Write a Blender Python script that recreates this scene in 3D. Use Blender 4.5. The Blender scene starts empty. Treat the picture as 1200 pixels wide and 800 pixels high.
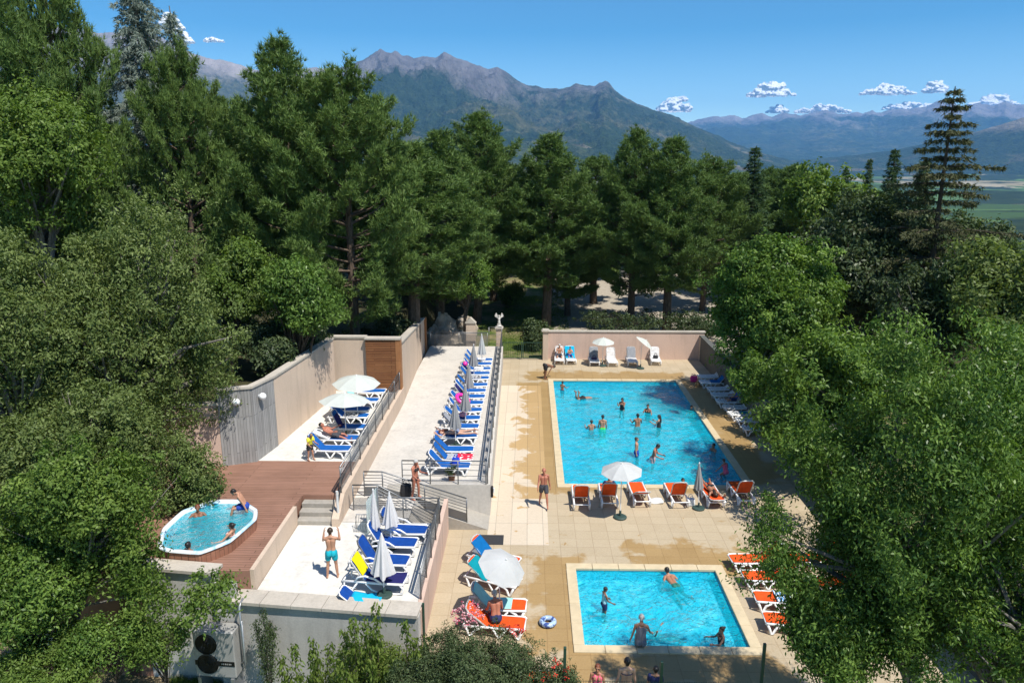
import bpy, math, random
import numpy as np
from mathutils import Vector, Matrix, Euler

SC = bpy.context.scene
C = SC.collection
RAD = math.radians
rng = random.Random(7)

# ------------------------------------------------------------------ camera
CAM_H, PITCH, YAW, FPX = 13.85, RAD(13.6), RAD(1.295), 860.0
cd = bpy.data.cameras.new('camera')
cam = bpy.data.objects.new('camera', cd)
C.objects.link(cam)
cd.sensor_width = 36.0
cd.lens = 36.0 * FPX / 1200.0
cd.clip_start = 0.2
cd.clip_end = 120000.0
cam.location = (0, 0, CAM_H)
cam.rotation_euler = (math.pi / 2 - PITCH, 0, YAW)
SC.camera = cam
_R = Euler((math.pi / 2 - PITCH, 0, YAW)).to_matrix()


def ray(x, y):
    return _R @ Vector(((x - 600.0) / FPX, (400.0 - y) / FPX, -1.0))


def P(x, y, z=0.0):
    """point of the photograph (x, y) on the level plane of height z"""
    d = ray(x, y)
    t = (z - CAM_H) / d.z
    return Vector((d.x * t, d.y * t, z))


def PG(x, y, G):
    """point of the photograph (x, y) at distance G ahead"""
    d = ray(x, y)
    t = G / d.y
    return Vector((d.x * t, G, CAM_H + d.z * t))


# ------------------------------------------------------------------ materials
class NT:
    def __init__(s, name):
        s.m = bpy.data.materials.new(name)
        s.m.use_nodes = True
        s.t = s.m.node_tree
        s.t.nodes.clear()
        s.out = s.n('ShaderNodeOutputMaterial')

    def n(s, typ, **kw):
        nd = s.t.nodes.new(typ)
        for k, v in kw.items():
            if k.startswith('i_'):
                key = k[2:]
                key = int(key) if key.isdigit() else key.replace('_', ' ')
                s.set(nd.inputs[key], v)
            else:
                setattr(nd, k, v)
        return nd

    def set(s, sock, v):
        if isinstance(v, bpy.types.NodeSocket):
            s.t.links.new(v, sock)
        elif isinstance(v, (tuple, list)) and sock.type == 'RGBA' and len(v) == 3:
            sock.default_value = (*v, 1)
        else:
            sock.default_value = v

    def noise(s, scale, detail=4, rough=0.55, vec=None, dist=0.0):
        nd = s.n('ShaderNodeTexNoise', i_Scale=scale, i_Detail=detail, i_Roughness=rough, i_Distortion=dist)
        if vec is not None:
            s.set(nd.inputs['Vector'], vec)
        return nd.outputs['Fac']

    def ramp(s, fac, stops, interp='LINEAR'):
        nd = s.n('ShaderNodeValToRGB')
        cr = nd.color_ramp
        cr.interpolation = interp
        while len(cr.elements) < len(stops):
            cr.elements.new(0.5)
        for e, (p, c) in zip(cr.elements, stops):
            e.position = p
            e.color = (*c, 1) if not isinstance(c, (int, float)) else (c, c, c, 1)
        s.set(nd.inputs['Fac'], fac)
        return nd.outputs['Color']

    def mix(s, fac, a, b, mode='MIX'):
        nd = s.n('ShaderNodeMix', data_type='RGBA', blend_type=mode)
        s.set(nd.inputs[0], fac)
        s.set(nd.inputs[6], a)
        s.set(nd.inputs[7], b)
        return nd.outputs[2]

    def math(s, op, a, b=0.0, c=None, clamp=False):
        nd = s.n('ShaderNodeMath', operation=op, use_clamp=clamp)
        s.set(nd.inputs[0], a)
        s.set(nd.inputs[1], b)
        if c is not None:
            s.set(nd.inputs[2], c)
        return nd.outputs[0]

    def vscale(s, vec, sc):
        nd = s.n('ShaderNodeVectorMath', operation='MULTIPLY')
        s.set(nd.inputs[0], vec)
        nd.inputs[1].default_value = sc
        return nd.outputs[0]

    def pos(s):
        return s.n('ShaderNodeNewGeometry').outputs['Position']

    def obj(s):
        return s.n('ShaderNodeTexCoord').outputs['Object']

    def bump(s, h, strength=0.3, dist=0.02):
        return s.n('ShaderNodeBump', i_Strength=strength, i_Distance=dist, i_Height=h).outputs['Normal']

    def pbsdf(s, col, rough=0.6, metal=0.0, normal=None, **kw):
        b = s.n('ShaderNodeBsdfPrincipled')
        s.set(b.inputs['Base Color'], col)
        s.set(b.inputs['Roughness'], rough)
        b.inputs['Metallic'].default_value = metal
        if normal is not None:
            s.set(b.inputs['Normal'], normal)
        for k, v in kw.items():
            s.set(b.inputs[k.replace('_', ' ')], v)
        return b.outputs[0]

    def done(s, sh):
        s.t.links.new(sh, s.out.inputs['Surface'])
        return s.m


def plain(name, col, rough=0.6, metal=0.0, var=0.12, scale=6.0, bump=0.0, spec=0.5):
    t = NT(name)
    v = t.noise(scale, 5, 0.6, t.obj())
    lo = tuple(c * (1 - var) for c in col)
    hi = tuple(min(1, c * (1 + var)) for c in col)
    cc = t.ramp(v, [(0.3, lo), (0.7, hi)])
    nrm = t.bump(t.noise(scale * 6, 4, 0.6, t.obj()), bump, 0.01) if bump else None
    return t.done(t.pbsdf(cc, rough, metal, nrm, Specular_IOR_Level=spec))


def plaster(name, col, grain=22.0, stain=0.25, bump=0.35, run=0.5):
    t = NT(name)
    p = t.pos()
    big = t.noise(0.55, 5, 0.6, p)
    streak = t.noise(1.0, 5, 0.65, t.vscale(p, (2.2, 2.2, 0.35)))
    fine = t.noise(grain, 4, 0.6, p)
    c = t.ramp(big, [(0.3, tuple(x * (1 - stain) for x in col)), (0.65, col)])
    c = t.mix(t.ramp(streak, [(0.50, 0.0), (0.72, run)]), c, tuple(x * 0.55 for x in col))
    c = t.mix(0.25, c, t.ramp(fine, [(0.3, tuple(x * 0.6 for x in col)), (0.7, tuple(min(1, x * 1.2) for x in col))]))
    return t.done(t.pbsdf(c, 0.88, 0, t.bump(fine, bump, 0.01), Specular_IOR_Level=0.25))


M = {}


# ------------------------------------------------------------------ mesh builder
class MB:
    def __init__(s):
        s.v, s.f = [], []

    def add(s, vs, fs):
        b = len(s.v)
        s.v += [tuple(v) for v in vs]
        s.f += [tuple(b + i for i in f) for f in fs]
        return s

    def box(s, lo, hi, mat=None):
        x0, y0, z0 = lo
        x1, y1, z1 = hi
        vs = [(x0, y0, z0), (x1, y0, z0), (x1, y1, z0), (x0, y1, z0), (x0, y0, z1), (x1, y0, z1), (x1, y1, z1), (x0, y1, z1)]
        if mat is not None:
            vs = [mat @ Vector(v) for v in vs]
        return s.add(vs, [(0, 3, 2, 1), (4, 5, 6, 7), (0, 1, 5, 4), (1, 2, 6, 5), (2, 3, 7, 6), (3, 0, 4, 7)])

    def rbox(s, lo, hi, b=0.02, mat=None):
        """box with chamfered edges"""
        x0, y0, z0 = lo
        x1, y1, z1 = hi
        def rect(i, z):
            return [(x0 + i, y0 + i * 0, z), (x1 - i, y0 + i * 0, z), (x1, y0 + i, z), (x1, y1 - i, z), (x1 - i, y1, z), (x0 + i, y1, z), (x0, y1 - i, z), (x0, y0 + i, z)]
        def inner(i, z):
            return [(x0 + 2 * i, y0 + i, z), (x1 - 2 * i, y0 + i, z), (x1 - i, y0 + 2 * i, z), (x1 - i, y1 - 2 * i, z), (x1 - 2 * i, y1 - i, z), (x0 + 2 * i, y1 - i, z), (x0 + i, y1 - 2 * i, z), (x0 + i, y0 + 2 * i, z)]
        rings = [inner(b, z0), rect(b, z0 + b), rect(b, z1 - b), inner(b, z1)]
        vs = [v for r in rings for v in r]
        if mat is not None:
            vs = [mat @ Vector(v) for v in vs]
        fs = [tuple(range(7, -1, -1)), tuple(range(24, 32))]
        for k in range(3):
            for i in range(8):
                j = (i + 1) % 8
                fs.append((k * 8 + i, k * 8 + j, k * 8 + 8 + j, k * 8 + 8 + i))
        return s.add(vs, fs)

    def prism(s, poly, z0, z1):
        """poly: list of (x,y); z0/z1 numbers or lists per vertex"""
        n = len(poly)
        a = sum(poly[i][0] * poly[(i + 1) % n][1] - poly[(i + 1) % n][0] * poly[i][1] for i in range(n))
        Z0 = list(z0) if hasattr(z0, '__len__') else [z0] * n
        Z1 = list(z1) if hasattr(z1, '__len__') else [z1] * n
        if a < 0:
            poly = poly[::-1]
            Z0 = Z0[::-1]
            Z1 = Z1[::-1]
        vs = [(p[0], p[1], z) for p, z in zip(poly, Z0)] + [(p[0], p[1], z) for p, z in zip(poly, Z1)]
        fs = [tuple(range(n - 1, -1, -1)), tuple(range(n, 2 * n))]
        for i in range(n):
            j = (i + 1) % n
            fs.append((i, j, n + j, n + i))
        return s.add(vs, fs)

    def wall(s, a, b, th, z0, z1a, z1b=None):
        """upright slab from a to b (left face on the line), thickness th towards the right-hand side"""
        a = Vector((a[0], a[1])); b = Vector((b[0], b[1]))
        d = (b - a).normalized()
        nrm = Vector((d.y, -d.x)) * th
        z1b = z1a if z1b is None else z1b
        return s.prism([a, b, b + nrm, a + nrm], z0, [z1a, z1b, z1b, z1a])

    def tube(s, pts, r, n=8, caps=True):
        pts = [Vector(p) for p in pts]
        rs = r if hasattr(r, '__len__') else [r] * len(pts)
        rings = []
        up = Vector((0, 0, 1))
        prev = None
        for i, p in enumerate(pts):
            t = (pts[min(i + 1, len(pts) - 1)] - pts[max(i - 1, 0)])
            if t.length < 1e-9:
                t = Vector((0, 0, 1))
            t.normalize()
            if prev is None:
                a = t.cross(up)
                if a.length < 0.05:
                    a = t.cross(Vector((1, 0, 0)))
            else:
                a = prev - t * prev.dot(t)
            a.normalize()
            prev = a
            b = t.cross(a)
            rings.append([p + (a * math.cos(2 * math.pi * k / n) + b * math.sin(2 * math.pi * k / n)) * rs[i] for k in range(n)])
        vs = [v for rg in rings for v in rg]
        fs = []
        for i in range(len(pts) - 1):
            for k in range(n):
                j = (k + 1) % n
                fs.append((i * n + k, i * n + j, (i + 1) * n + j, (i + 1) * n + k))
        if caps:
            fs.append(tuple(range(n - 1, -1, -1)))
            m = (len(pts) - 1) * n
            fs.append(tuple(range(m, m + n)))
        return s.add(vs, fs)

    def lathe(s, prof, n=16, mat=None):
        vs, fs = [], []
        for (r, z) in prof:
            for k in range(n):
                a = 2 * math.pi * k / n
                v = Vector((r * math.cos(a), r * math.sin(a), z))
                vs.append(mat @ v if mat is not None else v)
        for i in range(len(prof) - 1):
            for k in range(n):
                j = (k + 1) % n
                fs.append((i * n + k, i * n + j, (i + 1) * n + j, (i + 1) * n + k))
        fs.append(tuple(range(n - 1, -1, -1)))
        fs.append(tuple(range((len(prof) - 1) * n, len(prof) * n)))
        return s.add(vs, fs)

    def ball(s, c, r, nu=10, nv=7, sc=(1, 1, 1)):
        c = Vector(c)
        vs = [c + Vector((0, 0, -r * sc[2]))]
        for i in range(1, nv):
            th = math.pi * i / nv
            for k in range(nu):
                a = 2 * math.pi * k / nu
                vs.append(c + Vector((r * sc[0] * math.sin(th) * math.cos(a), r * sc[1] * math.sin(th) * math.sin(a), -r * sc[2] * math.cos(th))))
        vs.append(c + Vector((0, 0, r * sc[2])))
        fs = []
        for k in range(nu):
            j = (k + 1) % nu
            fs.append((0, 1 + j, 1 + k))
            for i in range(nv - 2):
                fs.append((1 + i * nu + k, 1 + i * nu + j, 1 + (i + 1) * nu + j, 1 + (i + 1) * nu + k))
            e = 1 + (nv - 2) * nu
            fs.append((e + k, e + j, len(vs) - 1))
        return s.add(vs, fs)

    def capsule(s, a, ra, b, rb, n=10):
        a = Vector(a); b = Vector(b)
        d = b - a
        L = d.length
        if L < 1e-6:
            return s.ball(a, max(ra, rb), n, 7)
        d /= L
        pts, rs = [], []
        for k in range(5):
            th = math.pi / 2 * k / 4
            pts.append(a - d * ra * math.cos(th)); rs.append(max(ra * math.sin(th), 1e-4))
        for k in range(5):
            th = math.pi / 2 * k / 4
            pts.append(b + d * rb * math.sin(th)); rs.append(max(rb * math.cos(th), 1e-4))
        return s.tube(pts, rs, n)

    def sheet(s, rows, th=0.0):
        """grid of points; th > 0 gives it thickness downwards along -normal(z approx)"""
        nr, nc = len(rows), len(rows[0])
        vs = [v for r in rows for v in r]
        fs = [(i * nc + k, i * nc + k + 1, (i + 1) * nc + k + 1, (i + 1) * nc + k) for i in range(nr - 1) for k in range(nc - 1)]
        if th:
            m = len(vs)
            vs = vs + [Vector(v) - Vector((0, 0, th)) for v in vs]
            fs = fs + [tuple(m + i for i in f[::-1]) for f in fs]
            edge = [k for k in range(nc)] + [i * nc + nc - 1 for i in range(1, nr)] + [(nr - 1) * nc + k for k in range(nc - 2, -1, -1)] + [i * nc for i in range(nr - 2, 0, -1)]
            for i in range(len(edge)):
                a, b = edge[i], edge[(i + 1) % len(edge)]
                fs.append((b, a, m + a, m + b))
        return s.add(vs, fs)

    def mesh(s, name, mat, smooth=False, off=None):
        me = bpy.data.meshes.new(name)
        vs = s.v if off is None else [(v[0] - off[0], v[1] - off[1], v[2] - off[2]) for v in s.v]
        me.from_pydata(vs, [], s.f)
        if mat is not None:
            me.materials.append(mat)
        if smooth:
            me.polygons.foreach_set('use_smooth', [True] * len(me.polygons))
        me.update()
        return me

    def build(s, name, mat, parent=None, world=False, smooth=False, loc=None):
        """world: vertices are given in world space and moved under the parent / onto loc"""
        off = None
        if world and parent is not None:
            off = parent.matrix_basis.translation
        if world and loc is not None:
            off = loc
        o = bpy.data.objects.new(name, s.mesh(name, mat, smooth, off))
        C.objects.link(o)
        if parent is not None:
            o.parent = parent
        elif loc is not None:
            o.location = loc
        return o


def tag(o, label=None, cat=None, group=None, kind=None):
    if label:
        o['label'] = label
    if cat:
        o['category'] = cat
    if group:
        o['group'] = group
    if kind or cat:
        o['kind'] = kind or 'thing'
    return o


def thing(name, label, cat, loc=(0, 0, 0), rotz=0.0, group=None):
    o = bpy.data.objects.new(name, None)
    C.objects.link(o)
    o.empty_display_size = 0.2
    o.location = loc
    o.rotation_euler = (0, 0, rotz)
    return tag(o, label, cat, group)


def dup(root, loc, rotz=0.0, label=None, group=None):
    r = root.copy()
    C.objects.link(r)
    r.location = loc
    r.rotation_euler = (0, 0, rotz)
    if label:
        r['label'] = label
    if group:
        r['group'] = group
    for ch in list(root.children):
        c = ch.copy()
        C.objects.link(c)
        c.parent = r
        for g in list(ch.children):
            d = g.copy()
            C.objects.link(d)
            d.parent = c
    return r


def lerp(a, b, t):
    return a + (b - a) * t


ORD = ['first', 'second', 'third', 'fourth', 'fifth', 'sixth', 'seventh', 'eighth', 'ninth', 'tenth', 'eleventh', 'twelfth',
       'thirteenth', 'fourteenth', 'fifteenth', 'sixteenth', 'seventeenth', 'eighteenth', 'nineteenth', 'twentieth']


# ------------------------------------------------------------------ numpy noise
def _hash(ix, iy, seed):
    h = (ix.astype(np.int64) * 374761393 + iy.astype(np.int64) * 668265263 + seed * 974634777) & 0xFFFFFFFF
    h = ((h ^ (h >> 13)) * 1274126177) & 0xFFFFFFFF
    return ((h ^ (h >> 16)) & 0xFFFFFF) / float(0xFFFFFF)


def vnoise(x, y, seed=0):
    ix, iy = np.floor(x), np.floor(y)
    fx, fy = x - ix, y - iy
    fx = fx * fx * fx * (fx * (fx * 6 - 15) + 10)
    fy = fy * fy * fy * (fy * (fy * 6 - 15) + 10)
    a, b = _hash(ix, iy, seed), _hash(ix + 1, iy, seed)
    c, d = _hash(ix, iy + 1, seed), _hash(ix + 1, iy + 1, seed)
    return (a * (1 - fx) + b * fx) * (1 - fy) + (c * (1 - fx) + d * fx) * fy


def fbm(x, y, oct=5, seed=0, gain=0.5, ridged=False):
    s, a, tot = 0, 1.0, 0
    for o in range(oct):
        n = vnoise(x, y, seed + o * 17)
        if ridged:
            n = 1 - np.abs(2 * n - 1)
        s = s + n * a
        tot += a
        a *= gain
        c, d = math.cos(0.6), math.sin(0.6)
        x, y = (x * c - y * d) * 2.03, (x * d + y * c) * 2.03
    return s / tot


def np_mesh(name, V, F, mat, attr=None, smooth=False):
    """V (n,3), F (m,k) with constant k"""
    me = bpy.data.meshes.new(name)
    n, (m, k) = len(V), F.shape
    me.vertices.add(n)
    me.vertices.foreach_set('co', np.ascontiguousarray(V, dtype=np.float32).ravel())
    me.loops.add(m * k)
    me.loops.foreach_set('vertex_index', np.ascontiguousarray(F, dtype=np.int32).ravel())
    me.polygons.add(m)
    me.polygons.foreach_set('loop_start', np.arange(0, m * k, k, dtype=np.int32))
    if smooth:
        me.polygons.foreach_set('use_smooth', np.ones(m, dtype=bool))
    if attr is not None:
        for an, av in attr.items():
            at = me.attributes.new(an, 'FLOAT', 'POINT')
            at.data.foreach_set('value', np.ascontiguousarray(av, dtype=np.float32))
    me.materials.append(mat)
    me.update(calc_edges=True)
    return me


def remesh(mb, name, voxel, smooth_it=4):
    me = mb.mesh(name, None)
    o = bpy.data.objects.new(name, me)
    C.objects.link(o)
    md = o.modifiers.new('r', 'REMESH')
    md.mode = 'VOXEL'
    md.voxel_size = voxel
    md.use_smooth_shade = True
    sm = o.modifiers.new('s', 'SMOOTH')
    sm.factor = 0.5
    sm.iterations = smooth_it
    dg = bpy.context.evaluated_depsgraph_get()
    out = bpy.data.meshes.new_from_object(o.evaluated_get(dg))
    out.name = name
    bpy.data.objects.remove(o)
    bpy.data.meshes.remove(me)
    return out



# ------------------------------------------------------------------ light
SUN_EL = RAD(60)
SUN_AZ = math.atan2(0.72, -0.69)          # from +Y towards +X
sd = bpy.data.lights.new('sun', 'SUN')
sd.energy = 4.4
sd.angle = RAD(0.53)
sd.color = (1.0, 0.955, 0.88)
sun = bpy.data.objects.new('sun', sd)
C.objects.link(sun)
to_sun = Vector((math.sin(SUN_AZ) * math.cos(SUN_EL), math.cos(SUN_AZ) * math.cos(SUN_EL), math.sin(SUN_EL)))
sun.rotation_euler = to_sun.to_track_quat('Z', 'Y').to_euler()
sun.location = (20, -20, 60)

W = bpy.data.worlds.new('World')
SC.world = W
W.use_nodes = True
wt = W.node_tree
bg = wt.nodes['Background']
sky = wt.nodes.new('ShaderNodeTexSky')
sky.sky_type = 'NISHITA'
sky.sun_disc = False
sky.sun_elevation = SUN_EL
sky.sun_rotation = SUN_AZ
sky.altitude = 2500
sky.air_density = 1.0
sky.dust_density = 0.15
sky.ozone_density = 5.0
mx = wt.nodes.new('ShaderNodeMix')
mx.data_type = 'RGBA'
mx.blend_type = 'MULTIPLY'
mx.inputs[0].default_value = 1.0
gtc = wt.nodes.new('ShaderNodeTexCoord')
gsp = wt.nodes.new('ShaderNodeSeparateXYZ')
wt.links.new(gtc.outputs['Generated'], gsp.inputs[0])
grm = wt.nodes.new('ShaderNodeValToRGB')
for e_, (p_, c_) in zip((grm.color_ramp.elements[0], grm.color_ramp.elements[1], grm.color_ramp.elements.new(0.16)), ((0.03, (1.04, 1.07, 0.87)), (0.40, (0.11, 0.46, 0.56)), (0.16, (0.34, 0.69, 0.73)))):
    e_.position = p_
    e_.color = (*c_, 1)
wt.links.new(gsp.outputs[2], grm.inputs[0])
wt.links.new(grm.outputs[0], mx.inputs[7])
wt.links.new(sky.outputs[0], mx.inputs[6])
wt.links.new(mx.outputs[2], bg.inputs['Color'])
bg.inputs['Strength'].default_value = 0.14

SC.view_settings.view_transform = 'Standard'
SC.view_settings.look = 'None'
SC.view_settings.exposure = 0.50
SC.view_settings.gamma = 1.0
SC.view_settings.use_curve_mapping = False
SC.render.engine = 'CYCLES'
cy = SC.cycles
cy.use_denoising = True
cy.max_bounces = 8
cy.diffuse_bounces = 3
cy.glossy_bounces = 3
cy.transmission_bounces = 6
cy.transparent_max_bounces = 12
cy.volume_bounces = 1
cy.caustics_reflective = False
cy.caustics_refractive = False
# ------------------------------------------------------------------ ground, valley, mountains, haze, clouds
def sstep(a, b, x):
    t = np.clip((x - a) / (b - a), 0, 1)
    return t * t * (3 - 2 * t)


def ground_z(x, y):
    x = np.asarray(x, dtype=float); y = np.asarray(y, dtype=float)
    z = 0.035 * np.clip(y - 54, 0, 60) + 0 * x
    z = z - 0.25 * (1 - sstep(45, 54, y))
    # the bank left of the terraces
    left = sstep(-11.9, -13.2, x) * sstep(27.5, 30.5, y)
    z = z + left * (3.9 - 0.045 * np.clip(y - 30, 0, 60))
    back = sstep(-8.0, -9.2, x) * sstep(38.6, 40.2, y) * (1 - left)
    z = z + back * 3.2
    # low ground in front of the terrace
    low = (1 - sstep(-3.4, -2.2, x)) * (1 - sstep(24, 28, y))
    z = z - 1.45 * low
    z = z - 0.5 * (1 - sstep(10, 16, y))
    z = z + 0.25 * (fbm(x * 0.12, y * 0.12, 4, 3) - 0.5) * sstep(54, 60, y)
    # pit under decks and pools
    pit = sstep(-11.95, -11.6, x) * (1 - sstep(11.9, 12.3, x)) * sstep(16.9, 17.6, y) * (1 - sstep(51.0, 51.6, y))
    pit = pit * (1 - back)
    pit = np.where((x < -3.3) & (y < 19.8), 0, pit)
    z = z * (1 - pit) - 2.2 * pit
    # hillside falling to the valley
    r = np.hypot(x, y)
    fall = np.clip(r - 110, 0, None)
    z = z - 75 * (1 - np.exp(-fall / 420.0)) - 0.012 * fall
    z = z + 6 * (fbm(x / 90, y / 90, 4, 9) - 0.5) * sstep(110, 220, r)
    return z


def gz(x, y):
    return float(ground_z(np.array([x]), np.array([y]))[0])


def polar_sheet(az, rr, zf):
    A, Rr = np.meshgrid(az, rr)
    X, Y = Rr * np.sin(A), Rr * np.cos(A)
    Z = zf(X, Y)
    nr, na = A.shape
    idx = np.arange(nr * na).reshape(nr, na)
    F = np.stack([idx[:-1, :-1], idx[:-1, 1:], idx[1:, 1:], idx[1:, :-1]], -1).reshape(-1, 4)
    return np.stack([X, Y, Z], -1).reshape(-1, 3), F


def m_ground():
    t = NT('ground_soil')
    p = t.pos()
    sep = t.n('ShaderNodeSeparateXYZ', i_Vector=p)
    X, Y = sep.outputs[0], sep.outputs[1]
    n1 = t.noise(0.35, 6, 0.65, p)
    n2 = t.noise(4.0, 5, 0.7, p)
    n3 = t.noise(0.02, 4, 0.6, p)
    grass = t.ramp(n2, [(0.25, (0.035, 0.06, 0.014)), (0.55, (0.085, 0.125, 0.026)), (0.8, (0.16, 0.17, 0.05))])
    dry = t.ramp(n2, [(0.3, (0.20, 0.15, 0.085)), (0.7, (0.33, 0.26, 0.16))])
    gravel = t.ramp(n2, [(0.3, (0.30, 0.26, 0.20)), (0.7, (0.42, 0.37, 0.30))])
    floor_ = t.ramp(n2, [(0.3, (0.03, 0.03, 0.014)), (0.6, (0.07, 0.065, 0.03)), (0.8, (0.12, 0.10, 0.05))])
    c = t.mix(t.ramp(n1, [(0.45, 0.0), (0.66, 1.0)]), grass, dry)
    pk = t.math('MULTIPLY', t.math('GREATER_THAN', Y, 53.0), t.math('LESS_THAN', Y, 110.0))
    edge = t.math('ADD', X, t.math('MULTIPLY', n1, 5.0))
    right = t.math('MULTIPLY', t.math('GREATER_THAN', t.math('SUBTRACT', edge, t.math('MULTIPLY', t.math('SUBTRACT', Y, 60.0), 0.0)), 4.6), pk)
    c = t.mix(right, c, gravel)
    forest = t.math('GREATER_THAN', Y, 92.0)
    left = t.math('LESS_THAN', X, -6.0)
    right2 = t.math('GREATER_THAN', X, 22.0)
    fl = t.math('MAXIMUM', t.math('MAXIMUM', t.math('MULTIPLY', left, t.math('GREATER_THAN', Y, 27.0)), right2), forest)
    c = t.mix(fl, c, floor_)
    c = t.mix(t.math('GREATER_THAN', t.n('ShaderNodeVectorMath', operation='LENGTH', i_0=p).outputs['Value'], 120.0), c,
              t.ramp(n3, [(0.35, (0.018, 0.032, 0.012)), (0.6, (0.04, 0.06, 0.02)), (0.75, (0.10, 0.10, 0.04))]))
    return t.done(t.pbsdf(c, 0.95, 0, t.bump(n2, 0.6, 0.05), Specular_IOR_Level=0.15))


M['ground'] = m_ground()
rr = np.concatenate([np.arange(6, 60, 0.35), 60 * 1.022 ** np.arange(0, 130)])
V, F = polar_sheet(np.radians(np.linspace(-62, 62, 420)), rr, ground_z)
o = bpy.data.objects.new('ground', np_mesh('ground', V, F[:, ::-1], M['ground'], smooth=True))
C.objects.link(o)
tag(o, kind='structure')


def m_valley():
    t = NT('valley_fields')
    p = t.pos()
    warp = t.n('ShaderNodeVectorMath', operation='ADD')
    t.set(warp.inputs[0], t.vscale(p, (1, 1, 0)))
    nz = t.n('ShaderNodeTexNoise', i_Scale=0.0011, i_Detail=3.0, i_Vector=p)
    t.set(warp.inputs[1], t.vscale(nz.outputs['Color'], (420, 420, 0)))
    vo = t.n('ShaderNodeTexVoronoi', i_Scale=0.0032, i_Randomness=0.9, i_Vector=t.vscale(warp.outputs[0], (1, 0.55, 1)))
    rnd = t.n('ShaderNodeSeparateColor', i_Color=vo.outputs['Color']).outputs[0]
    field = t.ramp(rnd, [(0.0, (0.08, 0.14, 0.035)), (0.25, (0.11, 0.19, 0.05)), (0.45, (0.26, 0.22, 0.13)), (0.55, (0.05, 0.09, 0.025)),
                         (0.85, (0.34, 0.29, 0.19)), (0.95, (0.08, 0.15, 0.04))], 'CONSTANT')
    fine = t.noise(0.012, 5, 0.7, p)
    wood = t.ramp(fine, [(0.3, (0.010, 0.020, 0.009)), (0.7, (0.035, 0.055, 0.02))])
    msk = t.ramp(t.noise(0.0011, 5, 0.62, p), [(0.44, 1.0), (0.475, 0.0)])
    hedge = t.ramp(t.noise(0.006, 4, 0.7, p), [(0.56, 0.0), (0.60, 1.0)])
    c = t.mix(t.math('MAXIMUM', msk, hedge), field, wood)
    return t.done(t.pbsdf(c, 0.95, Specular_IOR_Level=0.1))


def m_mountain(name, rock=(0.175, 0.165, 0.165), fields=True, tree=0.60, sc=1.0):
    t = NT(name)
    p = t.pos()
    h = t.n('ShaderNodeAttribute', attribute_name='hh').outputs['Fac']
    big = t.noise(0.0008 * sc, 6, 0.6, p)
    fine = t.noise(0.0075 * sc, 6, 0.72, p)
    streak = t.noise(0.004 * sc, 6, 0.7, t.vscale(p, (1.6, 0.5, 0.25)))
    rk = t.ramp(streak, [(0.25, tuple(x * 0.45 for x in rock)), (0.5, rock), (0.75, tuple(min(1, x * 1.5) for x in rock))])
    meadow = t.ramp(fine, [(0.3, (0.040, 0.058, 0.026)), (0.7, (0.13, 0.13, 0.07))])
    wood = t.ramp(fine, [(0.3, (0.014, 0.034, 0.018)), (0.75, (0.050, 0.080, 0.038))])
    hn = t.math('ADD', h, t.math('MULTIPLY', t.math('SUBTRACT', big, 0.5), 0.75))
    hn2 = t.math('ADD', hn, t.math('MULTIPLY', t.math('SUBTRACT', fine, 0.5), 0.35))
    c = t.mix(t.ramp(t.math('ADD', t.math('MULTIPLY', big, 0.65), t.math('MULTIPLY', fine, 0.35)), [(tree - 0.1, 1.0), (tree, 0.0)]), meadow, wood)
    if fields:
        vo = t.n('ShaderNodeTexVoronoi', i_Scale=0.0075, i_Vector=p)
        rnd = t.n('ShaderNodeSeparateColor', i_Color=vo.outputs['Color']).outputs[0]
        fl = t.ramp(rnd, [(0.0, (0.06, 0.085, 0.03)), (0.35, (0.15, 0.13, 0.08)), (0.5, (0.035, 0.055, 0.02)), (0.82, (0.26, 0.23, 0.16)), (0.9, (0.08, 0.10, 0.04))], 'CONSTANT')
        low = t.math('MULTIPLY', t.ramp(h, [(0.10, 1.0), (0.34, 0.0)]), t.ramp(t.noise(0.0016, 5, 0.65, p), [(0.50, 0.0), (0.56, 1.0)]))
        c = t.mix(low, c, fl)
    c = t.mix(0.4, c, t.mix(1.0, c, t.ramp(t.noise(0.03 * sc, 4, 0.75, p), [(0.3, 0.25), (0.7, 1.7)]), 'MULTIPLY'))
    c = t.mix(t.ramp(hn2, [(0.60, 0.0), (0.76, 1.0)]), c, rk)
    return t.done(t.pbsdf(c, 0.95, 0, t.bump(t.math('ADD', fine, t.math('MULTIPLY', streak, 0.7)), 1.0, 90.0), Specular_IOR_Level=0.1))


def valley_z(X, Y):
    r = np.hypot(X, Y)
    z = np.interp(r, [550, 800, 1500, 3000, 6000, 9000, 14000, 20000, 26000], [-95, -105, -118, -128, -108, -60, 60, 330, 420])
    z = z + 70 * (fbm(X / 1500, Y / 1500, 4, 21) - 0.5) * np.clip(r / 2500, 0.25, 1.6)
    return z


M['valley'] = m_valley()
V, F = polar_sheet(np.radians(np.linspace(-50, 50, 300)), 560 * 1.028 ** np.arange(0, 130), valley_z)
o = bpy.data.objects.new('valley', np_mesh('valley', V, F[:, ::-1], M['valley'], smooth=True))
C.objects.link(o)
tag(o, kind='structure')


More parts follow.
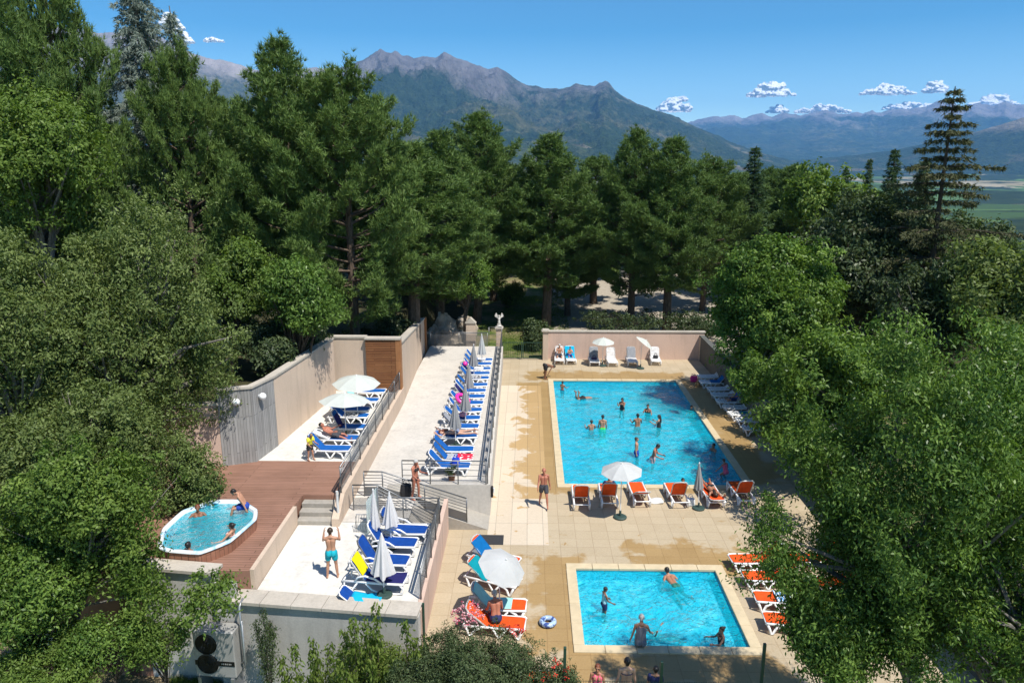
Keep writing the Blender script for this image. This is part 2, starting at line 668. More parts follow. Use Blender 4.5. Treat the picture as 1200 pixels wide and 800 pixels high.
def mountain(name, ridge, Rr, Rf, zf, mat, seed=1, power=1.6, amp=0.2, step=1.2, rows=170, feat=1300.0, jag=26.0, label=None):
    xs = np.arange(ridge[0][0], ridge[-1][0] + 0.1, step)
    ys = np.interp(xs, [a for a, b in ridge], [b for a, b in ridge])
    dirs = [ray(float(a), float(b)) for a, b in zip(xs, ys)]
    az = np.array([math.atan2(d.x, d.y) for d in dirs])
    el = np.array([d.z / math.hypot(d.x, d.y) for d in dirs])
    zr = CAM_H + Rr * el
    t = np.concatenate([np.linspace(-0.22, 0, 10)[:-1], np.linspace(0, 1, rows) ** 1.15])
    T, A = np.meshgrid(t, az, indexing='ij')
    ZR = np.broadcast_to(zr, T.shape)
    R_ = Rr + (Rf - Rr) * T
    X, Y = R_ * np.sin(A), R_ * np.cos(A)
    Tp = np.clip(T, 0, 1)
    base = np.where(T >= 0, (1 - Tp) ** power, 1 + T * 3.2)
    Z = zf + (ZR - zf) * base
    env = np.where(T >= 0, np.clip(Tp * 9, 0, 1) * np.clip((1 - Tp) * 1.6, 0, 1), 0)
    n1 = fbm(X / feat, Y / (feat * 1.5), 6, seed, 0.55, True) - 0.62
    n2 = fbm(X / (feat * 0.2), Y / (feat * 0.26), 6, seed + 5, 0.62, True) - 0.6
    n1 = np.where(n1 > 0, n1 * np.clip(Tp * 3.5, 0, 1), n1)
    n2 = np.where(n2 > 0, n2 * np.clip(0.30 + Tp * 3.0, 0, 1), n2)
    Z = Z + (n1 * amp * 2.2 + n2 * amp * (0.55 + 1.1 * np.clip(1 - Tp * 2.2, 0, 1))) * (ZR - zf) * env
    Z = Z + jag * 2 * (fbm(X / 210, Y / 210, 4, seed + 9, 0.6, True) - 0.62) * np.clip(1 - np.abs(T) * 10, 0, 1)
    na = len(az)
    idx = np.arange(T.size).reshape(T.shape)
    F = np.stack([idx[:-1, :-1], idx[:-1, 1:], idx[1:, 1:], idx[1:, :-1]], -1).reshape(-1, 4)
    hh = np.clip((Z - zf) / (zr.max() - zf), 0, 1)
    o = bpy.data.objects.new(name, np_mesh(name, np.stack([X, Y, Z], -1).reshape(-1, 3), F, mat, {'hh': hh.ravel()}, True))
    C.objects.link(o)
    return tag(o, label, None, None, 'structure')


mountain('mountain', [(60, 150), (200, 130), (300, 118), (360, 96), (395, 82), (410, 76), (420, 72), (432, 66), (440, 60), (446, 57), (452, 61), (458, 62), (463, 60), (470, 65), (485, 68), (500, 66),
                      (510, 69), (516, 65), (521, 62), (528, 65), (535, 68), (550, 73), (560, 77), (572, 80), (583, 79), (592, 85), (600, 91), (610, 97), (620, 100),
                      (640, 103), (655, 105), (665, 102), (675, 98), (688, 101), (697, 102), (703, 97), (709, 94), (715, 98), (722, 107), (735, 116), (750, 124),
                      (775, 130), (800, 141), (830, 155), (860, 168), (890, 178), (930, 190), (1000, 205)],
         9000, 2600, -150, m_mountain('mountain_slopes'), 4, 1.55, 0.20)
mountain('far_ridge', [(-80, 45), (60, 30), (120, 40), (160, 36), (190, 44), (205, 53), (225, 62), (240, 66), (262, 70), (290, 79), (320, 86), (345, 82), (370, 78), (392, 81), (430, 90), (500, 120)],
         10500, 6500, 0, m_mountain('bare_slopes', (0.30, 0.265, 0.245), False, 0.40, 0.7), 14, 1.4, 0.12)
mountain('far_mountain', [(700, 160), (760, 150), (800, 146), (815, 141), (840, 135), (850, 137), (860, 135), (870, 138), (885, 134), (893, 133), (905, 137), (920, 132), (930, 134), (940, 136),
                      (950, 132), (960, 131), (968, 129), (985, 134), (1000, 132), (1010, 133), (1022, 130), (1030, 132), (1045, 129), (1060, 128), (1075, 127), (1085, 125), (1095, 120),
                      (1103, 118), (1108, 121), (1115, 119), (1122, 124), (1130, 126), (1140, 122), (1150, 121), (1158, 124), (1165, 124), (1172, 121), (1180, 119), (1190, 124), (1200, 123), (1230, 128), (1290, 120), (1380, 130)],
         21000, 12200, 20, m_mountain('far_slopes', (0.22, 0.20, 0.19), False, 0.62, 0.6), 31, 1.15, 0.17, 1.6, 80, 2600.0, 40.0)
mountain('hills', [(900, 190), (960, 186), (1000, 182), (1050, 176), (1085, 168), (1110, 163), (1140, 156), (1170, 147), (1200, 138), (1240, 128), (1320, 120)],
         9600, 7600, -110, m_mountain('wooded_hills', (0.22, 0.2, 0.16), True, 0.66, 1.2), 52, 1.2, 0.10, 2.0, 60, 1200.0, 8.0)

# haze: one closed box round everything, sky and clouds outside it
hz = MB().box((-18000, -300, -420), (18000, 22000, 1760))
ho = hz.build('haze', None)
hm = bpy.data.materials.new('haze')
hm.use_nodes = True
ht = hm.node_tree
ht.nodes.clear()
hout = ht.nodes.new('ShaderNodeOutputMaterial')
pv = ht.nodes.new('ShaderNodeVolumePrincipled')
pv.inputs['Color'].default_value = (0.20, 0.50, 1.0, 1)
pv.inputs['Density'].default_value = 3.8e-5
pv.inputs['Anisotropy'].default_value = 0.0
ht.links.new(pv.outputs[0], hout.inputs['Volume'])
hm.cycles.homogeneous_volume = True if hasattr(hm.cycles, 'homogeneous_volume') else True
ho.data.materials.append(hm)
tag(ho, 'pale blue summer haze over the valley', None, None, 'stuff')


def m_cloud():
    t = NT('cloud_white')
    lw = t.n('ShaderNodeLayerWeight', i_Blend=0.5).outputs['Facing']
    n = t.noise(0.006, 7, 0.75, t.pos())
    a = t.math('SUBTRACT', t.math('MULTIPLY', t.math('SUBTRACT', 1.0, lw), 2.3), t.math('MULTIPLY', n, 1.35), None, True)
    va = t.n('ShaderNodeVectorMath', operation='ADD')
    t.set(va.inputs[0], t.n('ShaderNodeNewGeometry').outputs['Normal'])
    va.inputs[1].default_value = (0.25, -0.35, 1.1)
    vn = t.n('ShaderNodeVectorMath', operation='NORMALIZE', i_0=va.outputs[0]).outputs[0]
    dif = t.n('ShaderNodeBsdfDiffuse', i_Color=(0.98, 0.98, 0.98), i_Normal=vn).outputs[0]
    trl = t.n('ShaderNodeBsdfTranslucent', i_Color=(0.97, 0.97, 0.97)).outputs[0]
    b = t.n('ShaderNodeMixShader', i_0=0.15, i_1=dif, i_2=trl).outputs[0]
    tr = t.n('ShaderNodeBsdfTransparent').outputs[0]
    return t.done(t.n('ShaderNodeMixShader', i_0=a, i_1=tr, i_2=b).outputs[0])


M['cloud'] = m_cloud()


def cloud(px, py, w, h, label, seed, D=23500.0):
    r_ = random.Random(seed)
    c = PG(px, py, D)
    k = D / FPX
    mb = MB()
    n = max(12, int(w / 0.8))
    for i in range(n):
        u = r_.uniform(-1, 1)
        top = (1 - abs(u) ** 1.7)
        rad = h * k * r_.uniform(0.20, 0.40) * (0.45 + 0.55 * top)
        mb.ball((u * w * k * 0.5, r_.uniform(-0.3, 0.3) * w * k * 0.5, -h * k * 0.32 + r_.random() ** 1.4 * h * k * 0.75 * top), rad, 16, 10, (1.5, 1.2, 0.8))
    me = remesh(mb, 'cloud', h * k * 0.045, 6)
    me.materials.append(M['cloud'])
    V = np.array([v.co[:] for v in me.vertices])
    d = (fbm(V[:, 0] / (h * k * 0.35) + seed, V[:, 2] / (h * k * 0.35) + V[:, 1] / (h * k * 0.5), 5, seed) - 0.5) * h * k * 0.34
    nn = np.array([v.normal[:] for v in me.vertices])
    V = V + nn * d[:, None]
    V[:, 2] = np.maximum(V[:, 2], -h * k * 0.42 + 0.15 * (V[:, 2] + h * k * 0.42))
    me.vertices.foreach_set('co', V.astype(np.float32).ravel())
    me.update()
    o = bpy.data.objects.new('cloud', me)
    C.objects.link(o)
    o.location = c
    return tag(o, label, 'cloud', 'small cumulus clouds along the skyline')


cloud(904, 106, 44, 16, 'bright puffy cloud above the far range, higher than its neighbours', 1)
cloud(1040, 106, 56, 12, 'long flat white cloud left of the tall spruce tip', 2)
cloud(1096, 103, 26, 13, 'small rounded white cloud just left of the spruce tip', 3)
cloud(1166, 118, 46, 14, 'broad white cloud resting on the ridge right of the spruce', 4)
cloud(1065, 125, 60, 9, 'thin cloud bank lying on the far ridge left of the spruce', 5)
cloud(965, 128, 60, 10, 'low lumpy cloud touching the middle of the far ridge', 6)
cloud(912, 128, 24, 10, 'little white cloud low on the ridge below the puffy one', 7)
cloud(790, 124, 36, 16, 'pale cloud at the right foot of the rocky massif', 8)
cloud(800, 116, 16, 7, 'tiny cloud puff just above the pale cloud by the massif foot', 9)
cloud(199, 27, 24, 18, 'white cloud peeking between the silvery cedars', 10)
cloud(215, 46, 22, 12, 'cloud low behind the leaning cedar tip', 12)
cloud(250, 46, 20, 8, 'faint small cloud right of the leaning cedar tip', 11)
# ------------------------------------------------------------------ decks, pools, terraces, walls
ZB, ZA = 1.35, 2.03      # lower terrace / walkway level, upper terrace / wooden deck level


def XY(p):
    return (p.x, p.y)


def m_deck():
    """sandy concrete slabs with dark wet patches round the pools"""
    t = NT('deck_slabs')
    p = t.pos()
    br = t.n('ShaderNodeTexBrick', i_Vector=p, i_Scale=1.0, offset=0.0, offset_frequency=2, squash=1.0)
    br.inputs['Color1'].default_value = (0.36, 0.285, 0.182, 1)
    br.inputs['Color2'].default_value = (0.425, 0.345, 0.232, 1)
    br.inputs['Mortar'].default_value = (0.27, 0.20, 0.12, 1)
    br.inputs['Mortar Size'].default_value = 0.012
    br.inputs['Brick Width'].default_value = 0.62
    br.inputs['Row Height'].default_value = 0.62
    n = t.noise(0.9, 5, 0.65, p)
    fine = t.noise(14.0, 5, 0.7, p)
    c = t.mix(t.ramp(n, [(0.35, 0.0), (0.7, 0.35)]), br.outputs['Color'], (0.51, 0.42, 0.295))
    c = t.mix(0.22, c, t.ramp(fine, [(0.3, (0.28, 0.22, 0.13)), (0.7, (0.62, 0.52, 0.38))]))
    # wet zones: distance to the two pools and the run-off strips
    sep = t.n('ShaderNodeSeparateXYZ', i_Vector=p)
    X, Y = sep.outputs[0], sep.outputs[1]

    def rect_d(x0, x1, y0, y1):
        dx = t.math('MAXIMUM', t.math('SUBTRACT', x0, X), t.math('SUBTRACT', X, x1))
        dy = t.math('MAXIMUM', t.math('SUBTRACT', y0, Y), t.math('SUBTRACT', Y, y1))
        return t.math('MAXIMUM', dx, dy)
    wn = t.noise(0.75, 6, 0.62, p, 0.4)
    wn2 = t.noise(2.6, 5, 0.6, p, 0.6)
    wob = t.math('ADD', t.math('MULTIPLY', t.math('SUBTRACT', wn, 0.5), 3.6), t.math('MULTIPLY', t.math('SUBTRACT', wn2, 0.5), 1.0))
    out = None
    for (x0, x1, y0, y1, reach) in WET:
        d = t.math('SUBTRACT', t.math('ADD', rect_d(x0, x1, y0, y1), wob), reach - 0.1)
        m = t.ramp(d, [(0.0, 1.0), (0.40, 0.0)])
        out = m if out is None else t.math('MAXIMUM', out, m)
    spots = t.math('GREATER_THAN', t.noise(2.1, 3, 0.5, t.vscale(p, (1.0, 1.7, 1.0)), 0.8), 0.705)
    near = t.math('LESS_THAN', t.math('MINIMUM', rect_d(0.5, 9.0, 24.0, 30.0), rect_d(-1.5, 1.5, 23.0, 44.0)), 0.2)
    out = t.math('MAXIMUM', out, t.math('MULTIPLY', spots, near))
    # pale long slabs of the strip along the terrace wall are a sheet of their own
    wet = t.mix(1.0, c, (0.82, 0.67, 0.43), 'MULTIPLY')
    c = t.mix(out, c, wet)
    rough = t.math('SUBTRACT', 0.85, t.math('MULTIPLY', out, 0.4))
    return t.done(t.pbsdf(c, rough, 0, t.bump(t.math('ADD', fine, t.math('MULTIPLY', br.outputs['Fac'], -1.5)), 0.25, 0.006), Specular_IOR_Level=0.3))


# pool outlines (world, level 0)
BP = (1.62, 9.72, 30.25, 46.4)       # big pool x0 x1 y0 y1
SP = (1.68, 6.62, 19.0, 23.3)        # small pool
WET = [(0.2, 1.3, 30.5, 45.0, 1.0), (0.3, 10.3, 46.5, 48.3, 0.15), (9.9, 11.2, 31.0, 46.0, 0.3), (4.3, 8.0, 23.6, 24.6, 0.35), (0.7, 1.3, 19.0, 23.6, 0.5),
       (1.2, 7.2, 17.6, 18.6, 0.3), (2.0, 9.6, 29.6, 30.2, -0.15), (-0.6, 0.2, 31.5, 40.5, 0.1)]
M['deck'] = m_deck()
DECK = (-3.2, 12.45, 15.2, 52.2)


def ring_cells(xs, ys, holes, z, mb):
    for i in range(len(xs) - 1):
        for j in range(len(ys) - 1):
            cx, cy_ = (xs[i] + xs[i + 1]) / 2, (ys[j] + ys[j + 1]) / 2
            if any(h[0] < cx < h[1] and h[2] < cy_ < h[3] for h in holes):
                continue
            mb.add([(xs[i], ys[j], z), (xs[i + 1], ys[j], z), (xs[i + 1], ys[j + 1], z), (xs[i], ys[j + 1], z)], [(0, 1, 2, 3)])


mb = MB()
ring_cells([DECK[0], SP[0], BP[0], SP[1], BP[1], DECK[1]] if SP[0] < BP[0] else [DECK[0], BP[0], SP[0], SP[1], BP[1], DECK[1]],
           [DECK[2], SP[2], SP[3], BP[2], BP[3], DECK[3]], [BP, SP], 0.0, mb)
tag(mb.build('pool_deck', M['deck']), kind='structure')
mb = MB().box((DECK[0], DECK[2], -1.2), (DECK[1], DECK[2] + 0.15, -0.004))
tag(mb.build('deck_edge', plaster('deck_concrete', (0.4, 0.37, 0.32))), kind='structure')


def m_strip():
    t = NT('pale_slabs')
    p = t.pos()
    br = t.n('ShaderNodeTexBrick', i_Vector=p, i_Scale=1.0, offset=0.0, offset_frequency=2)
    br.inputs['Color1'].default_value = (0.52, 0.435, 0.325, 1)
    br.inputs['Color2'].default_value = (0.58, 0.49, 0.375, 1)
    br.inputs['Mortar'].default_value = (0.34, 0.29, 0.23, 1)
    br.inputs['Mortar Size'].default_value = 0.014
    br.inputs['Brick Width'].default_value = 0.62
    br.inputs['Row Height'].default_value = 1.9
    fine = t.noise(9.0, 5, 0.7, p)
    c = t.mix(0.2, br.outputs['Color'], t.ramp(fine, [(0.3, (0.42, 0.33, 0.22)), (0.7, (0.74, 0.64, 0.5))]))
    wn = t.noise(0.9, 6, 0.6, p, 0.6)
    sep = t.n('ShaderNodeSeparateXYZ', i_Vector=p)
    e = t.math('ADD', sep.outputs[0], t.math('MULTIPLY', t.math('SUBTRACT', wn, 0.5), 5.0))
    wet = t.math('MULTIPLY', t.ramp(t.math('ADD', e, 0.35), [(0.0, 0.0), (0.25, 1.0)]), t.math('GREATER_THAN', sep.outputs[1], 28.8))
    spots = t.math('MULTIPLY', t.math('GREATER_THAN', t.noise(1.5, 3, 0.5, t.vscale(p, (1, 1.8, 1)), 0.8), 0.70), t.math('LESS_THAN', sep.outputs[1], 36.0))
    wet = t.math('MAXIMUM', wet, spots)
    c = t.mix(wet, c, t.mix(1.0, c, (0.80, 0.64, 0.40), 'MULTIPLY'))
    return t.done(t.pbsdf(c, t.math('SUBTRACT', 0.85, t.math('MULTIPLY', wet, 0.35)), 0, t.bump(fine, 0.2, 0.005), Specular_IOR_Level=0.3))


mb = MB()
mb.add([(-1.52, 24.9, 0.006), (0.82, 24.9, 0.006), (0.82, 45.0, 0.006), (-1.9, 50.5, 0.006)][:2] + [(0.82, 45.2, 0.006), (-1.82, 45.2, 0.006)], [(0, 1, 2, 3)])
tag(mb.build('paving_strip', m_strip()), kind='structure')

# ---- pools
M['coping'] = plain('coping_stone', (0.55, 0.45, 0.29), 0.8, 0, 0.10, 3.0, 0.2, 0.3)
M['basin_w'] = plain('basin_wall_paint', (0.14, 0.68, 0.88), 0.5, 0, 0.05, 1.0)


def m_basin(c0, c1):
    t = NT('basin_floor')
    p = t.pos()
    br = t.n('ShaderNodeTexBrick', i_Vector=p, i_Scale=1.0, offset=0.0)
    br.inputs['Color1'].default_value = (*c0, 1)
    br.inputs['Color2'].default_value = (*c1, 1)
    br.inputs['Mortar'].default_value = (*[x * 0.8 for x in c0], 1)
    br.inputs['Mortar Size'].default_value = 0.01
    br.inputs['Brick Width'].default_value = 1.65
    br.inputs['Row Height'].default_value = 25.0
    return t.done(t.pbsdf(br.outputs['Color'], 0.5))


def m_water(name, tint, sc=1.0, ripple=1.0):
    """thin clear sheet: Fresnel gloss over tinted transparency; a cell pattern paints caustic light lines into the tint"""
    t = NT(name)
    p = t.pos()
    wq = t.n('ShaderNodeTexNoise', i_Scale=1.1 * sc, i_Detail=3.0, i_Vector=p)
    w = t.n('ShaderNodeVectorMath', operation='ADD')
    t.set(w.inputs[0], p)
    t.set(w.inputs[1], t.vscale(wq.outputs['Color'], (0.85 / sc, 0.85 / sc, 0)))

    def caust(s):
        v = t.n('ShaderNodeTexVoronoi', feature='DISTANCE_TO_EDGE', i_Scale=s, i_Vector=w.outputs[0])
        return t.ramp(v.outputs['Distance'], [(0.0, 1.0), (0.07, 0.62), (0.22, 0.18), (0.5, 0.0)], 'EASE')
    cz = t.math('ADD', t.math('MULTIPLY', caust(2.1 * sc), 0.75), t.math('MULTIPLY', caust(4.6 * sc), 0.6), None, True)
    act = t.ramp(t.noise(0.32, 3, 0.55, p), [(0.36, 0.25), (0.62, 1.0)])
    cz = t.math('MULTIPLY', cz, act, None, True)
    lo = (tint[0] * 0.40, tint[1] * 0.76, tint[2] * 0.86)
    col = t.mix(cz, lo, (0.97, 1.0, 1.0))  # caustic lines painted as pale cell edges in the transparent colour
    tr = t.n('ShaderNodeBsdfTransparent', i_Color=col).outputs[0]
    h = t.math('ADD', t.noise(2.2 * sc, 4, 0.6, w.outputs[0]), t.math('MULTIPLY', t.noise(7.0 * sc, 3, 0.6, w.outputs[0]), 0.35))
    nrm = t.bump(h, ripple, 0.30)
    gl = t.n('ShaderNodeBsdfGlossy', i_Roughness=0.07, i_Normal=nrm, i_Color=(1, 1, 1)).outputs[0]
    fr = t.n('ShaderNodeFresnel', i_IOR=1.33, i_Normal=nrm).outputs[0]
    milk = t.n('ShaderNodeBsdfDiffuse', i_Color=(0.01, 0.73, 0.94), i_Normal=nrm).outputs[0]
    body = t.n('ShaderNodeMixShader', i_0=0.36, i_1=tr, i_2=milk).outputs[0]
    return t.done(t.n('ShaderNodeMixShader', i_0=fr, i_1=body, i_2=gl).outputs[0])


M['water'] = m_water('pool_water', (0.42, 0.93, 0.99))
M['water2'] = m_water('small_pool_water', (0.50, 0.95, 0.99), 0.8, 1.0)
M['floor1'] = m_basin((0.16, 0.76, 0.93), (0.17, 0.77, 0.94))
M['floor2'] = m_basin((0.34, 0.83, 0.94), (0.35, 0.84, 0.95))


def pool(B, depth, label, wmat, fmat, wname):
    x0, x1, y0, y1 = B
    th = 0.30
    root = thing('swimming_pool', label, 'swimming pool', ((x0 + x1) / 2, (y0 + y1) / 2, 0))
    mb = MB()
    r = 0.08
    # coping ring of single stones, proud of the deck, overhanging the water a little
    def stones(a, b, fixed, horiz):
        n = max(1, round(abs(b - a) / 1.0))
        for k in range(n):
            s, e = a + (b - a) * k / n + 0.006, a + (b - a) * (k + 1) / n - 0.006
            if horiz:
                mb.rbox((s, fixed[0], -0.05), (e, fixed[1], 0.045), 0.012)
            else:
                mb.rbox((fixed[0], s, -0.05), (fixed[1], e, 0.045), 0.012)
    stones(x0 - th, x1 + th, (y0 - th, y0 + 0.04), True)
    stones(x0 - th, x1 + th, (y1 - 0.04, y1 + th), True)
    stones(y0 + 0.046, y1 - 0.046, (x0 - th, x0 + 0.04), False)
    stones(y0 + 0.046, y1 - 0.046, (x1 - 0.04, x1 + th), False)
    mb.build('coping', M['coping'], root, True)
    mb = MB()
    mb.add([(x0, y0, -depth), (x1, y0, -depth), (x1, y1, -depth), (x0, y1, -depth)], [(0, 1, 2, 3)])
    mb.build('basin_floor', fmat, root, True)
    mb = MB()
    for (a, b) in (((x0, y0), (x1, y0)), ((x1, y0), (x1, y1)), ((x1, y1), (x0, y1)), ((x0, y1), (x0, y0))):
        mb.add([(a[0], a[1], -depth), (a[0], a[1], -0.03), (b[0], b[1], -0.03), (b[0], b[1], -depth)], [(0, 1, 2, 3)])
    mb.build('basin_wall', M['basin_w'], root, True)
    mb = MB()
    nx, ny = int((x1 - x0) / 0.15), int((y1 - y0) / 0.15)
    gx, gy = np.meshgrid(np.linspace(x0, x1, nx), np.linspace(y0, y1, ny), indexing='ij')
    zz = -0.08 + 0.035 * (fbm(gx * 1.2, gy * 1.2, 3, 5) - 0.5)
    V = np.stack([gx, gy, zz], -1).reshape(-1, 3)
    idx = np.arange(nx * ny).reshape(nx, ny)
    F = np.stack([idx[:-1, :-1], idx[1:, :-1], idx[1:, 1:], idx[:-1, 1:]], -1).reshape(-1, 4)
    o = bpy.data.objects.new(wname, np_mesh(wname, V, F, wmat, None, True))
    C.objects.link(o)
    tag(o, kind='structure')
    return root


pool(BP, 0.60, 'large rectangular turquoise swimming pool between the back wall and the orange loungers', M['water'], M['floor1'], 'pool_water')
pool(SP, 0.44, 'small square turquoise paddling pool at the front of the deck', M['water2'], M['floor2'], 'paddling_pool_water')

# ---- terraces of the left side
M['white_floor'] = plaster('terrace_screed', (0.66, 0.63, 0.57), 10.0, 0.12, 0.2)
M['pale_floor'] = plaster('terrace_concrete', (0.58, 0.54, 0.48), 8.0, 0.16, 0.25)
M['conc'] = plaster('raw_concrete', (0.42, 0.385, 0.33), 9.0, 0.35, 0.5)
M['beige'] = plaster('beige_render', (0.60, 0.47, 0.36), 26.0, 0.13, 0.35)
M['beige2'] = plaster('pink_beige_render', (0.62, 0.45, 0.36), 26.0, 0.10, 0.3)
M['whitewall'] = plaster('grey_white_render', (0.52, 0.50, 0.46), 22.0, 0.36, 0.35, 0.85)
M['cap'] = plaster('cap_stone', (0.50, 0.45, 0.38), 12.0, 0.2, 0.3)

# walkway with the long lounger row (level ZB), its front edge, its right edge along the deck
wB = [P(470, 479.5, ZB), P(399.5, 614.7, ZB), P(523.5, 614.7, ZB)]
bw_a, bw_b = P(590.3, 419, 0), P(574.5, 604, 0)           # foot of the walkway's right-hand wall
yb0, yb1 = 27.22, 50.2
def bx(y):
    return lerp(bw_a.x, bw_b.x, (y - bw_a.y) / (bw_b.y - bw_a.y))
xl = -6.66
mb = MB().prism([(xl - 0.25, yb1), (xl - 0.25, 24.0), (xl + 2.35, 24.0), (xl + 2.35, yb0), (bx(yb0), yb0), (bx(yb1), yb1)], -1.9, ZB)
tag(mb.build('walkway_floor', M['pale_floor']), kind='structure')

# lower terrace with the four navy loungers (level ZB)
c_fr = P(487, 714, ZB); c_fl = P(296, 699, ZB)
x_rw = -3.04
c_br = (x_rw - 0.16, 23.95); c_bl = (P(349.5, 615, ZB).x, 23.95)
cfl = (c_fl.x, c_fl.y); cfr = (x_rw - 0.16, c_fr.y)
mb = MB().prism([c_bl, cfl, cfr, c_br], -1.9, ZB + 0.004)
tag(mb.build('lower_terrace', M['white_floor']), kind='structure')
# its retaining wall towards the pool deck
mb = MB().box((x_rw - 0.15, cfr[1] - 0.05, -1.9), (x_rw, 25.9, ZB + 0.02))
mb.box((x_rw - 0.15, 15.3, -1.9), (x_rw, cfr[1] - 0.052, -0.03))
o = mb.build('retaining_wall', M['beige2']); tag(o, 'low pinkish retaining wall between lower terrace and pool deck', 'wall')
# front wall with stone coping
root = thing('terrace_wall', 'weathered grey white wall with stone coping at the front of the lower terrace', 'wall', (cfl[0], cfl[1], -1.6))
mb = MB().wall((cfl[0] - 0.45, cfl[1] + 0.02), (cfr[0] + 0.14, cfr[1] - 0.08), 0.25, -2.4, ZB - 0.03)
mb.build('wall_face', M['whitewall'], root, True)
mb = MB()
a, b = Vector((cfl[0] - 0.5, cfl[1] + 0.33)), Vector((cfr[0] + 0.17, cfr[1] + 0.27))
for k in range(6):
    s, e = a.lerp(b, k / 6 + 0.0015), a.lerp(b, (k + 1) / 6 - 0.0015)
    mb.wall(s, e, 0.68, ZB - 0.03 + 0.002, ZB + 0.07)
mb.build('coping', M['cap'], root, True)

# wooden deck (level ZA) with stairs
M['decking'] = None
def m_boards(name, c0, c1, width, axis, gap=(0.05, 0.025, 0.015), rough=0.6, length=3.6):
    t = NT(name)
    p = t.pos()
    br = t.n('ShaderNodeTexBrick', i_Scale=1.0, offset=0.37, offset_frequency=3)
    if axis == 'x':
        t.set(br.inputs['Vector'], p)
    elif axis == 'z':      # upright boards on any wall: run along z
        s = t.n('ShaderNodeSeparateXYZ', i_Vector=p)
        cmb = t.n('ShaderNodeCombineXYZ', i_0=s.outputs[2], i_1=t.math('ADD', s.outputs[0], t.math('MULTIPLY', s.outputs[1], 1.0)))
        t.set(br.inputs['Vector'], cmb.outputs[0])
    elif axis == 'h':      # level boards on a wall: rows along z
        s = t.n('ShaderNodeSeparateXYZ', i_Vector=p)
        cmb = t.n('ShaderNodeCombineXYZ', i_0=s.outputs[0], i_1=s.outputs[2])
        t.set(br.inputs['Vector'], cmb.outputs[0])
    br.inputs['Color1'].default_value = (*c0, 1)
    br.inputs['Color2'].default_value = (*c1, 1)
    br.inputs['Mortar'].default_value = (*gap, 1)
    br.inputs['Mortar Size'].default_value = 0.008
    br.inputs['Brick Width'].default_value = length
    br.inputs['Row Height'].default_value = width
    st = {'x': (0.6, 9, 1), 'z': (9, 9, 0.5), 'h': (0.8, 0.8, 14)}[axis]
    g = t.noise(3.0, 5, 0.7, t.vscale(p, st))
    c = t.mix(0.45, br.outputs['Color'], t.mix(1.0, br.outputs['Color'], t.ramp(g, [(0.3, (0.5, 0.48, 0.46)), (0.7, (1.25, 1.2, 1.2))]), 'MULTIPLY'))
    b = t.noise(0.6, 4, 0.6, p)
    c = t.mix(t.ramp(b, [(0.4, 0.0), (0.7, 0.3)]), c, tuple(min(1, x * 1.45) for x in c1))
    return t.done(t.pbsdf(c, rough, 0, t.bump(br.outputs['Fac'], -0.5, 0.01), Specular_IOR_Level=0.3))


M['decking'] = m_boards('red_brown_decking', (0.240, 0.130, 0.088), (0.290, 0.160, 0.112), 0.14, 'x')
M['greywood'] = m_boards('grey_weathered_boards', (0.25, 0.245, 0.235), (0.34, 0.335, 0.32), 0.15, 'z', (0.07, 0.07, 0.07), 0.8, 4.0)
M['brownslat'] = m_boards('brown_slats', (0.25, 0.10, 0.04), (0.34, 0.15, 0.06), 0.09, 'h', (0.02, 0.012, 0.008), 0.6, 2.4)
M['brownpost'] = m_boards('brown_post', (0.30, 0.13, 0.05), (0.36, 0.17, 0.07), 0.5, 'z', (0.1, 0.05, 0.02), 0.6, 6.0)

s_tl = P(356, 579.6, ZA)                      # top left of stairs
s_tr = P(397.0, 577.0, ZA)
st_x0, st_x1 = s_tl.x, xl - 0.27
st_y1 = s_tl.y                                # edge of the deck
d_c = P(407, 540.5, ZA)
yA = d_c.y                                    # border decking / white terrace
fl_ = [P(191, 662, ZA), P(256, 668, ZA)]
Dpoly = [(-14.6, yA), (-14.6, fl_[0].y - 0.1), (fl_[1].x, fl_[1].y - 0.05), (fl_[1].x + 0.02, cfl[1] + 0.3), (cfl[0] - 0.16, cfl[1] + 0.3), (c_bl[0] - 0.16, st_y1 - 1.0), (st_x0 - 0.02, st_y1), (st_x1 + 0.02, st_y1), (xl - 0.27, yA)]
mb = MB().prism(Dpoly, -1.9, ZA)
tag(mb.build('wooden_deck', M['decking']), kind='structure')
mb = MB().wall((cfl[0] - 0.15, cfl[1] + 0.32), (c_bl[0] - 0.15, st_y1 - 0.98), 0.13, 0.5, ZA + 0.03)
o = mb.build('terrace_curb', M['beige']); tag(o, 'pale low wall between red brown deck and white lower terrace', 'wall')
root = thing('staircase', 'four concrete steps from the lower terrace up to the wooden deck', 'stairs', ((st_x0 + st_x1) / 2, st_y1 - 0.6, ZB))
rise = (ZA - ZB) / 4
for k in range(4):
    y_f = st_y1 - 1.02 + 0.34 * k
    if k < 3:
        MB().rbox((st_x0 + 0.01, y_f, ZB + 0.006), (st_x1 - 0.01, st_y1 - 0.003, ZB + rise * (k + 1)) if k == 0 else (st_x1 - 0.01, st_y1 - 0.003, ZB + rise * (k + 1)), 0.01).build('step', M['conc'], root, True)
# upper terrace A (level ZA, white)
wl1, wl2, wl3 = P(262, 546, ZA), P(301.5, 540.7, ZA), P(326.2, 521.7, ZA)
wl4 = P(394, 463, ZA)
yAb = P(431, 458.5, ZA).y
mb = MB().prism([(-13.2, yA + 0.004), (xl - 0.27, yA + 0.004), (xl - 0.27, yAb + 0.4), (wl4.x - 0.3, yAb + 0.4), (wl3.x - 0.5, wl3.y)], -1.9, ZA + 0.003)
tag(mb.build('upper_terrace', M['white_floor']), kind='structure')
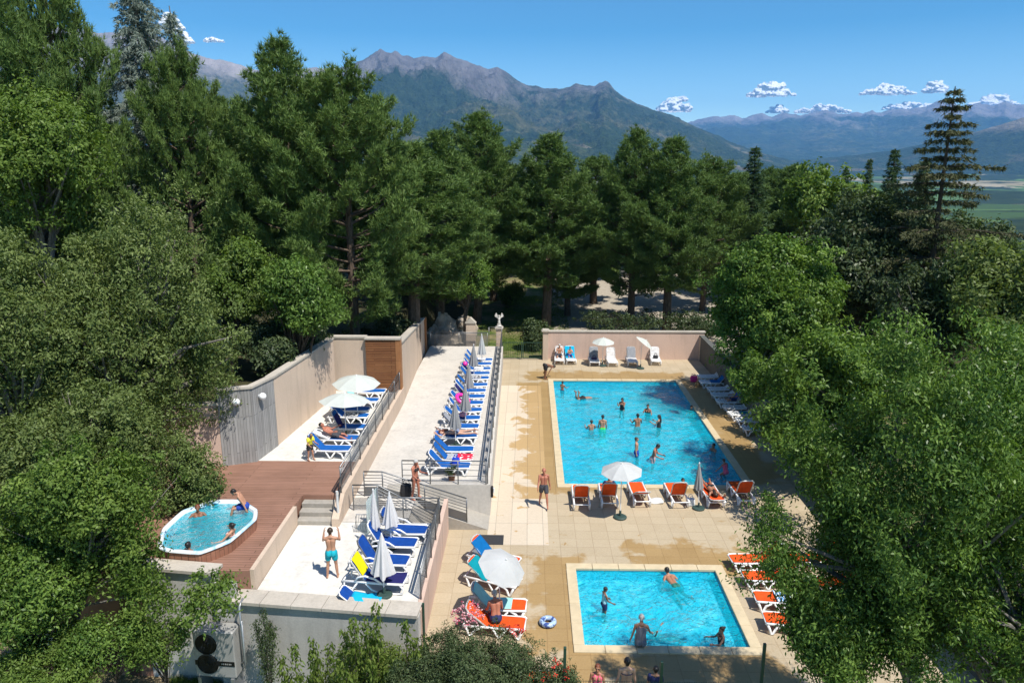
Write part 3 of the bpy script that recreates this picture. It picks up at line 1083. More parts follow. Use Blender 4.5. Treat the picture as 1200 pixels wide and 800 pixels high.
# wall between upper terrace and walkway
mb = MB().box((xl - 0.26, 24.6, -1.8), (xl, yAb + 0.3, ZA + 0.16))
mb.prism([(xl - 0.26, 24.58), (xl, 24.58), (xl, 23.6), (xl - 0.26, 23.6)], -1.8, [ZA + 0.16, ZA + 0.16, ZB + 0.3, ZB + 0.3])
o = mb.build('parapet_wall', M['beige']); tag(o, 'beige parapet wall under the grey railing beside the walkway', 'wall')

# tall walls of the upper terrace
ZT = 5.05
def capped_wall(name, label, segs, mat, th=0.28, z0=-1.0, over=0.05, caph=0.09, capmat=None, cat='wall'):
    a0 = segs[0][0]
    r = thing(name, label, cat, (a0[0], a0[1], 0))
    mb, mc = MB(), MB()
    for (a, b, za, zb) in segs:
        a = Vector(a[:2]); b = Vector(b[:2])
        mb.wall(a, b, th, z0, za, zb)
        d = (b - a).normalized(); n = Vector((d.y, -d.x))
        e0, e1 = a - n * over - d * over, b - n * over + d * over
        q = [e0, e1, e1 + n * (th + 2 * over), e0 + n * (th + 2 * over)]
        mc.prism(q, [za + 0.002, zb + 0.002, zb + 0.002, za + 0.002], [za + caph, zb + caph, zb + caph, za + caph])
    mb.build('wall_face', mat, r, True)
    mc.build('coping', capmat or M['cap'], r, True)
    return r


# right-hand face of each wall looks at the terrace, so slabs grow to the left: walk back to front
capped_wall('garden_wall', 'long beige wall with dappled tree shade behind the upper terrace loungers', [((wl4.x, wl4.y), (wl3.x, wl3.y), ZT, ZT)], M['beige'])
capped_wall('garden_wall', 'short beige wall closing the far end of the upper terrace', [((P(431, 458, ZA).x, yAb + 0.05), (wl4.x - 0.3, yAb + 0.05), ZT - 0.1, ZT - 0.1)], M['beige'])
capped_wall('boarded_wall', 'grey weathered upright board wall with two globe lamps', [((wl3.x + 0.02, wl3.y - 0.03), (wl2.x, wl2.y), ZT + 0.02, ZT + 0.1), ((wl2.x, wl2.y - 0.003), (wl1.x, wl1.y), ZT + 0.1, ZT + 0.12)], M['greywood'], 0.2, 1.9)
o = capped_wall('garden_wall', 'beige wall left of the grey boards, half hidden by the big leafy tree', [((wl1.x - 0.02, wl1.y + 0.02), (wl1.x - 3.6, wl1.y - 0.6), 4.6, 4.6)], M['beige2'])
# slatted screen of brown wood
ra, rb = P(431, 458.5, ZA), P(463.5, 458.5, ZA)
root = thing('slatted_screen', 'brown horizontal slat screen beside the beige end wall', 'screen', (ra.x, yAb, ZA))
mb = MB()
nsl = 30
for k in range(nsl):
    z0 = ZA + 0.06 + k * (ZT - 0.25 - ZA) / nsl
    mb.box((ra.x + 0.02, yAb - 0.14, z0), (xl - 0.3, yAb - 0.11, z0 + 0.072))
mb.build('slats', M['brownslat'], root, True)
MB().box((ra.x + 0.02, yAb - 0.108, ZA), (xl - 0.3, yAb - 0.06, ZT - 0.2)).build('backing', plain('dark_wood', (0.04, 0.022, 0.012), 0.8), root, True)
MB().box((xl - 0.298, yAb - 0.16, ZB), (xl - 0.03, yAb + 0.25, ZT - 0.15)).build('corner_post', M['brownpost'], root, True)
MB().box((ra.x - 0.02, yAb - 0.2, ZT - 0.14), (xl - 0.02, yAb + 0.3, ZT - 0.05)).build('coping', M['cap'], root, True)
# tall wall along the walkway, falling towards the back
q0, q1 = P(467.5, 485, ZB), P(498, 411.5, ZB)
h0 = PG(465.5, 411, q0.y).z; h1 = PG(496.5, 374, q1.y).z
capped_wall('walkway_wall', 'tall beige wall along the walkway, its top sloping down to the back', [((q1.x, q1.y), (xl - 0.02, yAb + 0.26), h1, h0 - 0.05)], M['beige'], 0.3)
mb = MB().box((q1.x - 0.1, q1.y + 0.05, 0.5), (q1.x + 0.12, q1.y + 0.3, h1 + 0.1))
o = mb.build('wooden_post', M['brownpost']); tag(o, 'orange brown wooden post at the far end of the walkway wall', 'post')

# back wall of the pool deck
b0, b1 = P(640, 420.5, 0), P(823, 420.5, 0)
hB = 2.02
capped_wall('pool_wall', 'pinkish beige wall behind the white loungers at the far end of the pool', [((b1.x, b0.y), (b0.x, b0.y), hB, hB)], M['beige2'], 0.25, -0.5)
# right wall (dark, in tree shade)
r0, r1 = P(822, 421, 0), P(905, 505, 0)
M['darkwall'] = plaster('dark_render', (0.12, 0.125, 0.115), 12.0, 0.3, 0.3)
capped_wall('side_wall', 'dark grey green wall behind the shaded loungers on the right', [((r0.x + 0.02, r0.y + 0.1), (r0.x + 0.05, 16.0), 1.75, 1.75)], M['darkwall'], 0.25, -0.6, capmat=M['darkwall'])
# wall() grows to the right-hand side of the walking direction: this one walks to the front, so it grows to -x; keep the pillar at the corner
mb = MB().rbox((r0.x - 0.27, b0.y - 0.26, 0), (r0.x + 0.03, b0.y - 0.02, 1.75), 0.015)
o = mb.build('corner_pillar', M['beige']); tag(o, 'short beige pillar where the far pool wall meets the dark side wall', 'pillar')

# gate pillars and gate
gp0, gp1 = P(585, 421, 0), P(639, 421, 0)
def pillar(pt, w, h, label, name='gate_pillar'):
    r = thing(name, label, 'pillar', (pt.x, pt.y, 0))
    MB().rbox((-w / 2, -w / 2, -0.02), (w / 2, w / 2, h), 0.015).build('shaft', M['beige'], r)
    mb = MB().rbox((-w / 2 - 0.09, -w / 2 - 0.09, h + 0.003), (w / 2 + 0.09, w / 2 + 0.09, h + 0.1), 0.02)
    mb.rbox((-w / 2 - 0.03, -w / 2 - 0.03, h + 0.102), (w / 2 + 0.03, w / 2 + 0.03, h + 0.16), 0.02)
    mb.build('capital', M['cap'], r)
    return r
pillar(gp0, 0.42, 2.32, 'beige gate pillar carrying the small winged statue')
pillar(gp1, 0.4, 2.1, 'beige gate pillar at the end of the far pool wall')
# winged figure
M['stone_w'] = plain('pale_stone', (0.60, 0.57, 0.52), 0.7, 0, 0.15, 12, 0.3)
r = thing('statue', 'small pale statue with raised wings on the gate pillar', 'statue', (gp0.x, gp0.y, 2.485))
mb = MB().lathe([(0.17, 0), (0.19, 0.03), (0.13, 0.09), (0.15, 0.14), (0.08, 0.17)], 14)
mb.build('plinth', M['stone_w'], r)
mb = MB().lathe([(0.11, 0.165), (0.10, 0.3), (0.075, 0.42), (0.10, 0.55), (0.085, 0.62), (0.035, 0.66), (0.06, 0.71), (0.065, 0.76), (0.03, 0.81)], 12)
mb.build('figure', M['stone_w'], r, smooth=True)
for s in (-1, 1):
    mb = MB()
    for k in range(5):
        a = 0.35 + 0.16 * k
        L = 0.42 - 0.035 * k
        mb.capsule((s * 0.05, 0.03, 0.55), 0.035, (s * (0.06 + L * math.sin(a)), 0.06, 0.55 + L * math.cos(a)), 0.022, 6)
    mb.build('wing', M['stone_w'], r, smooth=True)
# green metal gate between pillars
M['greenmetal'] = plain('dark_green_metal', (0.018, 0.055, 0.035), 0.45, 0.0, 0.1)
r = thing('gate', 'dark green barred double gate between the two pillars', 'gate', ((gp0.x + gp1.x) / 2, gp0.y, 0))
x0g, x1g = gp0.x + 0.23, gp1.x - 0.22
for (a, b) in ((x0g, (x0g + x1g) / 2 - 0.02), ((x0g + x1g) / 2 + 0.02, x1g)):
    mb = MB()
    mb.box((a, gp0.y - 0.02, 0.08), (a + 0.05, gp0.y + 0.02, 1.32)).box((b - 0.05, gp0.y - 0.02, 0.08), (b, gp0.y + 0.02, 1.32))
    mb.box((a + 0.052, gp0.y - 0.018, 0.1), (b - 0.052, gp0.y + 0.018, 0.15)).box((a + 0.052, gp0.y - 0.018, 1.25), (b - 0.052, gp0.y + 0.018, 1.3))
    n = 11
    for k in range(n):
        x = a + 0.06 + (b - a - 0.12) * k / (n - 1)
        mb.box((x - 0.009, gp0.y - 0.009, 0.152), (x + 0.009, gp0.y + 0.009, 1.248))
    lf = mb.build('leaf', M['greenmetal'], r, True)
# small pillar with pitched cap behind the walkway
pt = PG(552, 415, 50.6)
r = thing('gatepost', 'beige post with pitched cap behind the walkway railing', 'pillar', (pt.x, pt.y, 1.2))
MB().rbox((-0.33, -0.2, -0.8), (0.33, 0.2, 1.75), 0.02).build('shaft', M['beige'], r)
mb = MB().add([(-0.4, -0.26, 1.753), (0.4, -0.26, 1.753), (0.4, 0.26, 1.753), (-0.4, 0.26, 1.753), (0, -0.26, 2.15), (0, 0.26, 2.15)], [(0, 3, 2, 1), (0, 1, 4), (2, 3, 5), (1, 2, 5, 4), (3, 0, 4, 5)])
mb.build('pitched_cap', M['cap'], r)

# rock outcrop at the far end of the walkway
def rock(pt, s, label, seed):
    mb = MB().ball((0, 0, 0), 1, 22, 14, s)
    me = mb.mesh('rock', M['rock'], False)
    V = np.array([v.co[:] for v in me.vertices])
    d = fbm(V[:, 0] * 1.3 + seed, V[:, 2] * 1.3 + V[:, 1], 5, seed, 0.6, True) - 0.6
    V = V * (1 + 0.75 * d)[:, None]
    V = np.round(V * 3.5) / 3.5 * 0.35 + V * 0.65
    me.vertices.foreach_set('co', V.astype(np.float32).ravel())
    me.update()
    o = bpy.data.objects.new('rock', me)
    C.objects.link(o)
    o.location = pt
    return tag(o, label, 'rock', 'limestone rocks behind the walkway')
t = NT('limestone')
rp = t.pos()
rn = t.noise(1.6, 6, 0.7, rp)
M['rock'] = t.done(t.pbsdf(t.ramp(rn, [(0.3, (0.16, 0.13, 0.09)), (0.5, (0.38, 0.32, 0.25)), (0.75, (0.58, 0.51, 0.42))]), 0.9, 0, t.bump(t.noise(5, 6, 0.7, rp), 0.8, 0.08)))
rock(PG(522, 396, 53), (1.0, 1.0, 1.9), 'tall pale limestone outcrop at the far end of the walkway', 3)
rock(PG(538, 404, 52.4), (0.8, 0.8, 1.0), 'lower pale boulder right of the tall outcrop', 8)
rock(PG(508, 402, 52.2), (0.6, 0.7, 1.3), 'narrow dark streaked boulder left of the tall outcrop', 12)
rock(PG(545, 388, 56), (1.0, 1.0, 1.1), 'shaded boulder behind the pitched cap post', 15)

# ---- railings
M['steel'] = plain('grey_steel', (0.20, 0.205, 0.21), 0.42, 0.75, 0.08)
M['galv'] = plain('galvanised_steel', (0.42, 0.43, 0.44), 0.4, 0.7, 0.08)
M['black'] = plain('black_metal', (0.012, 0.012, 0.013), 0.4, 0.3, 0.1)
t = NT('perforated_sheet')
hol = t.n('ShaderNodeTexVoronoi', i_Scale=70.0, i_Vector=t.pos(), i_Randomness=0.0)
cut = t.math('LESS_THAN', hol.outputs['Distance'], 0.42)
M['mesh'] = t.done(t.n('ShaderNodeMixShader', i_0=cut, i_1=t.pbsdf((0.17, 0.175, 0.18), 0.5, 0.6), i_2=t.n('ShaderNodeBsdfTransparent').outputs[0]).outputs[0])


def railing(name, label, pts, h=1.02, bars=4, panel=None, step=1.5, mat=None, drop=0.0, pr=0.024, group=None, posts_to=None):
    """pts: base points in world space"""
    mat = mat or M['steel']
    pts = [Vector(p) for p in pts]
    r = thing(name, label, 'railing', pts[0], 0, group)
    up = Vector((0, 0, 1))
    MB().tube([p + up * h for p in pts], pr * 1.15, 8).build('handrail', mat, r, True, True)
    mb = MB()
    for k in range(bars):
        z = (0.12 if not panel else panel + 0.1) + (h - 0.12 - (0.1 if not panel else panel + 0.1)) * k / max(1, bars - 1) * 0.93
        mb.tube([p + up * z for p in pts], pr * 0.5, 6)
    mb.build('bars', mat, r, True, True)
    for a, b in zip(pts[:-1], pts[1:]):
        n = max(1, round((b - a).length / step))
        for k in range(n + (1 if b is pts[-1] else 0)):
            q = a.lerp(b, k / n)
            MB().tube([q - up * drop, q + up * (h - 0.01)], pr, 8).build('post', mat, r, True, True)
        if panel:
            d = (b - a).normalized(); n_ = Vector((d.y, -d.x, 0)) * 0.012
            MB().add([a + up * 0.06 + n_, b + up * 0.06 + n_, b + up * panel + n_, a + up * panel + n_], [(0, 1, 2, 3)]).build('panel', M['mesh'], r, True)
    return r


kz = ZA + 0.16
railing('railing', 'long grey railing with perforated panels on the parapet between upper terrace and walkway', [(xl - 0.13, yAb - 0.2, kz), (xl - 0.13, 24.6, kz)], 1.0, 4, 0.6, 1.5)
zr0 = ZB + 0.004
xr = x_rw - 0.08
railing('railing', 'grey railing with perforated panels along the lower terrace above the pool deck', [(xr, 23.9, ZB + 0.02), (xr, cfr[1] + 0.5, ZB + 0.02)], 1.0, 4, 0.62, 1.3)
railing('railing', 'grey railing at the far edge of the lower terrace in front of the ramp', [(xl + 1.0, 23.9, ZB), (xr - 0.05, 23.9, ZB)], 1.0, 3, 0.6, 1.25)
railing('railing', 'long grey railing between the blue lounger row and the pool deck', [(bx(yb1 - 0.15) - 0.1, yb1 - 0.15, ZB), (bx(yb0) - 0.1, yb0 + 0.1, ZB)], 1.0, 4, 0.6, 1.6, drop=0.25)
fx0 = P(471, 568.7, ZB).x
railing('railing', 'grey railing across the near end of the walkway behind the woman in the bikini', [(fx0, yb0 + 0.03, ZB), (bx(yb0) - 0.16, yb0 + 0.03, ZB)], 1.0, 4, None, 1.3, drop=0.3)
railing('railing', 'low grey railing across the far end of the walkway by the rocks', [(xl + 0.1 - 0.3, yb1 - 0.1, ZB), (bx(yb1) - 1.1, yb1 - 0.1, ZB)], 1.0, 2, 0.85, 1.8)
railing('railing', 'grey railing beside the gate pillar behind the last closed parasol', [(bx(yb1) - 1.0, yb1 + 0.15, ZB), (bx(yb1) - 0.1, yb1 + 0.15, ZB)], 1.35, 4, None, 1.0)

# ---- ramp in front of the walkway
x_t, x_b = P(452, 585, 1.0).x, bx(27) - 0.02
ry0, ry1 = 26.03, yb0 - 0.004
mb = MB().prism([(x_t, ry0), (x_b, ry0), (x_b, ry1), (x_t, ry1)], -1.8, [ZB + 0.002, 0.012, 0.012, ZB + 0.002])
o = mb.build('ramp', M['conc']); tag(o, kind='structure')
mb = MB().prism([(xl + 2.36, 24.02), (x_rw - 0.155, 24.02), (x_rw - 0.155, ry0 - 0.004), (xl + 2.36, ry0 - 0.004)], -1.8, [ZB - 0.1, -0.02, -0.02, ZB - 0.1])
tag(mb.build('lower_ramp', M['conc']), kind='structure')
mb = MB().prism([(xl + 2.352, 27.2), (xl + 2.352, ry0), (x_t - 0.002, ry0), (x_t - 0.002, 27.2)], -1.8, ZB + 0.001)
tag(mb.build('landing', M['conc']), kind='structure')
rz = lambda x: lerp(ZB, 0.0, (x - x_t) / (x_b - x_t))
railing('railing', 'grey railing sloping down beside the concrete ramp', [(P(422, 592, ZB).x, ry0 + 0.06, ZB), (x_t, ry0 + 0.06, ZB), (P(547, 621, 0).x, ry0 + 0.06, rz(P(547, 621, 0).x))], 1.02, 4, 0.4, 1.45)
zz2 = PG(508.7, 602.7, 24.9).z - 1.0
railing('railing', 'lower grey railing sloping down between ramp and lower terrace', [(PG(413, 568, 24.9).x, 24.9, PG(413, 568, 24.9).z - 1.0), (PG(442, 568, 24.9).x, 24.9, PG(442, 568, 24.9).z - 1.0), (PG(508.7, 602.7, 24.9).x, 24.9, zz2)], 1.0, 3, 0.5, 1.3, drop=0.25)
# stair handrail with pale end post
pz = P(397, 613, ZB)
r = thing('stair_handrail', 'black stair handrail ending in a tall pale post beside the steps', 'railing', (pz.x, pz.y, ZB))
MB().tube([(pz.x, pz.y, ZB), (pz.x, pz.y, ZB + 1.25)], 0.045, 10).build('end_post', plain('pale_post', (0.6, 0.6, 0.58), 0.5), r, True)
for dz in (0.95, 0.55):
    MB().tube([(pz.x - 0.02, pz.y + 0.0, ZB + dz), (pz.x - 0.06, st_y1 + 0.1, ZA + dz), (xl - 0.14, st_y1 + 0.6, ZA + dz + 0.05)], 0.02, 8).build('handrail', M['black'], r, True, True)
# clear screen panel
g0, g1 = P(431, 628, ZB), P(443, 617, ZB)
r = thing('glass_screen', 'tall pale glass screen panel standing behind the navy loungers', 'screen', (g0.x, g0.y, ZB))
t = NT('frosted_glass')
M['frost'] = t.done(t.n('ShaderNodeMixShader', i_0=0.45, i_1=t.pbsdf((0.70, 0.78, 0.77), 0.25), i_2=t.n('ShaderNodeBsdfTransparent', i_Color=(0.85, 0.93, 0.92)).outputs[0]).outputs[0])
gd = (g1 - g0)
gn = Vector((gd.y, -gd.x, 0)).normalized() * 0.006
mb = MB().add([g0 + Vector((0, 0, 0.12)) - gn, g1 + Vector((0, 0, 0.12)) - gn, g1 + Vector((0, 0, 1.5)) - gn, g0 + Vector((0, 0, 1.28)) - gn,
               g0 + Vector((0, 0, 0.12)) + gn, g1 + Vector((0, 0, 0.12)) + gn, g1 + Vector((0, 0, 1.5)) + gn, g0 + Vector((0, 0, 1.28)) + gn],
              [(0, 1, 2, 3), (7, 6, 5, 4), (0, 4, 5, 1), (1, 5, 6, 2), (2, 6, 7, 3), (3, 7, 4, 0)])
mb.build('pane', M['frost'], r, True)
MB().tube([g1 + gn * 6, g1 + gn * 6 + Vector((0, 0, 1.5))], 0.035, 8).build('post', M['galv'], r, True)
# folded clothes horse
fr = P(431, 622, ZB)
r = thing('drying_rack', 'small grey slatted rack leaning behind the loungers by the glass screen', 'rack', (fr.x - 0.15, fr.y - 0.1, ZB))
mb = MB()
for k in range(7):
    mb.tube([(-0.3 + 0.09 * k, 0.0, 0.05), (-0.3 + 0.09 * k + 0.05, 0.25, 0.55)], 0.009, 5)
for k in range(2):
    mb.tube([(-0.33 + k * 0.05, 0.02 + k * 0.24, 0.05 + k * 0.5), (0.27 + k * 0.05, 0.02 + k * 0.24, 0.05 + k * 0.5)], 0.014, 6)
mb.build('lattice', M['galv'], r)
mb = MB().tube([(0.1, 0.3, 0.0), (0.3, 0.24, 0.5)], 0.012, 6).tube([(-0.3, 0.3, 0.0), (-0.28, 0.24, 0.5)], 0.012, 6)
mb.build('stand', M['black'], r)

# globe lamps on the boarded wall
M['lampglass'] = plain('opal_glass', (0.82, 0.82, 0.80), 0.25, 0, 0.03)
lpos = []
for (px, py, wa, wb, lab) in ((276.5, 469.5, wl2, wl1, 'white globe wall lamp on the left grey board face'), (303.2, 464.0, wl3, wl2, 'white globe wall lamp on the right grey board face near the corner')):
    # intersect the ray with the board face
    d = ray(px, py)
    n = Vector((-(wb.y - wa.y), wb.x - wa.x, 0)).normalized()
    o_ = Vector((0, 0, CAM_H))
    tt = (wa - o_).dot(n) / d.dot(n)
    q = o_ + d * tt
    if n.dot(o_ - wa) < 0:
        n = -n
    r = thing('wall_lamp', lab, 'lamp', q, 0, 'globe lamps on the grey boards')
    ax = n.to_track_quat('Z', 'Y').to_matrix().to_4x4()
    MB().lathe([(0.09, 0.004), (0.1, 0.02), (0.09, 0.05)], 14, ax).build('base', M['galv'], r)
    MB().ball(n * 0.17, 0.15, 14, 10).build('globe', M['lampglass'], r, smooth=True)

# drain and dark mat on the deck
mt = P(574, 632.5, 0)
o = MB().rbox((mt.x - 0.52, mt.y - 0.36, 0.008), (mt.x + 0.52, mt.y + 0.36, 0.03), 0.006).build('mat', plain('dark_mat', (0.03, 0.03, 0.032), 0.7, 0, 0.25, 40, 0.5))
tag(o, 'dark grey rectangular mat on the deck at the foot of the ramp', 'mat')
M['drain'] = plain('grey_drain', (0.16, 0.17, 0.18), 0.5)
o = MB().box((-2.0, 23.55, 0.004), (-1.8, mt.y - 0.365, 0.010)).build('drain_channel', M['drain'])
tag(o, 'narrow grey drain channel on the near side of the dark mat', 'drain')
o = MB().box((-1.9, mt.y + 0.365, 0.004), (-1.7, ry0 - 0.4, 0.010)).build('drain_channel', M['drain'])
tag(o, 'short grey drain channel between the dark mat and the ramp', 'drain')
# shower-like fitting on the corner of the walkway wall
sp_ = P(577.5, 590, 0.3)
r = thing('wall_fitting', 'small black and white fitting at the corner of the walkway wall', 'fitting', (bx(27.4) + 0.02, 27.4, 0.75))
MB().rbox((0.0, -0.1, 0.0), (0.1, 0.1, 0.45), 0.02).build('housing', M['black'], r)
MB().rbox((0.102, -0.05, 0.2), (0.15, 0.05, 0.4), 0.015).build('cover', M['lampglass'], r)

# hot tub
zt = ZA + 0.42
outl = [P(x, y, zt) for x, y in ((249, 584.5), (283, 584.5), (302, 596), (301, 607), (270, 634), (234, 648), (196, 645), (183, 640), (190, 618), (213, 597))]
cx = sum(p.x for p in outl) / len(outl); cyy = sum(p.y for p in outl) / len(outl)
r = thing('hot_tub', 'large hot tub with pale blue rim set in the red brown deck', 'hot tub', (cx, cyy, ZA))


def offs(poly, s):
    return [Vector((cx + (p.x - cx) * s, cyy + (p.y - cyy) * s, p.z)) for p in poly]


def soften(poly, it=2):
    for _ in range(it):
        q = []
        f = 0.09 if _ == 0 else 0.25
        for i in range(len(poly)):
            a, b = poly[i], poly[(i + 1) % len(poly)]
            q += [a.lerp(b, f), a.lerp(b, 1 - f)]
        poly = q
    return poly


so = soften(outl)
def loft(rings, cap_last=False):
    n = len(rings[0])
    mb = MB()
    vs = [v for rg in rings for v in rg]
    fs = []
    for i in range(len(rings) - 1):
        for k in range(n):
            j = (k + 1) % n
            fs.append((i * n + k, i * n + j, (i + 1) * n + j, (i + 1) * n + k))
    if cap_last:
        fs.append(tuple(range((len(rings) - 1) * n, len(rings) * n)))
    return mb.add(vs, fs)


def zset(poly, z):
    return [Vector((p.x, p.y, z)) for p in poly]


t = NT('tub_acrylic')
M['tub'] = t.done(t.pbsdf(t.ramp(t.noise(1.7, 4, 0.6, t.pos(), 1.0), [(0.50, (0.74, 0.78, 0.80)), (0.66, (0.28, 0.55, 0.72))]), 0.22))
loft([zset(so, zt - 0.06), zset(so, zt - 0.01), zset(offs(so, 0.985), zt), zset(offs(so, 0.925), zt), zset(offs(so, 0.912), zt - 0.02), zset(offs(so, 0.89), zt - 0.45), zset(offs(so, 0.70), zt - 0.47), zset(offs(so, 0.66), zt - 0.85)], True).build('shell', M['tub'], r, True, True)
MB().add(zset(offs(so, 0.655), zt - 0.835), [tuple(range(len(so)))]).build('tub_floor', plain('cyan_acrylic', (0.22, 0.70, 0.84), 0.3, 0, 0.1), r, True)
M['skirt'] = m_boards('tub_skirt_boards', (0.25, 0.115, 0.07), (0.31, 0.15, 0.095), 0.2, 'z', (0.05, 0.025, 0.015))
loft([zset(offs(so, 0.975), ZA), zset(offs(so, 0.975), zt - 0.061)]).build('skirt', M['skirt'], r, True)
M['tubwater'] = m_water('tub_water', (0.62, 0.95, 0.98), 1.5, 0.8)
wp = zset(offs(so, 0.914), zt - 0.1)
if sum(wp[i - 1].x * wp[i].y - wp[i].x * wp[i - 1].y for i in range(len(wp))) < 0:
    wp = wp[::-1]
MB().add(wp, [tuple(range(len(wp)))]).build('water', M['tubwater'], r, True)
# low wall in front of the tub
f0, f1 = P(150, 655, ZA + 0.12), P(257, 663, ZA + 0.12)
r = thing('low_wall', 'low pale wall with flat coping in front of the hot tub', 'wall', (f0.x, f0.y, 0))
MB().wall((f0.x - 3, f0.y + 0.42), (f1.x, f1.y), 0.3, -2.2, ZA + 0.03).build('wall_face', M['whitewall'], r, True)
MB().wall((f0.x - 3, f0.y + 0.55), (f1.x + 0.05, f1.y + 0.13), 0.55, ZA + 0.032, ZA + 0.13).build('coping', M['cap'], r, True)
o = MB().rbox((P(218, 668, ZA).x - 0.08, f0.y - 0.2, ZA - 0.38), (P(218, 668, ZA).x + 0.08, f0.y - 0.02, ZA - 0.12), 0.02).build('outdoor_light', M['lampglass'])
tag(o, 'small white light fitting on the low wall before the hot tub', 'lamp')
# side wall of the deck above the heat pump
MB_ = MB().wall((f1.x + 0.02, f1.y - 0.32), (cfl[0] - 0.42, cfl[1] + 0.0), 0.2, -2.4, ZA - 0.15)
o = MB_.build('deck_wall', M['whitewall']); tag(o, 'shaded pale wall under the wooden deck behind the heat pump', 'wall')

# heat pump
hp = PG(240, 752, 17.9)
r = thing('heat_pump', 'large white heat pump with two black fan grilles below the wooden deck', 'heat pump', (hp.x - 0.05, 18.75, -0.95), RAD(-4))
M['hp'] = plain('shade_greyed_enamel', (0.30, 0.295, 0.28), 0.45, 0, 0.08, 3)  # white cabinet greyed, the shrubs' shade is put into its colour
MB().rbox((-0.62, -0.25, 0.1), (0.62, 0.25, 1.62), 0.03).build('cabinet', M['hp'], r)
for z in (0.55, 1.2):
    mb = MB()
    ax = Matrix.Translation((-0.22, -0.252, z)) @ Matrix.Rotation(math.pi / 2, 4, 'X')
    mb.lathe([(0.33, 0.0), (0.33, 0.02), (0.30, 0.03), (0.30, 0.012), (0.05, 0.012), (0.05, 0.035), (0.0, 0.04)], 24, ax)
    for k in range(5):
        rad = 0.09 + 0.05 * k
        pts = [(-0.22 + rad * math.cos(a), -0.29, z + rad * math.sin(a)) for a in [2 * math.pi * q / 20 for q in range(21)]]
        mb.tube(pts, 0.005, 4, False)
    mb.build('fan_grille', M['black'], r)
MB().rbox((-0.61, -0.262, 0.5), (0.6, -0.2515, 0.66), 0.003).build('band', M['black'], r)
mb = MB()
for k, w_ in enumerate((0.05, 0.03, 0.05, 0.035, 0.05, 0.03)):
    mb.box((0.2 + 0.055 * k, -0.266, 0.555), (0.2 + 0.055 * k + w_ * 0.8, -0.263, 0.60))
mb.build('lettering', M['hp'], r)
for sx in (-0.5, 0.5):
    MB().box((sx - 0.05, -0.3, -1.3), (sx + 0.05, 0.3, 0.098)).build('foot', M['galv'], r)
mb = MB().tube([(0.66, 0.05, 0.4), (0.75, 0.05, 0.5), (0.75, 0.05, 2.3), (0.75, 0.3, 2.4)], 0.035, 8).tube([(0.72, -0.05, 0.3), (0.83, -0.05, 0.4), (0.83, -0.05, 1.9)], 0.025, 8)
mb.build('pipes', M['galv'], r, smooth=True)

# mesh fence at the front of the pool deck
fz = 15.9
r = thing('mesh_fence', 'dark green wire mesh fence along the near edge of the pool deck', 'fence', (3.0, fz, 0.0))
for px, hp_ in ((661.5, 2.24), (775, 1.87), (893, 2.42), (1010, 1.9)):
    x_ = PG(px, 790, fz).x
    MB().rbox((x_ - 0.035, fz - 0.035, 0.002), (x_ + 0.035, fz + 0.035, hp_), 0.006).build('post', M['greenmetal'], r, True)
x0_, x1_ = PG(661.5, 790, fz).x, 12.3
mb = MB()
z_ = 1.30
n = int((x1_ - x0_) / 0.06)
for k in range(n):
    x_ = x0_ + 0.06 * k
    mb.box((x_ - 0.0035, fz - 0.0035, 0.03), (x_ + 0.0035, fz + 0.0035, z_))
for k in range(10):
    mb.box((x0_, fz - 0.009, 0.06 + k * 0.135), (x1_, fz - 0.004, 0.068 + k * 0.135))
mb.build('wire_mesh', M['greenmetal'], r, True)
# green metal post at the corner of the lower terrace
o = MB().tube([(xr + 0.12, cfr[1] + 0.1, 0.2), (xr + 0.12, cfr[1] + 0.1, ZB + 0.15)], 0.035, 8).build('drainpipe', M['greenmetal'])
tag(o, 'dark green pipe at the front right corner of the lower terrace', 'pipe')
# ------------------------------------------------------------------ loungers, parasols, towels, small things
M['plastic'] = plain('white_resin', (0.80, 0.79, 0.77), 0.38, 0, 0.03)
M['greyresin'] = plain('grey_resin', (0.50, 0.50, 0.50), 0.45, 0, 0.05)


def fabric(name, col, scale=160.0, rough=0.85):
    t = NT(name)
    o = t.obj()
    w = t.n('ShaderNodeTexWave', i_Scale=scale * 0.25, i_Vector=o, bands_direction='Y').outputs['Fac']
    v = t.noise(5.0, 4, 0.6, o)
    c = t.ramp(v, [(0.3, tuple(x * 0.8 for x in col)), (0.7, tuple(min(1, x * 1.1) for x in col))])
    return t.done(t.pbsdf(c, rough, 0, t.bump(w, 0.15, 0.002), Specular_IOR_Level=0.2))


M['blue'] = fabric('blue_sling', (0.008, 0.10, 0.36))
M['navy'] = fabric('navy_sling', (0.006, 0.055, 0.27))
M['orange'] = fabric('orange_sling', (0.72, 0.085, 0.012))
M['whites'] = fabric('white_sling', (0.70, 0.70, 0.69))
SEAT_Z, L_SEAT, L_BACK, W_L = 0.36, 1.18, 0.78, 0.64
HINGE = -0.32                      # x of the hinge; foot end at +0.86


def back_point(t, ang, lift=0.0):
    """point on the backrest centre line, t metres above the hinge"""
    return Vector((HINGE - math.cos(ang) * t - math.sin(ang) * lift * -0, 0, SEAT_Z + math.sin(ang) * t)) + Vector((math.sin(ang), 0, math.cos(ang))) * lift


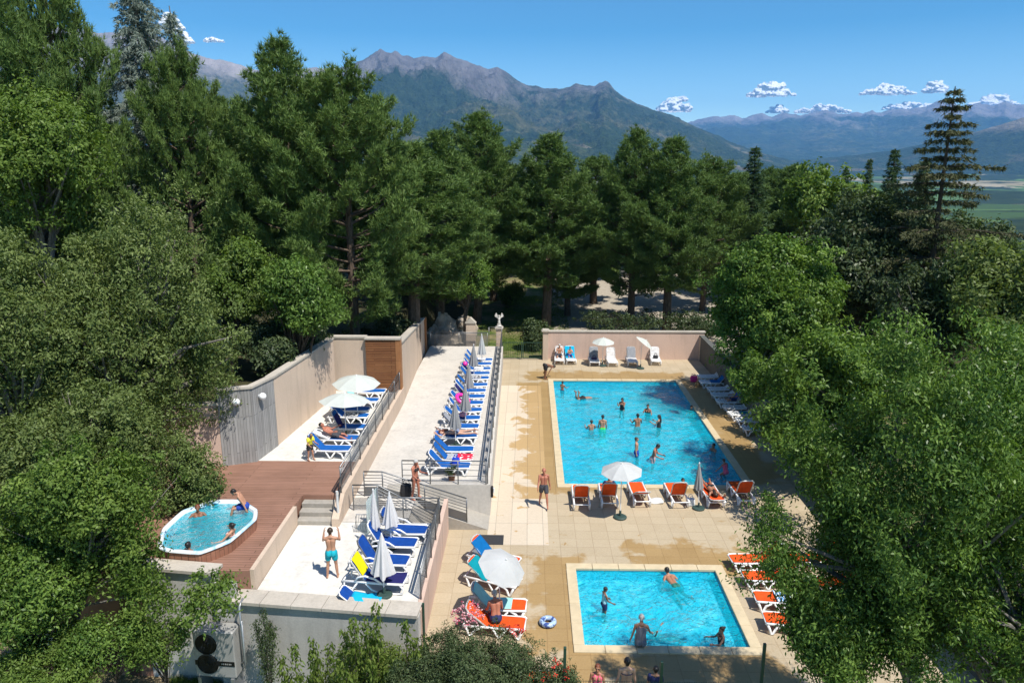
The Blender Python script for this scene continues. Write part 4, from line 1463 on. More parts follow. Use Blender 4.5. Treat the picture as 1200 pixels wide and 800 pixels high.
def make_lounger(kind, sling, ang_deg, label, group=None, frame=None):
    """kind: 'molded' (arched legs), 'arm' (looped armrests), 'slat' (white slatted)"""
    ang = RAD(ang_deg)
    frame = frame or M['plastic']
    r = thing('sun_lounger', label, 'sun lounger', (0, 0, 0), 0, group)
    hw = W_L / 2
    fx = HINGE + L_SEAT
    # frame: two side rails joined by cross bars
    mb = MB()
    for s in (-1, 1):
        mb.tube([(-1.02, s * hw, SEAT_Z - 0.03), (HINGE, s * hw, SEAT_Z - 0.02), (0.2, s * hw, SEAT_Z - 0.03), (fx - 0.06, s * hw, SEAT_Z - 0.005), (fx, s * (hw - 0.05), SEAT_Z - 0.03)], 0.036, 8)
    for x in (-1.0, HINGE + 0.05, fx - 0.02):
        mb.tube([(x, -hw, SEAT_Z - 0.035), (x, hw, SEAT_Z - 0.035)], 0.024, 8)
    mb.build('frame', frame, r, smooth=True)
    # legs
    for s in (-1, 1):
        if kind == 'arm':
            MB().tube([(fx - 0.1, s * hw, SEAT_Z - 0.04), (fx + 0.0, s * hw, 0.22), (fx - 0.03, s * hw, 0.06), (fx - 0.22, s * hw, 0.028), (0.1, s * hw, 0.03), (-0.1, s * hw, 0.10), (-0.30, s * hw, SEAT_Z - 0.05)], 0.030, 8).build('leg', frame, r, smooth=True)
            MB().tube([(-0.95, s * hw, SEAT_Z - 0.04), (-0.98, s * hw, 0.15), (-0.9, s * hw, 0.028), (-0.72, s * hw, 0.05), (-0.55, s * hw, SEAT_Z - 0.05)], 0.028, 8).build('leg', frame, r, smooth=True)
            MB().tube([(-0.62, s * (hw + 0.045), SEAT_Z), (-0.50, s * (hw + 0.05), 0.52), (-0.28, s * (hw + 0.05), 0.575), (0.02, s * (hw + 0.05), 0.50), (0.22, s * (hw + 0.04), SEAT_Z)], 0.030, 8).build('armrest', frame, r, smooth=True)
        else:
            for (xa, xm, xb) in ((fx - 0.06, fx - 0.13, fx - 0.34), (-0.92, -0.86, -0.62)):
                k = 1 if xa > 0 else -1
                MB().tube([(xa, s * hw, SEAT_Z - 0.05), (xm, s * (hw + 0.005), 0.15), (xm - 0.03 * k, s * (hw + 0.01), 0.026), (xm - 0.10 * k, s * (hw + 0.01), 0.026), (xb + 0.03 * k, s * hw, 0.22), (xb - 0.14 * k, s * hw, SEAT_Z - 0.05)], [0.04, 0.04, 0.04, 0.04, 0.042, 0.036], 8).build('leg', frame, r, smooth=True)
            MB().tube([(0.30, s * hw, SEAT_Z - 0.05), (0.12, s * hw, 0.05), (0.05, s * hw, 0.03), (-0.10, s * hw, SEAT_Z - 0.05)], 0.034, 8).build('leg', frame, r, smooth=True)
    # seat
    w2 = hw - 0.04
    if kind == 'slat':
        mb = MB()
        n = 9
        for k in range(n):
            x = HINGE + 0.05 + (L_SEAT - 0.12) * k / (n - 1)
            mb.rbox((x - 0.052, -w2, SEAT_Z - 0.012), (x + 0.052, w2, SEAT_Z + 0.012), 0.006)
        mb.build('seat', sling, r)
        mb = MB()
        for k in range(7):
            t0 = 0.06 + (L_BACK - 0.1) * k / 6
            q = back_point(t0, ang)
            mt_ = Matrix.Translation(q) @ Matrix.Rotation(ang, 4, 'Y')
            mb.rbox((-0.047, -w2, -0.011), (0.047, w2, 0.011), 0.005, mt_)
        mb.build('backrest', sling, r)
    else:
        rows = []
        for k in range(11):
            x = HINGE + (L_SEAT - 0.03) * k / 10
            sag = -0.022 * math.sin(math.pi * k / 10)
            e = 0.05 if k == 10 else 0.0
            rows.append([Vector((x, -w2 + e, SEAT_Z + 0.012)), Vector((x, -w2 * 0.5, SEAT_Z + 0.008 + sag)), Vector((x, 0, SEAT_Z + 0.006 + sag * 1.2)), Vector((x, w2 * 0.5, SEAT_Z + 0.008 + sag)), Vector((x, w2 - e, SEAT_Z + 0.012))])
        MB().sheet(rows, 0.012).build('seat', sling, r, smooth=False)
        rows = []
        for k in range(9):
            t0 = L_BACK * k / 8
            sag = -0.02 * math.sin(math.pi * k / 8)
            e = 0.07 if k == 8 else 0.0
            row = []
            for u in (-1, -0.5, 0, 0.5, 1):
                q = back_point(t0, ang, 0.012 + sag * (1 - u * u))
                q.y = u * (w2 - e)
                row.append(q)
            rows.append(row[::-1])
        MB().sheet(rows, 0.012).build('backrest', sling, r, smooth=False)
    # back frame
    mb = MB()
    top = L_BACK + 0.03
    pl = [back_point(0, ang)] + [back_point(top - 0.12, ang), back_point(top - 0.02, ang)]
    path = [pl[0] + Vector((0, -hw + 0.02, 0)), pl[1] + Vector((0, -hw + 0.02, 0)), pl[2] + Vector((0, -hw + 0.10, 0)), back_point(top, ang), pl[2] + Vector((0, hw - 0.10, 0)), pl[1] + Vector((0, hw - 0.02, 0)), pl[0] + Vector((0, hw - 0.02, 0))]
    mb.tube(path, 0.027, 8)
    bf = mb.build('back_frame', frame, r, smooth=True)
    sp = back_point(L_BACK * 0.55, ang)
    for s in (-1, 1):
        MB().tube([sp + Vector((-0.01, s * (hw - 0.08), -0.03)), Vector((min(-0.98, sp.x - 0.12), s * (hw - 0.08), SEAT_Z - 0.03))], 0.014, 6)
    mb.build('prop', frame, bf)
    return r


def profile(s, ang, lift):
    """s runs from the top of the backrest (0) to the foot end (L_BACK + L_SEAT)"""
    if s < L_BACK:
        return back_point(L_BACK - s, ang, lift)
    return Vector((HINGE + (s - L_BACK), 0, SEAT_Z + lift))


def towel(root, ang_deg, s0, s1, mat, label, w=0.62, hang=0.0, seed=1, name='towel', shift=0.0, group=None):
    ang = RAD(ang_deg)
    r_ = random.Random(seed)
    n, m = 22, 11
    rows = []
    ph = r_.uniform(0, 6)
    for i in range(n + 1):
        s = s0 + (s1 - s0) * i / n
        row = []
        for k in range(m + 1):
            u = -1 + 2 * k / m
            y = u * w / 2 + shift + 0.02 * math.sin(5 * s + ph)
            over = max(0, abs(y) - W_L / 2 - 0.035)
            lift = 0.026 + 0.011 * math.sin(7 * s + ph + 2.0 * u) * math.cos(9 * y + ph) + 0.006
            q = profile(max(s, 0.0), ang, lift)
            if s < 0:
                q = q + Vector((-0.03 * min(1, -s / 0.05), 0, s))
            q.y = math.copysign(min(abs(y), W_L / 2 + 0.035 + over * 0.15), y)
            q.z -= over * 0.95
            row.append(q)
        rows.append(row[::-1])
    o = MB().sheet(rows, 0.008).build(name, mat, None, smooth=True)
    mw = Matrix.Translation(root.location) @ Matrix.Rotation(root.rotation_euler.z, 4, 'Z')
    o.location = root.location
    o.rotation_euler = (0, 0, root.rotation_euler.z)
    return tag(o, label, 'towel', group)


def cloth(name, c, c2=None, scale=8.0, kind='plain', thr=0.5):
    t = NT(name)
    o = t.obj()
    if kind == 'stripes':
        w = t.n('ShaderNodeTexWave', i_Scale=scale, i_Vector=o, bands_direction='X').outputs['Fac']
        col = t.ramp(w, [(thr, c), (thr + 0.04, c2)])
    elif kind == 'blobs':
        col = t.ramp(t.noise(scale, 2, 0.5, o), [(thr, c), (thr + 0.03, c2)])
    else:
        v = t.noise(6, 4, 0.6, o)
        col = t.ramp(v, [(0.3, tuple(x * 0.82 for x in c)), (0.7, c)])
    return t.done(t.pbsdf(col, 0.95, 0, t.bump(t.noise(90, 3, 0.6, o), 0.3, 0.004), Specular_IOR_Level=0.1))


M['t_yellow'] = cloth('yellow_towel', (0.78, 0.66, 0.01))
M['t_cyan'] = cloth('cyan_towel', (0.01, 0.42, 0.68))
M['t_teal'] = cloth('teal_towel', (0.005, 0.25, 0.30))
M['t_blue'] = cloth('deep_blue_towel', (0.006, 0.13, 0.36))
M['t_mint'] = cloth('mint_towel', (0.35, 0.66, 0.60))
M['t_navy'] = cloth('navy_cushion', (0.025, 0.025, 0.12))
M['t_pink'] = cloth('pink_towel', (0.80, 0.35, 0.40))
M['t_white'] = cloth('white_towel', (0.78, 0.78, 0.76))
M['t_grey'] = cloth('grey_towel', (0.30, 0.31, 0.33))
M['t_aqua'] = cloth('aqua_towel', (0.28, 0.70, 0.68))
M['t_red'] = cloth('red_white_towel', (0.70, 0.03, 0.06), (0.85, 0.80, 0.80), 5.0, 'blobs', 0.56)
M['t_zebra'] = cloth('black_white_towel', (0.03, 0.03, 0.03), (0.80, 0.80, 0.80), 9.0, 'stripes')
M['t_pattern'] = cloth('dark_patterned_towel', (0.04, 0.04, 0.05), (0.75, 0.75, 0.74), 16.0, 'blobs', 0.5)
M['t_bluewhite'] = cloth('blue_white_towel', (0.10, 0.30, 0.55), (0.70, 0.78, 0.85), 3.0, 'stripes')

# prototypes (each is moved to its first place and copied for the rest)
PROTO = {}


def lounger(key, loc, rotz, label, group=None):
    kind, mat, ang = key
    if key not in PROTO:
        o = make_lounger(kind, M[mat], ang, label, group)
        PROTO[key] = o
        o.location = loc
        o.rotation_euler = (0, 0, rotz)
        return o
    return dup(PROTO[key], loc, rotz, label, group)


def near(x, y, z):
    return P(x, y, z)


# ---- lower terrace: navy loungers with looped arms (foot end right)
gC = 'navy sling loungers on the lower terrace'
specC = [(505, 633, 505 - 437, 62, 'navy lounger nearest the glass screen, under the rear white parasol'),
         (493, 648, 70, 60, 'second navy lounger from the glass screen, bare and upright backed'),
         (484, 669, 70, 60, 'third navy lounger from the glass screen, beside the front closed parasol'),
         (481, 691, 70, 56, 'navy lounger with a yellow towel over its back and dark cushion on the seat')]
lc = []
for i, (x, y, w, a, lab) in enumerate(specC):
    f = P(x, y, ZB)
    o = lounger(('arm', 'navy', a), (f.x - 0.98, f.y + 0.12, ZB + 0.004), RAD(-4 - i), lab, gC)
    lc.append((o, a))
towel(lc[3][0], lc[3][1], -0.18, 0.62, M['t_yellow'], 'crumpled yellow towel hung over the back of a navy lounger', 0.5, seed=3)
towel(lc[3][0], lc[3][1], 0.74, 1.93, M['t_navy'], 'dark violet blue towel spread on the seat below the yellow towel', 0.60, seed=5)
q = P(411, 700, ZB)
r = thing('beach_chair', 'low blue folding seat with a cyan pad on the floor just behind the front coping', 'beach chair', (q.x, q.y, ZB + 0.006), RAD(-6))
mtx = Matrix.Translation((0, 0, 0.02)) @ Matrix.Rotation(RAD(38), 4, 'Y')
MB().rbox((-0.36, -0.24, 0.0), (0.0, 0.24, 0.03), 0.012, mtx).build('backrest', M['navy'], r)
MB().tube([mtx @ Vector(v) for v in ((0, -0.26, 0.015), (-0.30, -0.26, 0.015), (-0.39, -0.16, 0.015), (-0.39, 0.16, 0.015), (-0.30, 0.26, 0.015), (0, 0.26, 0.015))], 0.022, 8).build('back_frame', M['plastic'], r, smooth=True)
MB().sheet([[Vector((x, y, 0.055 + 0.02 * math.sin(8 * x + 5 * y))) for y in np.linspace(0.24, -0.24, 7)] for x in np.linspace(0.02, 0.95, 12)], 0.05).build('seat', M['t_cyan'], r, smooth=True)

# ---- upper terrace: blue loungers (foot end right, at the parapet)
gA = 'blue loungers on the upper terrace'
specA = [(411, 537, 48, 'blue lounger nearest the wooden deck, child in yellow beside its head'),
         (420, 524, 20, 'blue lounger with the reclining sunbather on the upper terrace'),
         (430, 510.5, 66, 'blue lounger with steep shaded back under the nearer open parasol'),
         (432, 497, 42, 'blue lounger with patterned towel under the nearer open parasol'),
         (433, 489, 50, 'shaded dark blue lounger between the two open parasols of the upper terrace'),
         (444, 478, 55, 'blue lounger with the aqua towel on its back below the farther parasol'),
         (452, 467, 45, 'blue lounger farthest from the wooden deck, in front of the brown slats')]
la = []
for i, (x, y, a, lab) in enumerate(specA):
    f = P(x, y, ZA)
    o = lounger(('molded', 'blue', a), (f.x - 0.9, f.y + 0.25, ZA + 0.004), RAD(-2), lab, gA)
    la.append((o, a))
towel(la[3][0], la[3][1], 0.8, 1.5, M['t_pattern'], 'black and white patterned towel on a blue upper terrace lounger', 0.6, seed=8)
towel(la[5][0], la[5][1], -0.1, 1.2, M['t_aqua'], 'pale aqua towel over a blue lounger below the farther open parasol', 0.6, seed=9)
towel(la[2][0], la[2][1], 0.2, 0.9, M['t_navy'], 'dark towel on the steep back of a blue lounger by the nearer parasol', 0.55, seed=10)
towel(la[1][0], la[1][1], -0.05, 0.8, M['t_white'], 'white towel behind the reclining sunbather on the upper terrace', 0.58, seed=11)

# ---- walkway row: 17 blue loungers, foot end right at the railing
gB = 'blue loungers in the long row on the walkway'
yB = [556.5, 547, 537, 520.5, 509, 499, 489.5, 480.5, 473, 466, 459, 450.5, 445, 439.5, 433.5, 428.5]
xB = [553, 556, 557, 561, 563, 564.5, 566.5, 568, 570, 571, 573, 574.5, 575.5, 576.5, 577.5, 578.5]
aB = [48, 52, 46, 10, 50, 44, 52, 48, 55, 50, 46, 52, 48, 55, 50, 52]
what = {0: 'near end blue lounger of the walkway row, just behind the cross railing', 1: 'blue lounger of the walkway row with striped and red towels', 2: 'bare blue lounger of the walkway row in front of the lying sunbather',
        3: 'flat lounger of the walkway row with the sunbather lying on it', 5: 'walkway lounger with the round pink hat or bag on it', 7: 'walkway lounger with the big pink swim ring on it'}
lb = []
for i, (x, y) in enumerate(zip(xB, yB)):
    f = P(x, y, ZB)
    lab = what.get(i, 'blue lounger in the walkway row, %s from the near end' % ORD[i])
    o = lounger(('molded', 'blue', aB[i]), (f.x - 0.93, f.y + 0.22, ZB + 0.004), RAD((i * 37 % 7) - 3), lab, gB)
    lb.append((o, aB[i]))
towel(lb[1][0], lb[1][1], 0.86, 1.25, M['t_zebra'], 'black and white striped towel on the walkway lounger second from the near end', 0.64, seed=12)
towel(lb[1][0], lb[1][1], 1.28, 1.96, M['t_red'], 'red and white towel beside the striped one in the walkway row', 0.64, seed=13)
towel(lb[4][0], lb[4][1], 0.0, 0.45, M['t_grey'], 'grey cloth on the back of a walkway lounger beyond the lying sunbather', 0.5, seed=14)
towel(lb[8][0], lb[8][1], 0.0, 0.85, M['t_navy'], 'dark navy towel on a walkway lounger beside the middle closed parasols', 0.56, seed=15)
towel(lb[11][0], lb[11][1], 0.9, 1.5, M['t_pattern'], 'small patterned towel on a walkway lounger near the far end', 0.5, seed=16)
towel(lb[13][0], lb[13][1], 0.9, 1.5, M['t_white'], 'white towel on a walkway lounger at the far end', 0.5, seed=17)
towel(lb[15][0], lb[15][1], 1.0, 1.5, M['t_white'], 'white cloth on the last walkway lounger by the gate pillar', 0.5, seed=18)

# ---- by the far wall: white loungers, feet towards the camera
gW = 'white loungers by the far pool wall'
specW = [(656, 428, 55, 'white lounger at the far wall carrying a man, nearest the gate pillar'),
         (669, 428, 58, 'lounger at the far wall covered by a cyan towel with a seated child'),
         (697, 430, 66, 'white lounger at the far wall left of the open parasol, back in shade'),
         (718, 430.5, 62, 'bright empty white lounger at the far wall right of the open parasol'),
         (742, 430, 66, 'white lounger with grey back left of the tilted parasol'),
         (770, 429, 50, 'white lounger right of the tilted parasol with a dark bag, half in shade')]
lw = []
for x, y, a, lab in specW:
    f = P(x, y, 0)
    o = lounger(('slat', 'whites', a), (f.x, f.y + 0.86, 0.004), RAD(-90 + (x % 5 - 2) * 2), lab, gW)
    lw.append((o, a))
towel(lw[1][0], lw[1][1], -0.1, 1.4, M['t_cyan'], 'cyan towel over the second white lounger at the far wall', 0.72, seed=20)
towel(lw[2][0], lw[2][1], 0.0, 0.85, M['t_grey'], 'grey towel on the back of the white lounger left of the far parasol', 0.6, seed=21)
towel(lw[4][0], lw[4][1], -0.03, 0.85, M['t_grey'], 'grey towel on the back of the white lounger left of the tilted parasol', 0.6, seed=22)

# ---- shaded row on the right, feet towards the pool
gS = 'white loungers in the shade along the right wall'
specS = [(819, 448, 50, 'white lounger in the right hand row farthest away, beside a pink bag'), (821, 455, 48, 'shaded white lounger with a blue towel on its back, second from the far wall'),
         (830, 463, 40, 'shaded white lounger in the right row, third from the far wall'), (835, 470, 38, 'shaded white lounger in the right row, fourth from the far wall'),
         (841, 478, 46, 'shaded white lounger with a person in blue on it in the right row'), (849, 485.5, 42, 'shaded white lounger in the right row, sixth from the far wall'),
         (855, 493, 44, 'shaded white lounger in the right row with a teal towel'), (864, 501, 36, 'shaded white lounger in the right row, eighth from the far wall'),
         (872, 511, 40, 'shaded white lounger of the right row with a reclining person, nearest visible'), (902, 522, 44, 'white lounger partly behind the leafy branch at the near end of the right row')]
ls = []
for x, y, a, lab in specS:
    f = P(x, y, 0)
    o = lounger(('slat', 'whites', a), (f.x + 0.85, f.y + 0.30, 0.004), RAD(180 + (x % 4) * 2), lab, gS)
    ls.append((o, a))
towel(ls[1][0], ls[1][1], 0.0, 1.3, M['t_blue'], 'blue towel on a white lounger near the pink bag', 0.6, seed=23)
towel(ls[6][0], ls[6][1], 0.9, 1.3, M['t_teal'], 'small teal towel on a shaded white lounger of the right row', 0.5, seed=24)
towel(ls[8][0], ls[8][1], 0.9, 1.6, M['t_cyan'], 'bright blue towel under the reclining person in the shaded right row', 0.55, seed=25)

# ---- between the pools: six orange loungers facing the big pool (backs to the camera)
gO = 'orange loungers between the two pools'
specO = [(682, 600, 60, 'orange lounger farthest left in the row facing the big pool'), (715, 598, 62, 'orange lounger under the open grey parasol by the big pool'),
         (752, 596, 30, 'orange lounger with lowered back and a white towel beside it'), (797, 597, 62, 'orange lounger left of the closed parasol facing the big pool'),
         (839, 597, 8, 'flat orange lounger with the sunbather lying face down'), (875, 595, 62, 'orange lounger farthest right in the row facing the big pool')]
lo = []
for x, y, a, lab in specO:
    f = P(x, y, 0)
    o = lounger(('molded', 'orange', a), (f.x + 0.0, f.y + 1.0, 0.004), RAD(90 + (x % 3 - 1) * 3), lab, gO)
    lo.append((o, a))

# ---- right of the small pool: orange loungers, feet towards the pool
gR = 'orange loungers right of the small pool'
specR = [(857, 668, 42, 'orange lounger right of the small pool, farthest back of its row'), (872, 689, 45, 'orange lounger right of the small pool, mostly behind leaves, second from the back'),
         (886, 715, 42, 'orange lounger right of the small pool with a blue and white towel'), (898, 742, 40, 'orange lounger right of the small pool nearest the camera')]
lr = []
for i, (x, y, a, lab) in enumerate(specR):
    f = P(x, y, 0)
    o = lounger(('molded', 'orange', a), (f.x + 0.84, f.y + 0.22, 0.004), RAD(180 + 4 - 3 * i), lab, gR)
    lr.append((o, a))
towel(lr[2][0], lr[2][1], 0.55, 1.3, M['t_bluewhite'], 'blue and white striped towel on an orange lounger by the small pool', 0.66, seed=27)
towel(lr[3][0], lr[3][1], 0.7, 1.25, M['t_bluewhite'], 'patterned blue towel on the nearest orange lounger by the small pool', 0.62, seed=28)
for (x, y, rz, lab) in ((925, 667, 184, 'orange lounger deep behind the leaves right of the small pool, in the back'), (945, 697, 180, 'orange lounger deep behind the leaves right of the small pool, in the middle')):
    f = P(x, y, 0)
    lounger(('molded', 'orange', 42), (f.x + 0.84, f.y + 0.22, 0.004), RAD(rz), lab, gR)

# ---- left of the small pool: orange loungers under a tilted parasol
gL = 'orange loungers under the tilted parasol at the front'
specL = [(607, 672, 46, -24, 'orange lounger under a deep blue towel by the tilted parasol'), (608, 697, 40, -22, 'orange lounger with teal towel in the shade of the tilted parasol'),
         (617, 724, 48, -4, 'orange lounger with a mint towel nearest the bushes'), (616, 746, 40, -6, 'orange lounger behind the bush with a white patterned side')]
ll = []
for x, y, a, rz, lab in specL:
    f = P(x, y, 0)
    c_, s_ = math.cos(RAD(rz)), math.sin(RAD(rz))
    o = lounger(('molded', 'orange', a), (f.x - 0.86 * c_, f.y - 0.86 * s_ + 0.15, 0.004), RAD(rz), lab, gL)
    ll.append((o, a))
towel(ll[0][0], ll[0][1], 0.06, 1.25, M['t_blue'], 'deep blue towel spread on an orange lounger behind the tilted parasol', 0.68, seed=30)
towel(ll[1][0], ll[1][1], 0.05, 0.95, M['t_teal'], 'teal towel on an orange lounger in the tilted parasol shade', 0.68, seed=31)
towel(ll[2][0], ll[2][1], -0.12, 1.5, M['t_mint'], 'long mint towel on the orange lounger nearest the bushes', 0.60, seed=32)
f = P(669, 812, 0)
lounger(('molded', 'orange', 42), (f.x - 0.9, f.y + 0.1, 0.004), RAD(4), 'orange lounger cut by the frame beside the green fence post', 'orange loungers by the near fence')

# ---------------------------------------------------------------- parasols
def m_canopy(name, col):
    t = NT(name)
    v = t.noise(2.0, 4, 0.6, t.obj())
    c = t.ramp(v, [(0.3, tuple(x * 0.9 for x in col)), (0.7, col)])
    d = t.pbsdf(c, 0.8, Specular_IOR_Level=0.2)
    tr = t.n('ShaderNodeBsdfTranslucent', i_Color=c).outputs[0]
    return t.done(t.n('ShaderNodeMixShader', i_0=0.18, i_1=d, i_2=tr).outputs[0])


M['canopy'] = m_canopy('greenish_white_canvas', (0.60, 0.63, 0.58))
M['canopy2'] = m_canopy('light_grey_canvas', (0.56, 0.57, 0.56))
M['canopy3'] = m_canopy('white_canvas', (0.74, 0.72, 0.72))
M['canopy4'] = m_canopy('taupe_grey_canvas', (0.36, 0.36, 0.36))
M['base'] = plain('dark_green_base', (0.03, 0.06, 0.05), 0.6)


def open_parasol(loc, label, h, rad, mat, tilt=(0, 0), group=None, ribs=8, sag=0.36, rotz=0.2, hub_h=None):
    r = thing('parasol', label, 'parasol', loc, rotz, group)
    tm = Matrix.Translation((0, 0, h - 0.5)) @ Euler((RAD(tilt[0]), RAD(tilt[1]), 0)).to_matrix().to_4x4()
    MB().tube([(0, 0, 0.04), (0, 0, h - 0.5)], 0.022, 8).build('pole', M['plastic'], r)
    mb = MB().tube([tm @ Vector((0, 0, 0)), tm @ Vector((0, 0, 0.5))], 0.018, 8)
    mb.build('upper_pole', M['plastic'], r)
    mb = MB().lathe([(0.24, 0.0), (0.27, 0.02), (0.27, 0.06), (0.22, 0.09), (0.05, 0.10), (0.045, 0.32)], 18)
    mb.build('base', M['base'], r)
    vs, fs = [tm @ Vector((0, 0, 0.55))], []
    rings = 6
    seg = ribs * 4
    for i in range(1, rings + 1):
        q = i / rings
        for k in range(seg):
            a = 2 * math.pi * k / seg
            ph = (k % 4) / 4.0
            sl = 1 - 0.075 * math.sin(math.pi * ph) * q
            z = 0.55 - sag * q ** 1.55 - 0.03 * math.sin(math.pi * ph) * q * (1 if q < 1 else 0.2)
            vs.append(tm @ Vector((rad * q * sl * math.cos(a), rad * q * sl * math.sin(a), z)))
    for k in range(seg):
        j = (k + 1) % seg
        fs.append((0, 1 + k, 1 + j))
        for i in range(rings - 1):
            a, b = 1 + i * seg, 1 + (i + 1) * seg
            fs.append((a + k, b + k, b + j, a + j))
    cn = MB().add(vs, fs).build('canopy', mat, r)
    MB().lathe([(0.03, 0.54), (0.028, 0.59), (0.0, 0.62)], 8, tm).build('finial', M['plastic'], cn)
    for k in range(ribs):
        a = 2 * math.pi * k / ribs
        pts = [tm @ Vector((rad * q * math.cos(a), rad * q * math.sin(a), 0.55 - sag * q ** 1.55 - 0.012)) for q in (0.03, 0.3, 0.6, 0.85, 0.99)]
        MB().tube(pts, 0.006, 5).build('rib', M['galv'], cn)
    return r


def closed_parasol(loc, label, h, ln, w, mat, group=None, lean=(0, 0), base=True, seed=0):
    r = thing('parasol', label, 'parasol', loc, seed * 0.7, group)
    top = Vector((lean[0], lean[1], h))
    ax = lambda z: Vector((lean[0] * z / h, lean[1] * z / h, z))
    MB().tube([ax(0.03), ax(h - ln + 0.1)], 0.02, 8).build('pole', M['plastic'], r)
    if base:
        MB().lathe([(0.22, 0.0), (0.25, 0.02), (0.25, 0.06), (0.2, 0.08), (0.045, 0.09), (0.04, 0.28)], 16).build('base', M['base'], r)
    n = 32
    rows = []
    for i in range(9):
        q = i / 8
        rr_ = w * (0.09 + 0.91 * q ** 0.9) * 0.5
        ring = []
        for k in range(n):
            a = 2 * math.pi * k / n
            f = 1 + 0.22 * math.cos(8 * a + seed) * (0.3 + 0.7 * q) + 0.07 * math.sin(3 * a + seed * 2)
            zz = h - ln * q + (0.05 * math.sin(5 * a + seed) * q ** 3)
            ring.append(ax(zz) + Vector((rr_ * f * math.cos(a), rr_ * f * math.sin(a), 0)))
        rows.append(ring)
    mb = loft(rows)
    mb.f.append(tuple(range(n - 1, -1, -1)))
    mb.f.append(tuple(range(8 * n, 9 * n)))
    cn = mb.build('canopy', mat, r)
    MB().lathe([(0.028, 0), (0.026, 0.05), (0.0, 0.09)], 8, Matrix.Translation(ax(h - 0.02))).build('finial', M['plastic'], cn)
    return r


def para_at(px, py, h, z, rest):
    """foot of a pole whose top (height h above level z) shows at px, py"""
    q = P(px, py, z + h)
    return Vector((q.x, q.y, z))


open_parasol(para_at(417, 441, 2.15, ZA, 0), 'open greenish white parasol farther away on the upper terrace', 2.15, 1.12, M['canopy'], (4, 2), 'open parasols', sag=0.40)
open_parasol(para_at(403, 462, 2.0, ZA, 0), 'open greenish white parasol nearer the wooden deck on the upper terrace', 2.0, 1.12, M['canopy'], (-3, 3), 'open parasols', sag=0.36)
open_parasol(para_at(707, 396.5, 2.0, 0, 0), 'open parasol standing level in front of the far pool wall', 2.0, 0.80, M['canopy'], (3, 0), 'open parasols', sag=0.34)
open_parasol(para_at(752, 397.5, 2.1, 0, 0), 'tilted open parasol in front of the far pool wall', 2.1, 0.72, M['canopy'], (8, 36), 'open parasols', sag=0.25)
open_parasol(para_at(729, 544, 2.3, 0, 0), 'open light grey parasol over the orange loungers by the big pool', 2.3, 0.84, M['canopy2'], (4, -3), 'open parasols', sag=0.34)
open_parasol(para_at(585, 652, 2.25, 0, 0), 'large tilted grey white parasol at the front over towel covered loungers', 2.25, 0.76, M['canopy2'], (20, 20), 'open parasols', sag=0.36)
gc = 'closed parasols'
closed_parasol(para_at(437, 574, 2.1, ZB, 0), 'closed white parasol farthest left on the lower terrace, beside the glass screen', 2.1, 1.35, 0.34, M['canopy3'], gc, seed=1)
closed_parasol(para_at(456, 578, 1.95, ZB, 0), 'closed white parasol behind the rear navy lounger of the lower terrace', 1.95, 1.1, 0.50, M['canopy3'], gc, seed=2)
closed_parasol(para_at(447, 626, 2.0, ZB, 0), 'closed white parasol between the two front navy loungers', 2.0, 1.25, 0.62, M['canopy3'], gc, seed=3)
closed_parasol(para_at(822, 543, 2.0, 0, 0), 'closed taupe parasol between orange loungers at the big pool edge', 2.0, 1.1, 0.36, M['canopy4'], gc, seed=4, lean=(0.08, 0))
for i, (x, y, lab) in enumerate(((533, 470, 'closed grey parasol nearest the camera in the walkway row'), (545, 451, 'closed grey parasol in the walkway row beside the pink swim ring'),
                                 (549, 427, 'closed grey parasol in the middle of the walkway row'), (555, 404, 'closed grey parasol second from the gate pillar in the walkway row'),
                                 (564.5, 392, 'closed light grey parasol farthest back, against the railing by the gate pillar'))):
    closed_parasol(para_at(x, y, 2.15, ZB, 0), lab, 2.15, 1.25, 0.50, M['canopy4'] if i < 4 else M['canopy2'], gc, seed=5 + i)

# ---------------------------------------------------------------- small things
def torus(R, r, n=26, m=12, a0=0.0, a1=2 * math.pi, mat=None):
    closed = abs(a1 - a0 - 2 * math.pi) < 1e-6
    pts = [Vector((R * math.cos(a0 + (a1 - a0) * i / n), R * math.sin(a0 + (a1 - a0) * i / n), 0)) for i in range(n + (0 if closed else 1))]
    vs, fs = [], []
    for p in pts:
        d = p.normalized()
        for k in range(m):
            b = 2 * math.pi * k / m
            v = p + d * r * math.cos(b) + Vector((0, 0, r * math.sin(b)))
            vs.append(mat @ v if mat is not None else v)
    L = len(pts)
    for i in range(L if closed else L - 1):
        j = (i + 1) % L
        for k in range(m):
            e = (k + 1) % m
            fs.append((i * m + k, j * m + k, j * m + e, i * m + e))
    return MB().add(vs, fs)


t = NT('blue_vinyl')
M['vinylblue'] = t.done(t.pbsdf(t.ramp(t.noise(9, 2, 0.5, t.obj()), [(0.48, (0.05, 0.09, 0.28)), (0.52, (0.38, 0.50, 0.66))]), 0.3))
q = P(642, 731, 0)
o = torus(0.19, 0.085).build('swim_ring', M['vinylblue'], None, smooth=True); o.location = (q.x, q.y, 0.09)
tag(o, 'blue patterned swim ring lying on the slabs left of the small pool', 'swim ring')
M['pinkvinyl'] = plain('hot_pink_vinyl', (0.85, 0.04, 0.34), 0.3, 0, 0.05)
pr = lb[7][0]
o = torus(0.34, 0.10, 30, 12).build('swim_ring', M['pinkvinyl'], None, smooth=True)
o.location = pr.location + Vector((-0.22, -0.12, 0.56)); o.rotation_euler = (RAD(14), RAD(30), 0)
tag(o, 'big hot pink swim ring lying on a walkway lounger', 'swim ring')
o = MB().ball((0, 0, 0), 0.2, 12, 8, (1, 1, 0.7)).build('beach_bag', M['t_pink'], None, smooth=True)
